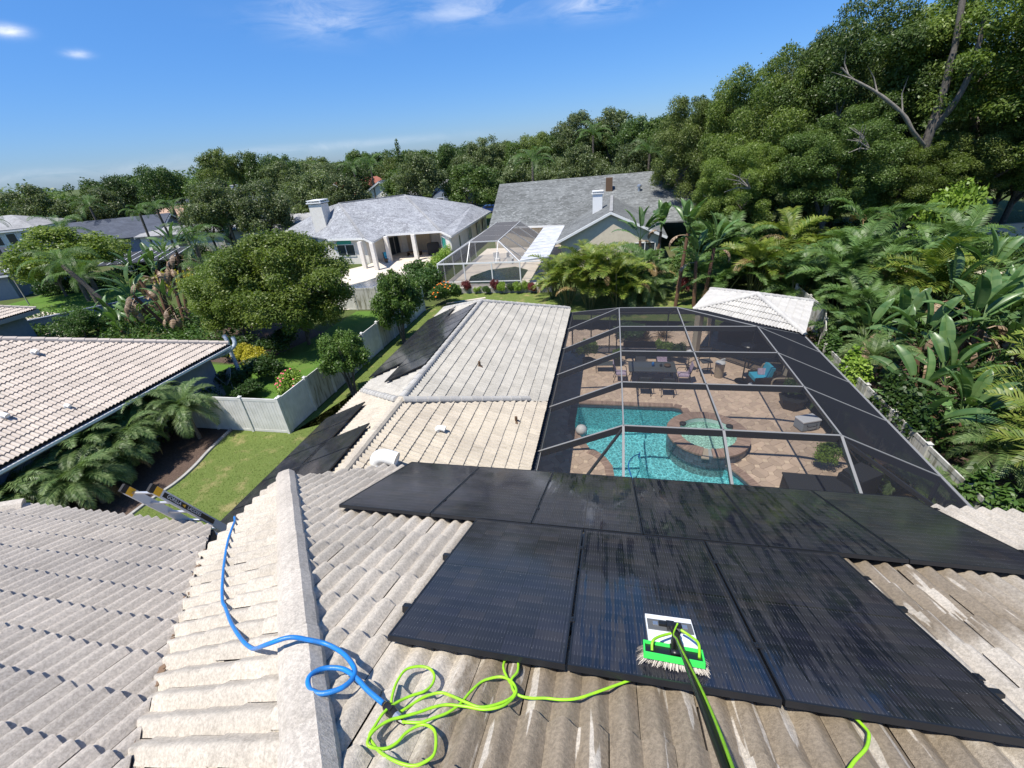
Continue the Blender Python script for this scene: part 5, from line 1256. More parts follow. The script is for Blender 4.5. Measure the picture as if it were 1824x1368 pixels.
def palm(label, x, y, h, fr, nfr, cat='palm', group=None, name='palm', lean=(0, 0), r=.10, dry=None, ndry=0, stem='palm_stem', s=1., z=0):
    t = thing(name, label, cat, (x, y, z), 0, group)
    topp = Vector((lean[0], lean[1], h))
    m = MB(); m.tube(smooth_pts([(0, 0, 0), (lean[0]*.25, lean[1]*.25, h*.4), topp], 5), [r*1.25]*3+[r]*7+[r*.85], 9); link('trunk', m.mesh('trunk', M[stem]), t)
    for i in range(nfr):
        k = i/nfr; a = i*2.39996+random.uniform(-.2, .2); me = fr[min(len(fr)-1, int(k*len(fr)))]
        sc = s*random.uniform(.85, 1.12)
        link('frond', me, t, topp, (random.uniform(-.2, .2), random.uniform(-.15, .15), a), (sc, sc, sc))
    for i in range(ndry):
        a = i*2.4+.7; link('frond', dry, t, topp-Vector((0, 0, .05)), (random.uniform(-.3, .3), random.uniform(.1, .6), a), (s, s, s))
    return t
def areca(label, x, y, stems, h, fr=None, group=None, s=1., nd=1, spread=.55, cat='palm'):
    t = thing('areca_palm', label, cat, (x, y, 0), 0, group); fr = fr or ARE
    for i in range(stems):
        a = 2*PI*i/stems+random.uniform(-.4, .4); q = spread*random.uniform(.4, 1.1); hh = h*random.uniform(.28, 1.)
        b0 = Vector((math.cos(a)*q*.4, math.sin(a)*q*.4, 0)); tp = Vector((math.cos(a)*q*1.5, math.sin(a)*q*1.5, hh))
        m = MB(); m.tube(smooth_pts([b0, b0.lerp(tp, .5)-Vector((0, 0, 0)), tp], 3), .045, 7); link('stem', m.mesh('stem', M['cane']), t)
        for k in range(6):
            aa = k*2.4+random.uniform(-.3, .3)+a; sc = s*random.uniform(.7, 1.1)
            link('frond', fr[k % 3] if (k < 6-nd or i % 3) else ARED, t, tp, (random.uniform(-.2, .2), random.uniform(-.2, .2), aa), (sc, sc, sc))
    return t
GP = 'pygmy date palms in the mulch bed'
for i, (x, y, h, s, lb) in enumerate(((-18.3, 13.1, 2.0, 1.05, 'pygmy date palm nearest the white fence, its shadow on the fence'), (-20.0, 13.0, 2.35, 1.1, 'pygmy date palm leaning over the tile eave, second from the white fence'), (-19.2, 11.2, 1.7, 1.05, 'pygmy date palm in the middle of the mulch bed'),
                                   (-19.9, 9.9, 1.9, 1.15, 'pygmy date palm with pale dry lower fronds beside the eave'), (-18.6, 8.9, 1.5, 1.1, 'pygmy date palm with drooping pale fronds over the dark mulch'), (-20.2, 7.6, 1.7, 1.1, 'pygmy date palm near the left edge above the hip tiles'), (-19.3, 6.2, 1.3, 1.0, 'pygmy date palm lowest at the left edge of the picture'), (-18.9, 10.2, 1.4, 1.0, 'short pygmy date palm filling the gap over the dark mulch'), (-20.6, 11.9, 2.1, 1.0, 'pygmy date palm close to the grey wall, behind the leaning one'), (-21.0, 5.6, 1.8, 1.1, 'pygmy date palm at the far left edge against the eave'))):
    palm(lb, x, y, h*.80, PYG, 42, 'date palm', GP, 'date_palm', (random.uniform(-.2, .2), random.uniform(-.2, .2)), .075, PYGD, 3 if i in (3, 4) else 1, s=s*1.06)
GA = 'areca palms beyond the screen enclosure'
areca('areca palm clump left of the tall banana like plants, fan of yellow fronds', -1.3, 30.7, 10, 3.3, None, GA, 1.15, 1, .8)
areca('areca palm clump with thin dark stems just past the wing roof', .6, 30.6, 9, 3.0, None, GA, 1.1, 1, .8)
areca('areca clump with low fronds in front of the tan gable', 1.6, 33.6, 10, 2.4, AREG, GA, 1.15, 1, .9)
areca('areca clump between the rusty stems and the pavilion', 7.6, 32.6, 9, 2.3, AREG, GA, 1.1, 1, .9)
areca('areca clump behind the pavilion left corner', 9.8, 32.4, 9, 2.9, ARE, GA, 1.15, 1, .8)
areca('yellowish areca clump at the right end of the shrub row', -3.0, 31.6, 9, 2.3, ARE, GA, 1.05, 1, .8)
areca('areca clump under the oaks right of the shingle roof', 9.0, 38.0, 9, 3.2, AREG, GA, 1.3, 0, .9)
areca('grey green areca clump beside the white flat roof', -4.3, 33.4, 6, 2.3, None, GA, .9, 2)
areca('areca palm with arching orange fronds behind the pavilion', 12.0, 34.5, 7, 3.8, None, GA, 1.3, 2)
areca('areca palm with a yellow hanging frond right of the orange one', 14.6, 33.5, 6, 3.3, None, GA, 1.2, 1)
areca('tall areca palm clump in front of the oaks at right', 16.3, 31.6, 9, 5.0, AREG, GA, 1.4, 1, .8)
areca('areca palm clump right of the pavilion with green fans', 13.6, 28.4, 8, 3.6, AREG, GA, 1.3, 1, .7)
areca('areca palm clump behind the pavilion roof corner', 11.9, 30.2, 7, 2.6, AREG, GA, 1.15, 0)
areca('areca palm with yellow fronds above the broad leaves at right', 16.6, 26.4, 8, 3.1, ARE, GA, 1.3, 1, .7)
areca('areca palm at the right edge with big sunlit fronds', 15.2, 15.4, 7, 2.4, ARE, GA, 1.3, 0, .7)
areca('areca palm lowest at the right edge over the fence', 13.4, 12.4, 6, 1.9, ARE, GA, 1.2, 0)
areca('dark areca palm behind the broad leaves at the right edge', 20.5, 20.0, 7, 3.4, AREG, GA, 1.4, 0, .8)
areca('bushy areca palm in shade behind the yellow fronds', 20.0, 31.0, 8, 3.6, AREG, GA, 1.4, 0, .8)
areca('bushy areca palm between the pavilion and the tall clump', 14.9, 30.4, 7, 3.2, AREG, GA, 1.2, 1, .7)
areca('shaded areca palm behind the fence under the yellow fronds', 12.9, 24.6, 7, 2.1, AREG, GA, 1.15, 0, .6)
areca('areca palm with pale fronds below the dark areca at the right edge', 17.6, 16.6, 7, 2.8, AREG, GA, 1.35, 0, .7)
for i, (x, y, h, s, lb) in enumerate(((11.2, 19.6, 1.5, 1.15, 'small palm by the fence post right of the enclosure'), (11.8, 13.2, 1.3, 1.05, 'small date palm standing between fence and enclosure corner'), (1.7, 31.8, .8, 1.5, 'low feathery palm in the bright bed beyond the enclosure'), (3.2, 32.4, .7, 1.4, 'second low feathery palm in the bright bed near the red stems'), (12.6, 24.6, 1.2, 1.0, 'small bright palm right of the pavilion'), (12.6, 10.6, 1.4, 1.05, 'small date palm at the lower right corner by the fence'))):
    palm(lb, x, y, h, PYG, 18, 'date palm', 'small palms around the enclosure', 'date_palm', (0, 0), .07, s=s)
for lb, x, y, h, s_ in LATE_PALMS: palm(lb, x, y, h, PYG, 20, 'date palm', 'small palms around the enclosure', 'date_palm', (0, 0), .06, s=s_)
GQ = 'queen palms left of the privet tree'
palm('queen palm with drooping plumes left of the privet tree', -31.5, 28.6, 6.0, QUE, 14, 'queen palm', GQ, 'queen_palm', (.3, .3), .14, s=.95)
palm('second queen palm with hanging yellow green plumes touching the privet tree', -29.6, 27.2, 3.9, QUE, 14, 'queen palm', GQ, 'queen_palm', (.2, .2), .13, s=.95)
palm('leaning queen palm with a bent grey trunk over the bright lawn', -42.6, 28.8, 5.0, QUE, 13, 'queen palm', GQ, 'queen_palm', (-2.2, -.4), .17, s=1.05)
palm('queen palm low over the bright left lawn', -47.5, 31.2, 3.2, QUE, 12, 'queen palm', GQ, 'queen_palm', (-.6, .2), .16, s=1.05)
palm('queen palm behind the left reddish tree', -57, 38.0, 6.6, QUE, 12, 'queen palm', GQ, 'queen_palm', (-.4, .2), .18, s=1.1)
GF = 'far palms among the houses'
for i, (x, y, h, s, lb) in enumerate(((-68, 38, 8.2, 1.2, 'palm with bent trunk in front of the two storey house at the left edge'), (-66, 54, 6.6, 1.0, 'left of three palms before the faded terracotta roof'), (-64.4, 56, 7.0, 1.0, 'middle of three palms before the faded terracotta roof'), (-62.5, 57, 6.6, 1.0, 'right of three palms before the faded terracotta roof'), (-51.6, 54.2, 4.6, 1.1, 'spiky palm below the grey green oak'),
                                   (-53, 93, 9.6, 1.5, 'palm above the red roof in the distance, left one'), (-50.5, 95, 9.8, 1.5, 'palm above the red roof in the distance, right one'), (-11, 66, 8.8, 1.5, 'bright palm sticking up over the left end of the shingle roof'), (4.6, 66, 8.6, 1.4, 'yellow green palm over the ridge beside the big oaks'), (-3, 80, 11.4, 1.4, 'tall palm among the far grey green trees'), (-85, 62, 7.6, 1.3, 'palm beside the roof with two dark windows'))):
    palm(lb, x, y, h, QUE, 12, 'palm', GF, 'far_palm', (random.uniform(-.4, .4), 0), .16, s=s*.9)

def paddle_mesh(name, mat, P, B, Wd, a0, bend, tears, seed, fold=.35):
    """bird of paradise or banana leaf: stalk P long, blade B long, Wd wide, rising along +x"""
    g = random.Random(seed); V = []; F = []; ti = []
    N = 18; tot = P+B; pts = [Vector((0, 0, 0))]; a = a0
    for i in range(N):
        a -= bend/N*(.3+1.4*i/N); pts.append(pts[-1]+Vector((math.cos(a), 0, math.sin(a)))*tot/N)
    def at(s):
        f = s*N; i = min(int(f), N-1); return pts[i].lerp(pts[i+1], f-i), (pts[i+1]-pts[i]).normalized()
    for i in range(N):
        b = len(V); r = .028*(1-i/N)+.004
        for p in (pts[i], pts[i+1]): V += [tuple(p+Vector((0, r, -.01))), tuple(p+Vector((0, 0, .012))), tuple(p+Vector((0, -r, -.01)))]
        F += [[b, b+3, b+4, b+1], [b+1, b+4, b+5, b+2]]; ti += [1., 1.]
    K = 9
    cuts = sorted(g.sample(range(1, K), min(tears, K-1))) if tears else []
    for sd in (-1, 1):
        seg = [0]+[c for c in cuts if g.random() < .75]+[K]
        for q_ in range(len(seg)-1):
            dz = g.uniform(-.18, .05) if tears else 0; off = g.uniform(-.02, .02)
            row = []
            for k in range(seg[q_], seg[q_+1]+1):
                f = k/K
                if k == seg[q_] and q_ > 0: f += .025
                p, d = at((P+B*f)/tot); wd = Wd*.5*(max(0, math.sin(PI*min(1, .10+.90*f)))**.55)*(1 if f < .98 else .25)
                upn = Vector((-d.z, 0, d.x)); c0 = p+upn*.005
                e = c0+(Vector((0, sd, 0))*math.cos(fold)+upn*(math.sin(fold)+dz))*wd-d*.06*wd+d*off
                mmid = c0.lerp(e, .5)+upn*.03
                row.append((c0, mmid, e))
            b = len(V)
            for c0, mm, e in row: V += [tuple(c0), tuple(mm), tuple(e)]
            for k in range(len(row)-1):
                i0 = b+3*k; F += [[i0, i0+3, i0+4, i0+1], [i0+1, i0+4, i0+5, i0+2]]; c = g.uniform(.05, .85); ti += [c+.14, c]
    return np_mesh(name, V, F, M[mat], ti, True)
BOP = [paddle_mesh('leaf', 'bop', .95, 1.30, .50, 1.50-.13*i, .55+.16*i, (0, 4, 1, 6, 3, 7)[i], 400+i, (.55, .35, .5, .25, .35, .15)[i]) for i in range(6)]
BOPD = [paddle_mesh('leaf', 'bop_dry', .6, 1.1, .5, .5-.5*i, 2.4, 7, 410+i, -.5) for i in range(2)]
def bop(label, x, y, stems, hs, group, s=1., ndry=1, nl=8, lean=.3, spread=.5, a_of=0):
    t = thing('bird_of_paradise', label, 'bird of paradise plant', (x, y, 0), 0, group)
    for i in range(stems):
        a = 2*PI*i/max(1, stems)+a_of; h = hs[i % len(hs)]
        b0 = Vector((math.cos(a)*spread*.5, math.sin(a)*spread*.5, 0)) if stems > 1 else Vector((0, 0, 0)); tp = b0+Vector((math.cos(a)*lean, math.sin(a)*lean, h))
        if h > .3:
            m = MB(); m.tube(smooth_pts([b0, b0.lerp(tp, .5), tp], 4), [.13]*4+[.11]*4+[.10], 9); link('stem', m.mesh('stem', M['bop_stem']), t)
        fan = random.uniform(0, PI)
        for k in range(nl):   # leaves stand in one fan, alternately left and right
            side = 0 if k % 2 else PI; me = BOP[min(5, int(k/nl*6))]; sc = s*random.uniform(.85, 1.1)
            link('leaf', me, t, tp, (random.uniform(-.2, .2), random.uniform(-.12, .12), fan+side+random.uniform(-.55, .55)), (sc, sc, sc))
        for k in range(ndry): link('leaf', BOPD[k % 2], t, tp-Vector((0, 0, .1+.15*k)), (0, random.uniform(0, .5), random.uniform(0, 6.28)), (s, s, s))
    return t
GB = 'giant bird of paradise plants'
bop('tall bird of paradise whose rusty stem stands left of the pavilion, upright leaves on top', 4.6, 31.0, 1, [4.9], GB, 1.05, 1, 11)
bop('bird of paradise with bushy top over the tan gable, left of the tallest one', 3.0, 36.0, 2, [4.2, 3.6], GB, 1.1, 1, 10, .3, .9)
bop('bird of paradise with two bare rusty stems right of the tallest one', 6.1, 30.9, 2, [3.9, 3.2], GB, 1.0, 1, 9, .25, .7, .4)
bop('tall bird of paradise with ragged brown leaves at the left behind the tiled house', -33.3, 26.5, 5, [5.8, 5.0, 4.2, 3.4, 2.4], GB, .95, 7, 7, 1.3, 1.2, .6)
bop('ragged bird of paradise with dry brown leaves beside the queen palm', -36.6, 28.2, 3, [4.4, 3.4, 2.4], GB, .95, 7, 6, 1.0, 1.0)
bop('low bird of paradise with glossy leaves behind the tiled roof ridge', -36.5, 25.4, 3, [.4, .9, .6], GB, 1.0, 0, 6, .3, .9)
bop('low bird of paradise leaves at the foot of the bent palm trunk', -40.5, 26.4, 3, [.3, .6, .4], GB, .95, 0, 6, .3, 1.0)
bop('bird of paradise with upright leaves in front of the oak trunk at right', 16.7, 28.2, 2, [2.6, 2.0], GB, 1.15, 1, 8, .3, .8)
bop('bird of paradise with broad pale leaf over the fence right of the pavilion', 17.4, 24.6, 3, [3.0, 2.3, 1.5], GB, 1.15, 2, 8, .4, 1.0, .8)
bop('bird of paradise at the centre of the broad leaves by the right fence', 13.6, 19.6, 3, [2.6, 1.8, 1.0], GB, 1.1, 2, 8, .3, .9, .3)
bop('bird of paradise with huge leaves at the right edge of the picture', 16.2, 20.4, 3, [2.9, 2.2, 1.4], GB, 1.2, 2, 8, .4, 1.0)
bop('bird of paradise low by the fence with leaves in shade', 12.4, 17.0, 3, [1.3, .9, .6], GB, 1.0, 1, 7, .3, .9, 1.0)
bop('bird of paradise crowded behind the small palm at right', 12.9, 22.2, 3, [1.6, 1.1, .8], GB, 1.0, 1, 7, .3, .9, .5)
bop('bird of paradise in shade behind the huge leaves', 19.5, 17.2, 3, [2.2, 1.6, 1.2], GB, 1.15, 1, 7, .4, 1.0)
bop('bird of paradise leaning over the fence between the small palms', 11.4, 15.2, 2, [1.1, .7], GB, .95, 1, 6, .3, .7, .2)
bop('bird of paradise behind the broad pale leaf', 19.2, 23.2, 3, [1.7, 1.2, .8], GB, 1.15, 1, 7, .4, 1.0, .5)
# potted and bed plants inside the enclosure
shrub('leafy potted plant at the far left of the deck', -1.0, 21.3, .55, 1.4, 'lime_shrub', 0, None, 'potted_plant', 'plant', .3)
for i, (x, y, r, h, lb) in enumerate(((2.9, 21.9, .5, 1.2, 'broad leaved plant behind the patio table'), (3.6, 22.0, .45, 1.0, 'leafy plant behind the white globe stand'), (.55, 21.5, .3, .8, 'small plant in the square black pot'), (7.8, 17.9, .5, .8, 'trailing plant in the angular planter'), (7.5, 13.6, .45, .9, 'green fern like plant by the covered grill'), (8.1, 12.5, .4, .7, 'broad leaf plant at the foot of the enclosure post'))):
    shrub(lb, x, y, r, h, 'shrub' if i % 2 else 'lime_shrub', i, None, 'deck_plant', 'plant', .15 if i != 3 else .45)
m = MB(); m.lathe((-1.0, 21.3, .05), [(.22, 0), (.3, .4), (.26, .4)], 12); tag(m.build('plant_pot', M['pot_dark']), 'dark round pot of the leafy plant at the far left of the deck', 'pot')
m = MB(); m.box((.55, 21.5, .3), (.42, .42, .5)); tag(m.build('plant_pot', M['pot_dark']), 'square black pot on the deck left of the bench', 'pot')
SPK = MB()
g = random.Random(8)
for k in range(70):
    a = g.uniform(0, 6.28); e = g.uniform(.2, 1.35); L = g.uniform(.5, .8); d = Vector((math.cos(a)*math.cos(e), math.sin(a)*math.cos(e), math.sin(e))); w_ = Vector((-d.y, d.x, 0)).normalized()*.02
    SPK.add([w_, -w_, d*L*.6+w_*.8-Vector((0, 0, .02)), d*L*.6-w_*.8-Vector((0, 0, .02)), d*L-Vector((0, 0, .15))], [[0, 2, 3, 1], [2, 4, 3]])
spm = SPK.mesh('spiky_plant', M['dryfrond'])
for x, y, z, s, lb in ((8.9, 12.4, .1, 1.2, 'pale spiky plant outside the near right screen'), (2.2, 25.0, .1, 1.3, 'pale spiky grass clump beyond the bench'), (3.2, 25.3, .1, 1.1, 'second pale spiky grass clump right of the first')):
    tag(link('spiky_plant', spm, None, (x, y, z), (0, 0, x), (s, s, s)), lb, 'plant')
shrub('dark bush in the round bed beyond the bench', 1.2, 25.0, 1.1, .9, 'hedge', 1, None, 'bed_shrub')
# grass blades on the near lawn
nb_ = 42000; g = np.random.default_rng(5)
X = g.uniform(-16.9, -9.2, nb_); Y = g.uniform(2, 31, nb_); keep = ~((Y > 13.8) & (X < -14.0)); X, Y = X[keep], Y[keep]; n = len(X)
A = g.uniform(0, 6.28, n); Hh = g.uniform(.02, .06, n); Wd = .012
V = np.zeros((n, 3, 3)); V[:, 0] = np.stack([X-np.cos(A)*Wd, Y-np.sin(A)*Wd, np.full(n, .008)], 1); V[:, 1] = np.stack([X+np.cos(A)*Wd, Y+np.sin(A)*Wd, np.full(n, .008)], 1)
V[:, 2] = np.stack([X+g.uniform(-.03, .03, n), Y+g.uniform(-.03, .03, n), Hh], 1)
tag(link('grass', np_mesh('grass', V.reshape(-1, 3), np.arange(n*3).reshape(n, 3), M['blade'], g.random(n))), kind='stuff')

# ------------------------------------------------------------------ fences and walls
def fence(label, pts, h=1.8, mats=('white_vinyl',), bay=1.85, name='vinyl_fence', group=None):
    t = thing(name, label, 'fence', (pts[0][0], pts[0][1], 0), 0, group); bi = 0
    for (x0, y0), (x1, y1) in zip(pts[:-1], pts[1:]):
        L = math.hypot(x1-x0, y1-y0); n = max(1, round(L/bay)); d = Vector((x1-x0, y1-y0, 0))/L; rz = math.atan2(d.y, d.x)
        for i in range(n+1):
            p = Vector((x0, y0, 0))+d*(L*i/n); m = MB(); m.box((p.x, p.y, h/2+.03), (.125, .125, h+.06), rz); m.add([(p.x+a*.08, p.y+b*.08, h+.06) for a, b in ((-1, -1), (1, -1), (1, 1), (-1, 1))]+[(p.x, p.y, h+.13)], [[0, 1, 4], [1, 2, 4], [2, 3, 4], [3, 0, 4]])
            m.build('post', M[mats[0]], t)
        for i in range(n):
            a = Vector((x0, y0, 0))+d*(L*i/n+.063); b = Vector((x0, y0, 0))+d*(L*(i+1)/n-.063); mt = M[mats[bi % len(mats)]]; bi += 1
            k = max(1, int((b-a).length/.15)); m = MB(); s = (b-a).length/k
            for j in range(k): q_ = a+d*(s*(j+.5)); m.box((q_.x, q_.y, h*.5), (s-.012, .024+.004*(j % 2), h-.24), rz)
            m.build('boards', mt, t)
            m = MB(); m.beam(a+Vector((0, 0, h)), b+Vector((0, 0, h)), .045, .14); m.build('top_rail', mt, t); m = MB(); m.beam(a+Vector((0, 0, .14)), b+Vector((0, 0, .14)), .045, .12); m.build('bottom_rail', mt, t)
    return t
fence('bright white vinyl fence across the side lawn behind the pygmy palms', [(-19.9, 13.9), (-14.1, 13.9)])
fence('vinyl fence with algae streaks running away past the crape myrtle', [(-14.1, 14.05), (-14.1, 30.6)], 1.8, ('white_vinyl', 'dirty_vinyl', 'dirty_vinyl', 'dirty_vinyl'))
fence('shaded vinyl fence under the privet tree in front of the aqua pool', [(-28, 30.9), (-14.2, 30.9)], 1.8, ('dirty_vinyl', 'white_vinyl'))
fence('weathered vinyl fence behind the palms right of the screen enclosure', [(9.75, 5.5), (9.75, 20.6), (11.6, 25.6), (11.6, 30)], 1.65, ('dirty_vinyl',))
def wall(label, a, b, h, th, mat, cap=True, name='garden_wall'):
    t = thing(name, label, 'wall', (a[0], a[1], 0)); m = MB(); m.beam((*a, h), (*b, h), th, h); m.build('wall_body', M[mat], t)
    if cap: m = MB(); m.beam((*a, h+.06), (*b, h+.06), th+.1, .06); m.build('coping', M[mat], t)
wall('long pale garden wall behind the oak trunks at the right edge', (22.5, 42.0), (52, 47.5), 2.2, .2, 'concrete')
wall('low grey wall beside the pavement behind the tiled roof ridge', (-48, 23.6), (-41.5, 31.6), 1.3, .2, 'stucco_grey')
wall('low kerb wall below the neighbour screen cage', (-14.6, 35.05), (-4.5, 34.9), .45, .25, 'kerb', False)
m = MB(); m.beam((-12.8, 32.1, .06), (-9.9, 33.5, .06), .25, .05); tag(m.build('stepping_slab', M['concrete']), 'narrow white slab strip on the grass beyond the far panels', 'slab')

# ------------------------------------------------------------------ neighbour with the pale pink tile roof
nh = thing('tiled_neighbour_house', 'single storey house at left with a pale pinkish barrel tile roof and dark shaded wall', 'house', (-22, 10, 0))
P_n = Plane((-19.55, 8, 2.72), (1, 0))
apx = Vector((-25.4, 12.0, 0))
n_poly = [P_n.at(-19.55, -3), P_n.at(-19.55, 17.7), P_n.at(-28.6, 9.0), P_n.at(-28.6, -3)]
m = MB(); under(m, n_poly); m.face([P_n.at(-19.55, 17.7)-Vector((0, 0, .05)), P_n.at(-28.6, 9.0)-Vector((0, 0, .05)), Vector((-37, 17.7, 2.7))])
m.face([P_n.at(-28.6, 9.0)-Vector((0, 0, .04)), P_n.at(-28.6, -3)-Vector((0, 0, .04)), Vector((-38, -3, 2.7)), Vector((-38, 17.7, 2.7))])
nr = fix_normals(m.build('roof', M['underlay'], nh)); nj = []
lay_tiles(P_n, n_poly, 'tile_pink', nj, True, .6, stagger=0)
set_tiles(nj, nr, 300)
cap_row(nr, Vector(P_n.at(-28.6, 9.0))+Vector((0, 0, .06)), Vector(P_n.at(-19.6, 17.65))+Vector((0, 0, .06)), 'tile_pink', [(x*1.15, z) for x, z in FLAT], .42, 'ridge_tile', .02, mortar=-.02)
m = MB(); m.box((-25, 7, 1.34), (9.2, 20, 2.68)); m.build('wall', M['stucco_grey'], nh)
m = MB(); m.beam((-19.58, -3, 2.66), (-19.58, 17.7, 2.66), .03, .2); m.beam((-19.6, 17.66, 2.66), (-36, 17.66, 2.66), .03, .2); m.build('fascia', M['fascia'], nh)
m = MB(); m.beam((-19.50, -3, 2.64), (-19.50, 17.7, 2.64), .12, .10); m.build('gutter', M['trim_white'], nh)
def goose_n(x, y, s=1.):
    p = P_n.at(x, y); v = MB(); v.tube(smooth_pts([p+Vector((-.1*s, 0, .0)), p+Vector((-.1*s, 0, .16*s)), p+Vector((0, 0, .22*s)), p+Vector((.16*s, 0, .16*s))], 4), .09*s, 9); v.build('roof_vent', M['trim_white'], nh, True)
goose_n(-23.6, 12.3); goose_n(-21.2, 9.2); goose_n(-20.4, 10.55, .8)
m = MB(); p = P_n.at(-24.0, 7.9); m.box(p+Vector((0, 0, .12)), (1.1, .7, .14), mat=P_n.R); m.build('skylight', M['shingle_blue'], nh)
for i, pp in enumerate((((-20.2, 18.15, 3.05), (-20.12, 18.15, 2.75), (-20.12, 18.1, 2.2), (-20.12, 18.1, .2)), ((-19.72, 18.2, 2.95), (-19.66, 18.1, 2.55), (-19.85, 17.75, 2.3), (-20.3, 17.3, 2.15), (-20.55, 17.2, 2.1)))):
    m = MB(); m.tube(smooth_pts(pp, 4), .10, 9)
    tag(m.build('pipe', M['white_pvc'], None, True), ('pale blue white upright pipe at the corner of the tiled house eave', 'pale blue white bent pipe beside the golden shrub')[i], 'pipe')
t = thing('satellite_dish', 'grey satellite dish on the ground beside the clipped bush', 'satellite dish', (-19.9, 17.1, 0))
m = MB(); R = Matrix.Rotation(-.6, 3, 'Z') @ Matrix.Rotation(1.05, 3, 'X'); n = 20
m.add([tuple(R @ Vector((.42*math.cos(2*PI*k/n), .5*math.sin(2*PI*k/n), 0))+Vector((0, 0, 1.1))) for k in range(n)]+[tuple(R @ Vector((.2*math.cos(2*PI*k/n), .24*math.sin(2*PI*k/n), -.07))+Vector((0, 0, 1.1))) for k in range(n)], [[k, (k+1) % n, n+(k+1) % n, n+k] for k in range(n)]+[[n+k for k in range(n)]])
o = link('dish', m.mesh('dish', M['fascia'], True), t); sm = o.modifiers.new('thick', 'SOLIDIFY'); sm.thickness = .02
m = MB(); m.cyl((0, 0, 0), (0, .05, 1.05), .03, n=8); m.tube([tuple(R @ Vector((0, -.45, 0))+Vector((0, 0, 1.1))), tuple(R @ Vector((0, -.1, .5))+Vector((0, 0, 1.1)))], .015, 6); link('mast', m.mesh('mast', M['fascia']), t)
m = MB(); m.lathe((-15.9, 14.9, 0), [(.3, 0), (.34, .35), (.28, .55), (.1, .6)], 14); tag(m.build('planter_urn', M['trim_white'], None, True), 'white bucket shaped planter behind the white fence', 'planter')
nh2 = thing('tiled_corner_house', 'house corner with cream tile roof and grey wall at the far left edge', 'house', (-44, 19, 0))
P_n2 = Plane((-42.6, 19, 2.75), (1, 0))
m = MB(); n2p = [P_n2.at(-42.6, 14.5), P_n2.at(-42.6, 23.9), P_n2.at(-52.0, 14.5)]
under(m, n2p); n2r = fix_normals(m.build('roof', M['underlay'], nh2)); nj = []
lay_tiles(P_n2, n2p, 'tile_pink', nj, True, .6, stagger=0); set_tiles(nj, n2r, 60)
cap_row(n2r, Vector(P_n2.at(-52.0, 14.5))+Vector((0, 0, .06)), Vector(P_n2.at(-42.65, 23.85))+Vector((0, 0, .06)), 'tile_pink', FLAT, .42, 'ridge_tile', .02, mortar=-.02)
m = MB(); m.beam((-42.58, 13, 2.71), (-42.58, 23.9, 2.71), .1, .28); m.build('fascia', M['fascia'], nh2)
m = MB(); m.prism([(-43.3, 12), (-43.3, 23.3), (-53, 23.3), (-53, 12)], 0, 2.6); m.build('wall', M['stucco_grey'], nh2)

# ------------------------------------------------------------------ white house with the pale shingle roof and patio
wh = thing('white_house', 'white stucco house with pale mottled shingle hip roof and three patio pillars', 'house', (-25, 52, 0))
E0, E1, E2, E3, E4, E5, E6 = [Vector(v) for v in ((-32.2, 47.1, 3.05), (-27.3, 46.6, 3.05), (-24.87, 43.9, 3.05), (-25.56, 48.4, 3.05), (-18.95, 49.0, 3.05), (-16.45, 45.4, 3.05), (-16.7, 63.9, 3.05))]
K1, K2, K0, K4, K3 = Vector((-32.6, 51.9, 6.4)), Vector((-26.5, 57.7, 6.4)), Vector((-36.2, 54.3, 5.8)), Vector((-24.9, 60.4, 5.75)), Vector((-18.9, 62.4, 4.25)); B0, B1 = Vector((-44, 55, 3.05)), Vector((-30, 67, 3.05))
def facet(name, polys, mat, parent, th=.12):
    for P in polys:
        m = MB(); c = Vector((0, 0, 0)); m.slab(P, th); fix_normals(m.build(name, M[mat], parent))
facet('roof', [[E0, E1, K1, K0], [E1, E2, E3, K1], [E3, E4, K2, K1], [E4, E5, E6, K3, K4, K2], [E0, K0, B0], [K0, K1, K2, K4, B1, B0], [K4, K3, E6, B1]], 'shingle_pale', wh)
hc = MB()
for a, b in ((E1, K1), (E3, K1), (E4, K2), (K1, K2), (E5, K2)): pass
for a, b in ((E1, K1), (E4, K2), (K1, K2), (K2, K4)): hc.beam(a+Vector((0, 0, .05)), b+Vector((0, 0, .05)), .26, .06)
hc.build('hip_shingles', M['shingle_light'], wh)
m = MB()
for a, b in ((E0, E1), (E1, E2), (E2, E3), (E3, E4), (E4, E5), (E5, E6)): m.beam(a-Vector((0, 0, .0)), b-Vector((0, 0, .0)), .08, .22)
m.build('fascia', M['trim_white'], wh)
m = MB(); wz = 2.9
def vwall(m, a, b, z0=0, z1=2.95, th=.18): m.beam((a[0], a[1], z1), (b[0], b[1], z1), th, z1-z0)
vwall(m, (-33, 47.8), (-27.6, 47.4)); vwall(m, (-27.6, 47.4), (-26.9, 49.5)); vwall(m, (-26.9, 49.5), (-25.9, 53.0)); vwall(m, (-25.9, 53), (-20.4, 53.2)); vwall(m, (-20.4, 53.2), (-19.4, 50.2)); vwall(m, (-19.4, 50.2), (-17.2, 47)); vwall(m, (-17.1, 46.8), (-17.4, 63.4)); vwall(m, (-33, 47.8), (-36, 54))
m.build('wall', M['stucco_white'], wh)
m = MB(); m.add([(-27.6, 47.2, 2.9), (-24.9, 44.4, 2.9), (-25.5, 48.6, 2.9), (-18.9, 49.2, 2.9), (-17, 46.6, 2.9), (-18, 53.2, 2.9), (-27, 53.2, 2.9)], [[0, 1, 2], [0, 2, 6], [2, 3, 5, 6], [3, 4, 5]]); m.build('patio_ceiling', M['stucco_white'], wh)
for x, y in ((-24.95, 43.95), (-25.1, 47.6), (-21.9, 48.0), (-26.9, 44.9)):
    m = MB(); m.box((x, y, 1.48), (.42, .42, 2.95)); m.build('pillar', M['stucco_white'], wh)
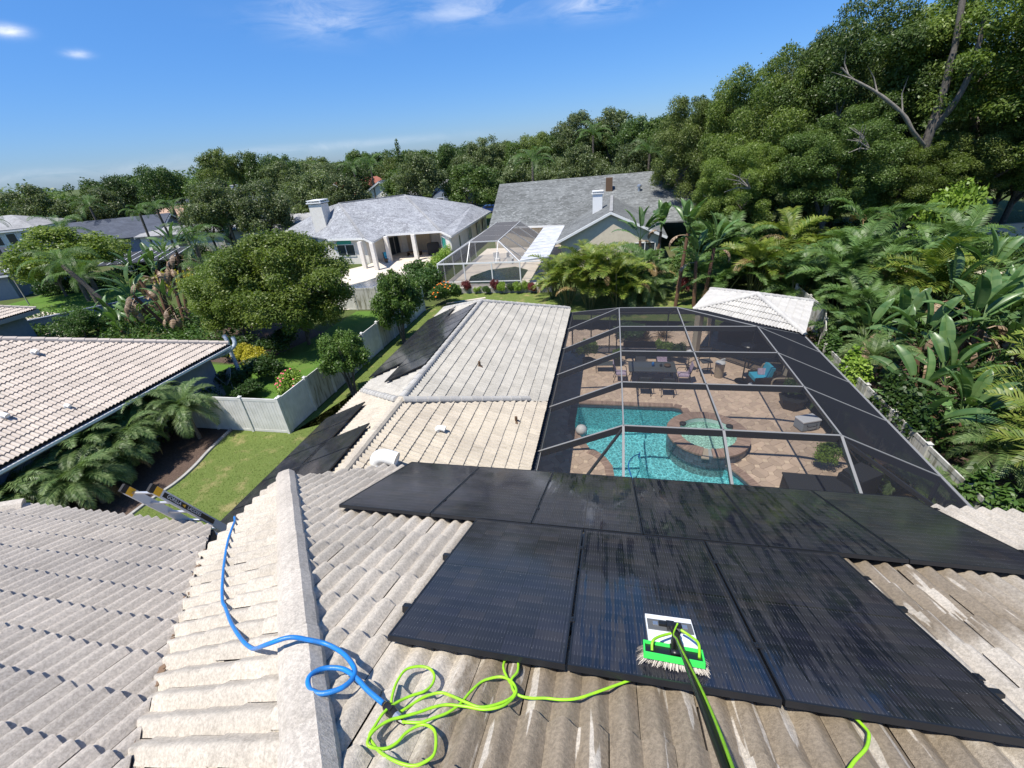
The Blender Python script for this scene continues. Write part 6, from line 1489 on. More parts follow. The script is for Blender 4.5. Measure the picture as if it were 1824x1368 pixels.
def window(parent, a, b, z0, z1, out, mat='glass_dark', name='window', frame='trim_white', mull=1):
    a, b = Vector((a[0], a[1], 0)), Vector((b[0], b[1], 0)); d = (b-a).normalized(); n = Vector(out).normalized()*.12
    f = MB()
    for p, q_ in (((a, z1), (b, z1)), ((a, z0+.08), (b, z0+.08))): f.beam(p[0]+n+Vector((0, 0, p[1])), q_[0]+n+Vector((0, 0, q_[1])), .06, .08)
    for k in range(mull+2): p = a.lerp(b, k/(mull+1))+n; f.box(p+Vector((0, 0, (z0+z1)/2)), (.07, .06, z1-z0), math.atan2(d.y, d.x))
    w_ = f.build(name, M[frame], parent)
    g_ = MB(); g_.face([a+n*.9+Vector((0, 0, z0)), b+n*.9+Vector((0, 0, z0)), b+n*.9+Vector((0, 0, z1)), a+n*.9+Vector((0, 0, z1))])
    link('pane', g_.mesh('pane', M[mat], False, parent_loc(parent)), w_)
window(wh, (-31.6, 47.7), (-29.2, 47.5), .9, 2.3, (0, -1, 0), 'glass_dark', 'window', 'trim_white', 1)
m = MB(); n = 16; m.face([(-30.4+1.15*math.cos(PI*k/n), 47.45, 2.3+.55*math.sin(PI*k/n)) for k in range(n+1)]); m.build('arched_pane', M['glass_teal'], wh)
window(wh, (-26.75, 49.9), (-26.05, 52.4), .1, 2.3, (1, -.3, 0), 'glass_dark', 'sliding_door', 'fascia', 2)
m = MB(); k = 22
for i in range(k): x = -24.9+i*3.1/k; m.box((x, 52.75+.05*(i % 2), 1.5), (3.1/k, .04, 2.5))
m.build('curtain', M['pot_tan'], wh)
window(wh, (-19.1, 49.7), (-18.0, 48.15), .9, 2.4, (-.8, -.6, 0), 'glass_teal', 'window', 'trim_white', 0)
window(wh, (-20.15, 52.4), (-19.6, 50.8), .1, 2.3, (-1, -.3, 0), 'glass_dark', 'sliding_door', 'fascia', 1)
for y in (49.5, 53.5, 57.5, 60.5): window(wh, (-17.15, y), (-17.2, y+1.3), 1.0, 2.4, (1, 0, 0), 'glass_dark', 'window', 'trim_white', 1)
ch = MB(); ch.box((-34.6, 50.6, 3.3), (1.7, 1.5, 6.6)); ch.build('chimney', M['stucco_white'], wh)
ch = MB(); ch.box((-34.6, 50.6, 6.75), (2.0, 1.8, .12)); ch.box((-34.6, 50.6, 7.0), (1.9, 1.7, .1))
for sx in (-1, 1):
    for sy in (-1, 1): ch.box((-34.6+sx*.8, 50.6+sy*.7, 6.88), (.15, .15, .18))
ch.build('chimney_cap', M['trim_white'], wh)
sheet('patio', [(-30, 29.6), (-18.2, 31.2), (-18.2, 44.5), (-17.6, 47), (-20, 53), (-26.6, 53), (-27.6, 46.5), (-31, 42)], .05, 'concrete')
np_ = thing('aqua_pool', 'aqua swimming pool of the white house behind the privet tree', 'swimming pool', (-23, 36, 0))
NB = [(-27.4, 35), (-23.9, 39.3), (-23.3, 41.2), (-20.4, 41.6), (-19.9, 38.2), (-20.4, 32.2), (-24.4, 32.0)]
m = MB(); m.face([(x, y, .07) for x, y in NB]); m.build('basin', M['plaster_nb'], np_); m = MB(); m.face([(x, y, .10) for x, y in NB]); m.build('water', M['water'], np_)
m = MB()
for i in range(len(NB)): m.beam((*NB[i], .14), (*NB[(i+1) % len(NB)], .14), .3, .1)
m.build('coping', M['concrete'], np_)
t = thing('patio_lounger', 'brown chair with aqua towel under the white house patio roof', 'chair', (-25.6, 47.9, .06), .6)
m = MB(); m.box((0, 0, .4), (.7, 1.3, .08)); m.box((0, .6, .7), (.7, .08, .6), mat=Matrix.Rotation(-.5, 3, 'X')); m.box((.3, 0, .2), (.06, 1.2, .4)); m.box((-.3, 0, .2), (.06, 1.2, .4)); link('frame', m.mesh('frame', M['wood']), t)
m = MB(); m.box((0, .1, .47), (.5, 1.0, .05)); m.box((0, .55, .75), (.5, .06, .55), mat=Matrix.Rotation(-.5, 3, 'X')); link('towel', m.mesh('towel', M['blue_cushion']), t)
t = thing('patio_table', 'low wooden table in the shade of the white house patio', 'table', (-23.4, 50.8, .06))
m = MB(); m.box((0, 0, .42), (1.8, .8, .06)); link('tabletop', m.mesh('tabletop', M['wood']), t)
for sx in (-1, 1): m = MB(); m.box((sx*.8, 0, .2), (.08, .7, .4)); link('leg', m.mesh('leg', M['wood']), t)
t = thing('covered_grill', 'black covered grill beside the teal window of the white house', 'grill', (-20.9, 51.0, .06), .4)
m = MB(); m.box((0, 0, .55), (1.5, .7, 1.1)); m.prism([(-.7, -.3), (.7, -.3), (.6, .3), (-.6, .3)], 1.1, 1.35); link('cover', m.mesh('cover', M['box_dark']), t)
t = thing('brick_planter', 'low red brick planter by the corner of the white house patio', 'planter', (-19.0, 48.0, .05), .9)
m = MB(); m.box((0, 0, .22), (2.0, .6, .44)); link('box', m.mesh('box', M['red_roof']), t)

# ------------------------------------------------------------------ grey shingle house and its grey screen cage
gh = thing('grey_roof_house', 'house with a long grey shingle roof, tan gable and small white chimney', 'house', (-4, 50, 0))
L0, L1, T0, T1 = Vector((-13.9, 51.6, 2.75)), Vector((9.5, 49.2, 2.75)), Vector((-13.6, 57.6, 6.85)), Vector((8.5, 58.8, 7.05))
facet('roof', [[L0, L1, T1, T0], [T0, T1, Vector((9.5, 67, 2.75)), Vector((-13.9, 65, 2.75))]], 'shingle_grey', gh)
ga = Vector((.0, 42.1, 5.0)); gb = Vector((.05, 54.2, 5.05)); ge0, ge1 = Vector((-5.0, 41.4, 2.65)), Vector((5.0, 42.2, 2.65)); gw0, gw1 = Vector((-5.0, 51.5, 2.72)), Vector((5.0, 50.6, 2.8))
facet('roof', [[ge0, ga, gb, gw0], [ga, ge1, gw1, gb]], 'shingle_grey', gh)
m = MB(); m.add([(-4.5, 42.0, 0), (4.5, 42.6, 0), (4.5, 42.6, 2.7), (0, 42.35, 4.8), (-4.5, 42.0, 2.7)], [[0, 1, 2, 3, 4]]); m.build('gable_wall', M['stucco_tan'], gh)
for a, b in ((ge0, ga), (ga, ge1), (L0, Vector((-5, 50.7, 2.75)))): m = MB(); m.beam(a, b, .12, .2); m.build('barge_board', M['trim_white'], gh)
m = MB(); m.beam(ga+Vector((0, 0, .06)), gb+Vector((0, 0, .06)), .3, .05); m.build('ridge_cap', M['shingle_light'], gh)
m = MB(); m.box((-4, 56, 1.35), (18.5, 9.0, 2.7)); m.box((0, 46.6, 1.3), (8.8, 7.6, 2.6)); m.build('wall', M['stucco_tan'], gh)
m = MB(); m.box((-1.35, 47.8, 4.7), (.95, .75, 2.6)); m.build('chimney', M['trim_white'], gh)
m = MB(); m.box((-1.35, 47.8, 6.05), (1.15, .95, .08)); m.box((-1.35, 47.8, 6.25), (1.1, .9, .06)); m.box((-1.35, 47.8, 6.15), (.7, .5, .14)); m.build('chimney_cap', M['trim_white'], gh)
m = MB(); m.box((-.3, 55.5, 6.1), (.75, .7, 1.5)); m.build('chimney', M['wood'], gh)
m = MB(); m.lathe((3.0, 55.0, 4.9), [(.15, 0), (.15, .8), (.28, .85), (.28, 1.0), (.05, 1.1)], 10); m.build('roof_vent', M['alu'], gh)
pr_ = Vector((-6.7, 35.4, 2.6))
facet('pan_roof', [[(-7.2, 35.3, 2.55), (-4.9, 36.2, 2.62), (-4.9, 49.8, 2.8), (-7.2, 49.9, 2.75)]], 'metal_white', gh)
m = MB()
for i in range(9): m.beam((-7.2, 36+i*1.5, 2.70), (-4.9, 36.6+i*1.5, 2.75), .06, .04)
m.build('pan_rib', M['trim_white'], gh)
sheet('lanai_floor', [(-14.4, 35.2), (-4.8, 35.2), (-4.8, 51), (-14.2, 51)], .46, 'concrete', h=.44)
window(gh, (2.2, 42.5), (4.0, 42.6), .9, 2.2, (0, -1, 0), 'glass_dark', 'window', 'trim_white', 1)
gc = thing('grey_screen_cage', 'grey screened pool cage with white frame in front of the shingle roof', 'pool enclosure', (-11, 40, 0))
gx = [-14.35, -11.7, -9.2, -7.2]; gy = [35.25, 36.7, 39.2, 41.8, 44.4, 46.8]; gz0, gz1 = 2.52, 3.95
def gm_(a, b, w=.07, h=.09, nm='beam'): m = MB(); m.beam(a, b, w, h); m.build(nm, M['cage_white'], gc)
for y in gy[1:]:
    gm_((gx[0], y, gz0), (gx[1], y, gz1)); gm_((gx[1], y, gz1), (gx[2], y, gz1)); gm_((gx[2], y, gz1), (gx[3], y, gz0))
for x, z in ((gx[0], gz0), (gx[1], gz1), (gx[2], gz1), (gx[3], gz0)): gm_((x, gy[1] if z > 3 else gy[0], z), (x, gy[-1], z))
gm_((gx[1], gy[1], gz1), (gx[0]+.0, gy[0], gz0)); gm_((gx[2], gy[1], gz1), (gx[3], gy[0], gz0)); gm_((gx[1], gy[1], gz1), (gx[1], gy[0], gz0)); gm_((gx[2], gy[1], gz1), (gx[2], gy[0], gz0))
gm_((gx[0], gy[0], gz0), (gx[3], gy[0], gz0), .08, .12); gm_((gx[0], gy[0], .95), (gx[3], gy[0], .95), .06, .07)
for x in (gx[0], -12.0, -9.6, gx[3]): gm_((x, gy[0]-.001, gz0), (x, gy[0]+.001, gz0), .09, 2.06, 'post') if False else None
for x in (gx[0], -12.0, -9.6, gx[3], -5.0):
    m = MB(); m.box((x, gy[0], 1.48), (.09, .09, 2.06)); m.build('post', M['cage_white'], gc)
for y in gy[1:]: m = MB(); m.box((gx[0], y, 1.48), (.07, .07, 2.06)); m.build('post', M['cage_white'], gc)
gm_((gx[3], gy[0], gz0), (-5, gy[0], gz0))
def gp(P): m = MB(); m.face(P); m.build('screen_panel', M['screen_grey'], gc)
for j in range(1, 5):
    gp([(gx[0], gy[j], gz0), (gx[0], gy[j+1], gz0), (gx[1], gy[j+1], gz1), (gx[1], gy[j], gz1)]); gp([(gx[1], gy[j], gz1), (gx[1], gy[j+1], gz1), (gx[2], gy[j+1], gz1), (gx[2], gy[j], gz1)]); gp([(gx[2], gy[j], gz1), (gx[2], gy[j+1], gz1), (gx[3], gy[j+1], gz0), (gx[3], gy[j], gz0)])
gp([(gx[0], gy[0], gz0), (gx[1], gy[1], gz1), (gx[0], gy[1], gz0)]); gp([(gx[0], gy[0], gz0), (gx[1], gy[0], gz0), (gx[1], gy[1], gz1)]); gp([(gx[1], gy[0], gz0), (gx[2], gy[0], gz0), (gx[2], gy[1], gz1), (gx[1], gy[1], gz1)]); gp([(gx[2], gy[0], gz0), (gx[3], gy[0], gz0), (gx[2], gy[1], gz1)]); gp([(gx[3], gy[0], gz0), (gx[3], gy[1], gz0), (gx[2], gy[1], gz1)])
for i in range(3): gp([(gx[i], gy[0], gz0), (gx[i+1], gy[0], gz0), (gx[i+1], gy[0], .48), (gx[i], gy[0], .48)])
gp([(gx[0], gy[0], gz0), (gx[0], gy[5], gz0), (gx[0], gy[5], .48), (gx[0], gy[0], .48)])
gpl = thing('green_pool', 'murky green pool inside the grey screen cage', 'swimming pool', (-9.6, 38, .46))
GPp = [(-12.2, 36.2), (-7.5, 36.0), (-7.5, 40.4), (-9.0, 41.8), (-11.4, 40.8), (-12.6, 38.6)]
m = MB(); m.face([(x, y, .475) for x, y in GPp]); m.build('basin', M['plaster_green'], gpl); m = MB(); m.face([(x, y, .50) for x, y in GPp]); m.build('water', M['water_green'], gpl)
for i in range(2):
    t = thing('cage_chair', ('white chair inside the grey screen cage, left one', 'white chair inside the grey screen cage by the green pool corner')[i], 'chair', (-11.2+1.4*i, 43.5, .46), .4+i)
    m = MB(); m.box((0, 0, .42), (.6, .55, .06)); m.box((0, .26, .75), (.6, .06, .6)); link('seat', m.mesh('seat', M['trim_white']), t)
    for sx in (-1, 1): m = MB(); m.box((sx*.28, 0, .3), (.05, .5, .6)); link('leg', m.mesh('leg', M['trim_white']), t)

# ------------------------------------------------------------------ houses farther off
def simple_house(name, label, x, y, rz, w, d, eave, rise, roofm, wallm, gable=False, wins=(), chim=None, ov=.5, overx=None):
    t = thing(name, label, 'house', (x, y, 0), rz)
    m = MB(); m.box((0, 0, eave/2), (w, d, eave)); link('wall', m.mesh('wall', M[wallm]), t)
    W, D = w/2+ov, d/2+ov; r = 0 if gable else min(W, D)*.95
    a = [Vector(v) for v in ((-W, -D, eave), (W, -D, eave), (W, D, eave), (-W, D, eave))]
    R0, R1 = Vector((-W+r, 0, eave+rise)), Vector((W-r, 0, eave+rise))
    m = MB(); m.add([a[0], a[1], a[2], a[3], R0, R1], [[0, 1, 5, 4], [2, 3, 4, 5], [1, 2, 5], [3, 0, 4]] if not gable else [[0, 1, 5, 4], [2, 3, 4, 5]])
    o = link('roof', m.mesh('roof', M[roofm]), t); sm = o.modifiers.new('thick', 'SOLIDIFY'); sm.thickness = .15; sm.offset = 1
    if gable:
        m = MB()
        for s in (-1, 1): m.add([(s*w/2, -d/2, eave), (s*w/2, d/2, eave), (s*w/2, 0, eave+rise*.95)], [[0, 1, 2]])
        link('gable_wall', m.mesh('gable_wall', M[wallm]), t)
    m = MB()
    for i in range(4): m.beam(a[i], a[(i+1) % 4], .1, .2) if not gable else None
    if gable:
        for s in (-1, 1): m.beam((s*W, -D, eave+.02), (s*W, 0, eave+rise+.02), .12, .22); m.beam((s*W, D, eave+.02), (s*W, 0, eave+rise+.02), .12, .22)
    link('fascia', m.mesh('fascia', M['trim_white']), t)
    for (u, z0, ww, hh, side) in wins:
        f = MB(); g_ = MB()
        if side in 'fb':
            yy = -d/2-.03 if side == 'f' else d/2+.03; f.box((u, yy, z0+hh/2), (ww+.2, .08, hh+.2)); g_.box((u, yy-.04*(1 if side == 'f' else -1), z0+hh/2), (ww, .06, hh))
        else:
            xx = w/2+.03 if side == 'r' else -w/2-.03; f.box((xx, u, z0+hh/2), (.08, ww+.2, hh+.2)); g_.box((xx+.04*(1 if side == 'r' else -1), u, z0+hh/2), (.06, ww, hh))
        fo = link('window', f.mesh('window', M['trim_white']), t); link('pane', g_.mesh('pane', M['glass_dark']), fo)
    if chim:
        m = MB(); m.box((chim[0], chim[1], eave+rise*.6+chim[2]/2), (1.3, 1.0, chim[2]+1)); m.box((chim[0], chim[1], eave+rise*.6+chim[2]+.65), (1.5, 1.2, .15)); link('chimney', m.mesh('chimney', M['stucco_white']), t)
    return t
simple_house('slate_roof_house', 'house with a slate blue shingle roof, skylight and pale gable at left', -83, 62, .42, 19, 12, 2.8, 2.6, 'shingle_blue', 'stucco_grey', True, ((3, 1, 1.2, 1.2, 'f'),))
simple_house('two_storey_white_house', 'two storey white house with dark shuttered windows at the left edge', -96, 56, .5, 13, 10, 5.6, 1.8, 'shingle_light', 'stucco_white', False, ((-4.5, 3.6, 1.1, 1.5, 'f'), (-2.6, 3.6, 1.1, 1.5, 'f'), (1.4, 3.6, .9, 1.5, 'f'), (3.2, 3.6, 1.1, 1.5, 'f'), (5.0, 3.6, .8, 1.5, 'f'), (-3, 3.6, 1.2, 1.5, 'r'), (1, 3.6, 1.2, 1.5, 'r')))
simple_house('slate_low_house', 'slate blue roof with a small arched dormer at the left edge behind the reddish tree', -75, 38, .5, 14, 12, 2.7, 3.0, 'shingle_blue', 'stucco_grey', False)
simple_house('terracotta_roof_house', 'house with a faded terracotta hip roof and white chimney in the distance', -87, 80, .35, 15, 10, 3.0, 2.6, 'pink_roof', 'stucco_tan', False, ((2, 1, 1.4, 1.4, 'f'), (5, 1, 1.0, 1.6, 'f')), (-3, 0, 2.4))
simple_house('dark_roof_house', 'house with dark blue hip roof behind the three palms', -95, 97, .3, 20, 12, 4.0, 3.0, 'shingle_blue', 'stucco_tan', False, ((0, 1, 1.4, 1.4, 'f'),), (6, 1, 1.6))
simple_house('dark_gable_house', 'dark blue roofed house left of the terracotta one', -110, 92, .3, 14, 10, 4.0, 2.8, 'shingle_blue', 'stucco_tan', False)
simple_house('pale_flat_house', 'long low pale roofed building behind the queen palms', -63, 63.5, .12, 22, 7, 2.8, .8, 'shingle_light', 'stucco_white', True, ((-4, 1, 1.6, 1.2, 'f'), (4, 1, 1.6, 1.2, 'f')))
simple_house('grey_wing_house', 'light grey shingle roof just left of the white chimney', -46, 62, .1, 12, 8, 2.8, 1.6, 'shingle_light', 'stucco_white', False)
simple_house('teal_house', 'dark teal gabled house with a red brown roof side in the distance', -59, 98, 1.75, 11, 9, 3.2, 3.8, 'red_roof', 'stucco_teal', True)
simple_house('red_roof_house', 'house with red tile roof behind the dark teal gable', -60, 112, .4, 13, 10, 3.6, 3.4, 'red_roof', 'stucco_tan', False)
simple_house('grey_gable_house', 'grey gabled house with pale barge boards left of the teal house', -62, 87, 1.6, 10, 7, 2.8, 2.2, 'shingle_grey', 'stucco_tan', True)
simple_house('pale_grey_house', 'pale grey roofed house half hidden behind the white house ridge', -49, 102, 1.6, 14, 12, 3.0, 3.6, 'shingle_light', 'stucco_white', True)
simple_house('blue_grey_house', 'small blue grey house between the far oaks above the white house', -34, 96, 1.5, 9, 9, 3.4, 2.4, 'shingle_light', 'stucco_grey', True, ((0, 1.2, 1.4, 1.6, 'l'),))
t = thing('glazed_lanai', 'low lanai with dark screen roof and white ribs in front of the slate house', 'lanai', (-58, 46, 0), .3)
m = MB(); m.box((0, 0, 2.2), (9, 5, .1), mat=Matrix.Rotation(.12, 3, 'X')); link('roof', m.mesh('roof', M['box_dark']), t)
m = MB()
for i in range(8): m.box((-4.4+i*1.25, 0, 2.28), (.08, 5.05, .06), mat=Matrix.Rotation(.12, 3, 'X'))
link('rib', m.mesh('rib', M['cage_white']), t); m = MB(); m.box((0, 2.4, 1.2), (9, .1, 2.3)); link('wall', m.mesh('wall', M['stucco_white']), t)
def car(label, x, y, rz, mat):
    t = thing('parked_car', label, 'car', (x, y, .01), rz)
    m = MB(); prof = [(-2.1, .35), (2.1, .35), (2.15, .7), (1.2, .85), (.6, 1.4), (-1.2, 1.42), (-1.9, .9), (-2.15, .85)]
    n = len(prof); m.add([(a, -.85, z) for a, z in prof]+[(a, .85, z) for a, z in prof], [list(range(n)), [n+i for i in range(n)][::-1]]+[[i, n+i, n+(i+1) % n, (i+1) % n] for i in range(n)])
    link('body', m.mesh('body', M[mat]), t)
    m = MB(); m.box((-.3, 0, 1.15), (1.5, 1.73, .35)); link('window', m.mesh('window', M['glass_dark']), t)
    for sx in (-1, 1):
        for sy in (-1, 1): m = MB(); m.cyl((sx*1.3, sy*.78, .33), (sx*1.3, sy*.92, .33), .33, n=14); link('wheel', m.mesh('wheel', M['black_rubber']), t)
car('dark blue car parked beyond the white house between the oaks', -22.6, 87, .2, 'car_blue')
car('pale car parked in front of the far oaks', -17, 88.5, .1, 'cage_white')
t = thing('street_lamp', 'white street lamp on a slim grey pole by the left hedge', 'street lamp', (-60.5, 33.5, 0))
m = MB(); m.cyl((0, 0, 0), (0, 0, 3.4), .06, .05, 8); link('post', m.mesh('post', M['fascia']), t); m = MB(); m.lathe((0, 0, 3.4), [(.1, 0), (.32, .15), (.25, .4), (.08, .5)], 12); link('lantern', m.mesh('lantern', M['trim_white']), t)
shr = tree('round tree with reddish new leaves at the left in front of the slate roofs', -53.5, 34.5, 8.0, 5.0, FARC2[1], OAKT[0], None, 'tree', 'reddish_tree', 3.4, cm='privet')
tree('low tree in front of the slate roof gable', -66.0, 47.5, 5.2, 3.6, FARC2[0], OAKT[0], None, 'tree', 'low_tree', 2.4, cm='privet')
tree('low tree between the street lamp and the two storey house', -74.0, 44.5, 5.0, 3.6, FARC2[2], OAKT[2], None, 'tree', 'low_tree', 2.3, cm='shrub')
tree('lower green tree left of the reddish tree', -59.5, 36.5, 5.6, 3.6, FARC2[2], OAKT[1], None, 'tree', 'round_tree', 2.6, cm='shrub')
tree('leafy bush tree at the far left edge behind the house corner', -40.6, 24.6, 2.8, 1.7, FARC2[0], OAKT[1], None, 'tree', 'bush_tree', 1.4, cm='shrub')
shrub('yellow leaved sapling in the shade below the forked trunk', 22.5, 37.5, 2.0, 5.0, 'lime_shrub', 1, None, 'sapling', 'tree', 1.2)
shrub('orange dead sprig at the right edge of the oaks', 30.0, 33.5, .7, 1.2, 'dryfrond', 1, None, 'dead_sprig', 'branch', 7.2)

# ------------------------------------------------------------------ hoses, pole, brush, ladder on the roof
def roof_z(x, y, r=.02):
    z = (P_strip if x+y < -.52 else P_main).at(x, y).z+TA*.95+.012
    return z+r
BH = [(-4.38, 3.04), (-4.09, 2.69), (-3.69, 2.29), (-3.32, 1.95), (-3.07, 1.74), (-2.94, 1.66), (-2.66, 1.48), (-2.37, 1.32), (-2.2, 1.245)]
pts = [Vector((x, y, roof_z(x, y))) for x, y in BH]
pts = [Vector((-4.75, 3.42, 5.9)), Vector((-4.62, 3.25, 6.72))]+pts+[Vector(v) for v in ((-2.07, 1.195, 8.06), (-1.95, 1.145, 8.19), (-1.83, 1.125, 8.29), (-1.72, 1.165, 8.31), (-1.62, 1.19, 8.27), (-1.52, 1.20, 8.235), (-1.39, 1.16, 8.245), (-1.28, 1.09, 8.27), (-1.245, 1.03, 8.30), (-1.265, .965, 8.325), (-1.34, .92, 8.34), (-1.41, .925, 8.34), (-1.46, .97, 8.33), (-1.46, 1.02, 8.31), (-1.42, 1.06, 8.285), (-1.33, 1.07, 8.28), (-1.23, 1.035, 8.29), (-1.14, .99, 8.295), (-1.03, .945, 8.30))]
m = MB(); m.tube(smooth_pts(pts, 6), .0132, 10); tag(m.build('garden_hose', M['blue_hose'], None, True), 'blue garden hose crossing the hip tiles and looping once', 'hose')
t = thing('hose_connector', 'black hose coupling joining the blue hose to the lime hose', 'hose connector', (-1.0, .94, 8.27))
m = MB(); m.tube([(-1.045, .955, 8.285), (-1.02, .945, 8.285)], .014, 10); m.build('brass_ring', M['brass'], t)
m = MB(); m.tube([(-1.02, .945, 8.285), (-.985, .925, 8.29), (-.945, .905, 8.30)], [.02, .027, .022], 10); m.box((-.985, .925, 8.312), (.025, .02, .02), -.4); m.build('valve_body', M['black_plastic'], t)
m = MB(); m.tube([(-.948, .906, 8.30), (-.925, .895, 8.30)], .022, 10); m.build('steel_collar', M['alu'], t)
m = MB(); m.tube([(-.925, .895, 8.30), (-.89, .882, 8.30)], [.015, .009], 8); m.build('sleeve', M['black_plastic'], t)
GH = [(-.90, .885), (-.87, .885), (-.81, .895), (-.76, .93), (-.71, .97), (-.67, 1.03), (-.645, 1.11), (-.61, 1.18), (-.57, 1.21), (-.51, 1.23), (-.45, 1.21), (-.41, 1.16), (-.42, 1.105), (-.46, 1.05), (-.54, 1.02), (-.63, 1.02), (-.73, 1.01), (-.79, .98), (-.84, .94), (-.9, .9), (-.95, .87), (-.99, .82), (-1.0, .77), (-.98, .745), (-.92, .755), (-.88, .79), (-.86, .84), (-.82, .88), (-.78, .89), (-.73, .87), (-.70, .82), (-.69, .77), (-.72, .735), (-.76, .715), (-.83, .715), (-.92, .735), (-.98, .765), (-1.01, .79), (-1.01, .83), (-1.0, .90), (-.97, .965), (-.92, 1.02), (-.87, 1.06), (-.85, 1.11), (-.865, 1.165), (-.91, 1.195), (-.97, 1.19), (-1.02, 1.155), (-1.03, 1.09), (-1.02, 1.02), (-1.0, .96), (-.95, .93), (-.91, .975), (-.86, 1.035), (-.79, 1.07), (-.72, 1.06), (-.64, 1.04), (-.56, 1.03), (-.48, 1.07), (-.425, 1.125), (-.425, 1.18), (-.47, 1.225), (-.52, 1.31), (-.50, 1.40), (-.45, 1.36), (-.43, 1.28), (-.45, 1.22), (-.43, 1.165), (-.39, 1.14), (-.33, 1.14), (-.26, 1.155), (-.18, 1.16), (-.1, 1.18), (-.01, 1.23), (.10, 1.30), (.25, 1.40)]
gpts = []
for i, (x, y) in enumerate(GH): gpts.append(Vector((x, y, roof_z(x, y, .026)+(.014 if 12 < i < 24 or 38 < i < 50 else 0)+.01*math.sin(i*.7))))
m = MB(); m.tube(smooth_pts(gpts, 5), .0070, 8); tag(m.build('water_fed_hose', M['green_hose'], None, True), 'thin lime green hose coiled on the tiles beside the panels', 'hose')
gpts = [Vector((x, y, roof_z(x, y, .026))) for x, y in ((1.22, 1.36), (1.24, 1.29), (1.225, 1.25), (1.18, 1.19), (1.1, 1.12), (1.04, 1.06), (.96, .98))]
m = MB(); m.tube(smooth_pts(gpts, 5), .0075, 8); tag(m.build('water_fed_hose', M['green_hose'], None, True), 'short length of lime hose emerging under the right panel at the bottom edge', 'hose')
# brush head on the panel: local frame of the slope, origin at the brush centre
def pnl(x, y, n=0.): return P_main.at(x, y)+P_main.N*(.141+n)
def slope_box(mb, x, y, n, w, l, h, rot=0.): mb.box(pnl(x, y, n), (w, l, h), mat=P_main.R @ Matrix.Rotation(rot, 3, 'Z'))
t = thing('cleaning_brush', 'white scrubbing pad and green brush on the end of a black pole', 'brush', pnl(.42, 1.5))
m = MB(); slope_box(m, .42, 1.655, .012, .275, .255, .022, .0); m.build('pad', M['pad_white'], t)
m = MB(); slope_box(m, .42, 1.675, .026, .262, .10, .007); m.build('pad_strip', M['pad_grey'], t)
m = MB(); slope_box(m, .42, 1.675, .038, .13, .035, .014); slope_box(m, .42, 1.655, .045, .045, .06, .03); m.build('pad_bracket', M['black_plastic'], t)
for s in (-1, 1):
    m = MB(); slope_box(m, .42+s*.085, 1.675, .034, .03, .034, .006); m.build('clip', M['alu'], t)
m = MB(); slope_box(m, .395, 1.40, .066, .285, .085, .006, -.05); m.build('brush_block', M['black_plastic'], t)
m = MB()
R2 = P_main.R @ Matrix.Rotation(-.05, 3, 'Z'); c = pnl(.395, 1.40, .066)
for w_, l_, dx, dy in ((.31, .009, 0, -.046), (.31, .014, 0, .046), (.009, .083, -.1505, 0), (.009, .083, .1505, 0)): m.box(c+R2 @ Vector((dx, dy, -.002)), (w_, l_, .034), mat=R2)
m.build('brush_frame', M['green_plastic'], t)
m = MB(); g = random.Random(12)
for i in range(1300):
    u, v = g.uniform(-.145, .145), g.uniform(-.045, .062); a = c+R2 @ Vector((u, v, -.012)); e = c+R2 @ Vector((u*1.28+g.uniform(-.01, .01), v*1.35+.012+g.uniform(-.012, .02), -.060)); w_ = R2 @ Vector((.0019, 0, 0)); m.add([a-w_, a+w_, e+w_*.6, e-w_*.6], [[0, 1, 2, 3]])
o = m.build('bristles', M['bristle'], t); o['kind'] = 'stuff'
hub = pnl(.43, 1.53, .085)
m = MB(); m.tube([pnl(.42, 1.65, .05), pnl(.425, 1.58, .07), hub], [.018, .02, .024], 10); m.tube([pnl(.40, 1.40, .075), pnl(.41, 1.47, .085), hub], [.02, .018, .02], 10); m.box(pnl(.405, 1.41, .08), (.045, .07, .02), mat=P_main.R); m.build('gooseneck', M['black_plastic'], t, True)
hand = Vector((.255, .28, 9.66))
hd = (hand-hub).normalized()
m = MB(); m.tube([hub-hd*.02, hub+hd*.10, hub+hd*.12, hand], [.018, .018, .0135, .0115], 12); o = m.build('telescopic_pole', M['black_plastic'], None, True); tag(o, 'black telescopic pole rising from the brush towards the viewer', 'pole')
m = MB(); sd_ = hd.cross(Vector((0, 0, 1))).normalized()
hp = [hub+hd*(.02)+Vector((.01, .05, .03)), hub+hd*.10+sd_*.022+Vector((0, 0, .022))]+[hub+hd*(.10+.12*k)+sd_*.013*math.cos(k*.3)+Vector((0, 0, .021)) for k in range(1, 17)]
m.tube(smooth_pts(hp, 4), .0045, 8); o = m.build('feed_hose', M['green_hose'], None, True); tag(o, 'lime hose strand lying along the black pole', 'hose')
m = MB(); m.tube(smooth_pts([hub+Vector((-.03, .0, .0)), pnl(.33, 1.47, .10), pnl(.29, 1.42, .105), pnl(.285, 1.395, .07)], 6), .0075, 8); m.tube(smooth_pts([hub+Vector((.03, .03, .0)), pnl(.50, 1.53, .09), pnl(.535, 1.46, .10), pnl(.525, 1.385, .07)], 6), .0075, 8); m.build('water_jet_tube', M['green_hose'], t, True)
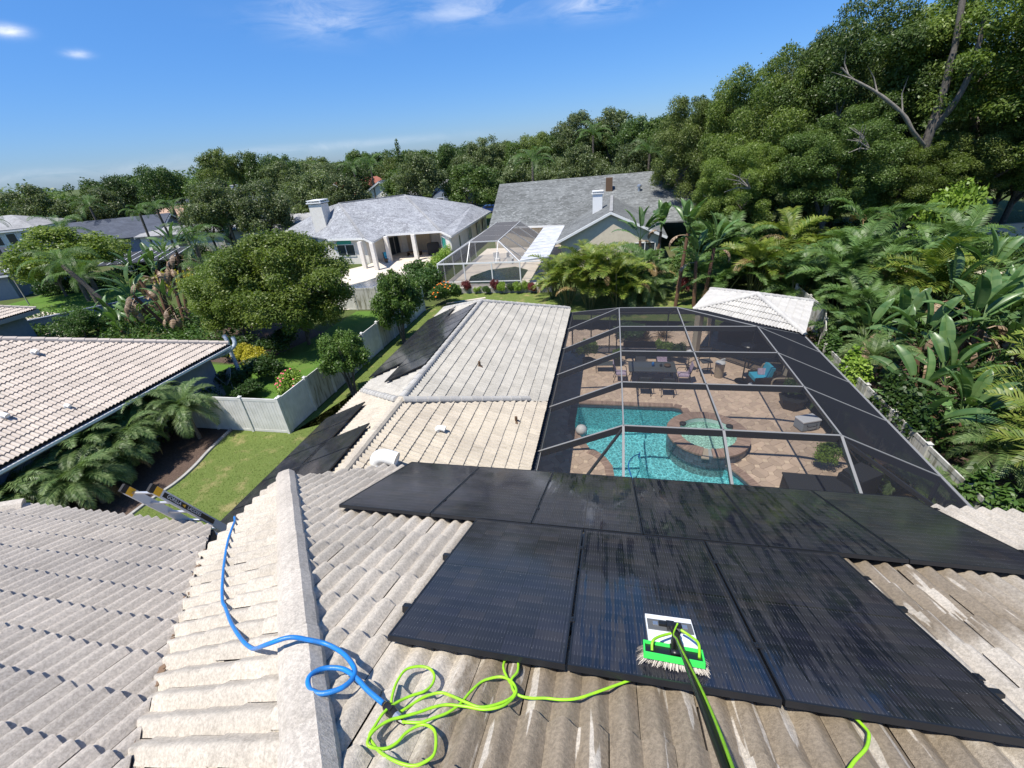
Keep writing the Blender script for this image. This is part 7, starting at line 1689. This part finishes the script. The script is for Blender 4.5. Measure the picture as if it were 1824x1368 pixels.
# ladder at the eave
t = thing('extension_ladder', 'silver ladder with black and yellow end caps sticking up over the eave', 'ladder', (-5.5, 3.9, 4.2))
la, lb_ = Vector((-5.62, 4.35, 4.25)), Vector((-5.52, 3.00, 7.36)); dl = (lb_-la).normalized(); sx = Vector((1, .12, 0)); sx = (sx-dl*sx.dot(dl)).normalized(); nl = sx.cross(dl)
LR = Matrix((sx, dl, nl)).transposed(); LL = (lb_-la).length; mid = (la+lb_)/2
for s in (-1, 1):
    m = MB(); m.box(mid+sx*s*.19, (.026, LL, .10), mat=LR); rl = m.build('side_rail', M['ladder_fg'], t)
    m = MB(); m.box(lb_+sx*s*.19-dl*.05, (.034, .12, .094), mat=LR); m.build('yellow_cap', M['yellow_plastic'], t)
    m = MB(); m.box(lb_+sx*s*.19+dl*.03, (.036, .07, .096), mat=LR); m.build('end_cap', M['black_rubber'], t)
for k in range(11):
    m = MB(); q_ = la+dl*(.25+.305*k); m.tube([q_-sx*.19, q_+sx*.19], .018, 8); m.build('rung', M['alu'], t)
m = MB(); m.box(lb_+sx*(.19)-dl*.62-nl*.0, (.0285, .95, .06), mat=LR); m.build('label', M['label_black'], t)
m = MB(); q_ = lb_+sx*.2052-dl*.50; m.add([q_+nl*.02-dl*.03, q_-nl*.02-dl*.03, q_+dl*.03], [[0, 1, 2]]); m.build('emblem', M['label_amber'], t)
for txt, off_, mat, sz in (('GORILLA', .33, 'label_white', .06), ('LADDERS', .70, 'label_white', .06)):
    for side, sgn_ in ((1, 1), (-1, -1)):
        cu = bpy.data.curves.new('lettering', 'FONT'); cu.body = txt; cu.size = sz; cu.align_x = 'CENTER'; cu.align_y = 'CENTER'; cu.extrude = .0006
        dg = bpy.context.evaluated_depsgraph_get(); to = bpy.data.objects.new('lettering', cu)
        me = bpy.data.meshes.new_from_object(to); bpy.data.objects.remove(to); me.materials.clear(); me.materials.append(M[mat])
        o = link('lettering', me, t); X = -dl if side == 1 else dl; Z = sx*sgn_; Y = Z.cross(X)
        mm = Matrix((X, Y, Z)).transposed().to_4x4(); mm.translation = lb_+sx*(.19+.0149*sgn_)-dl*off_-parent_loc(t); o.matrix_basis = mm
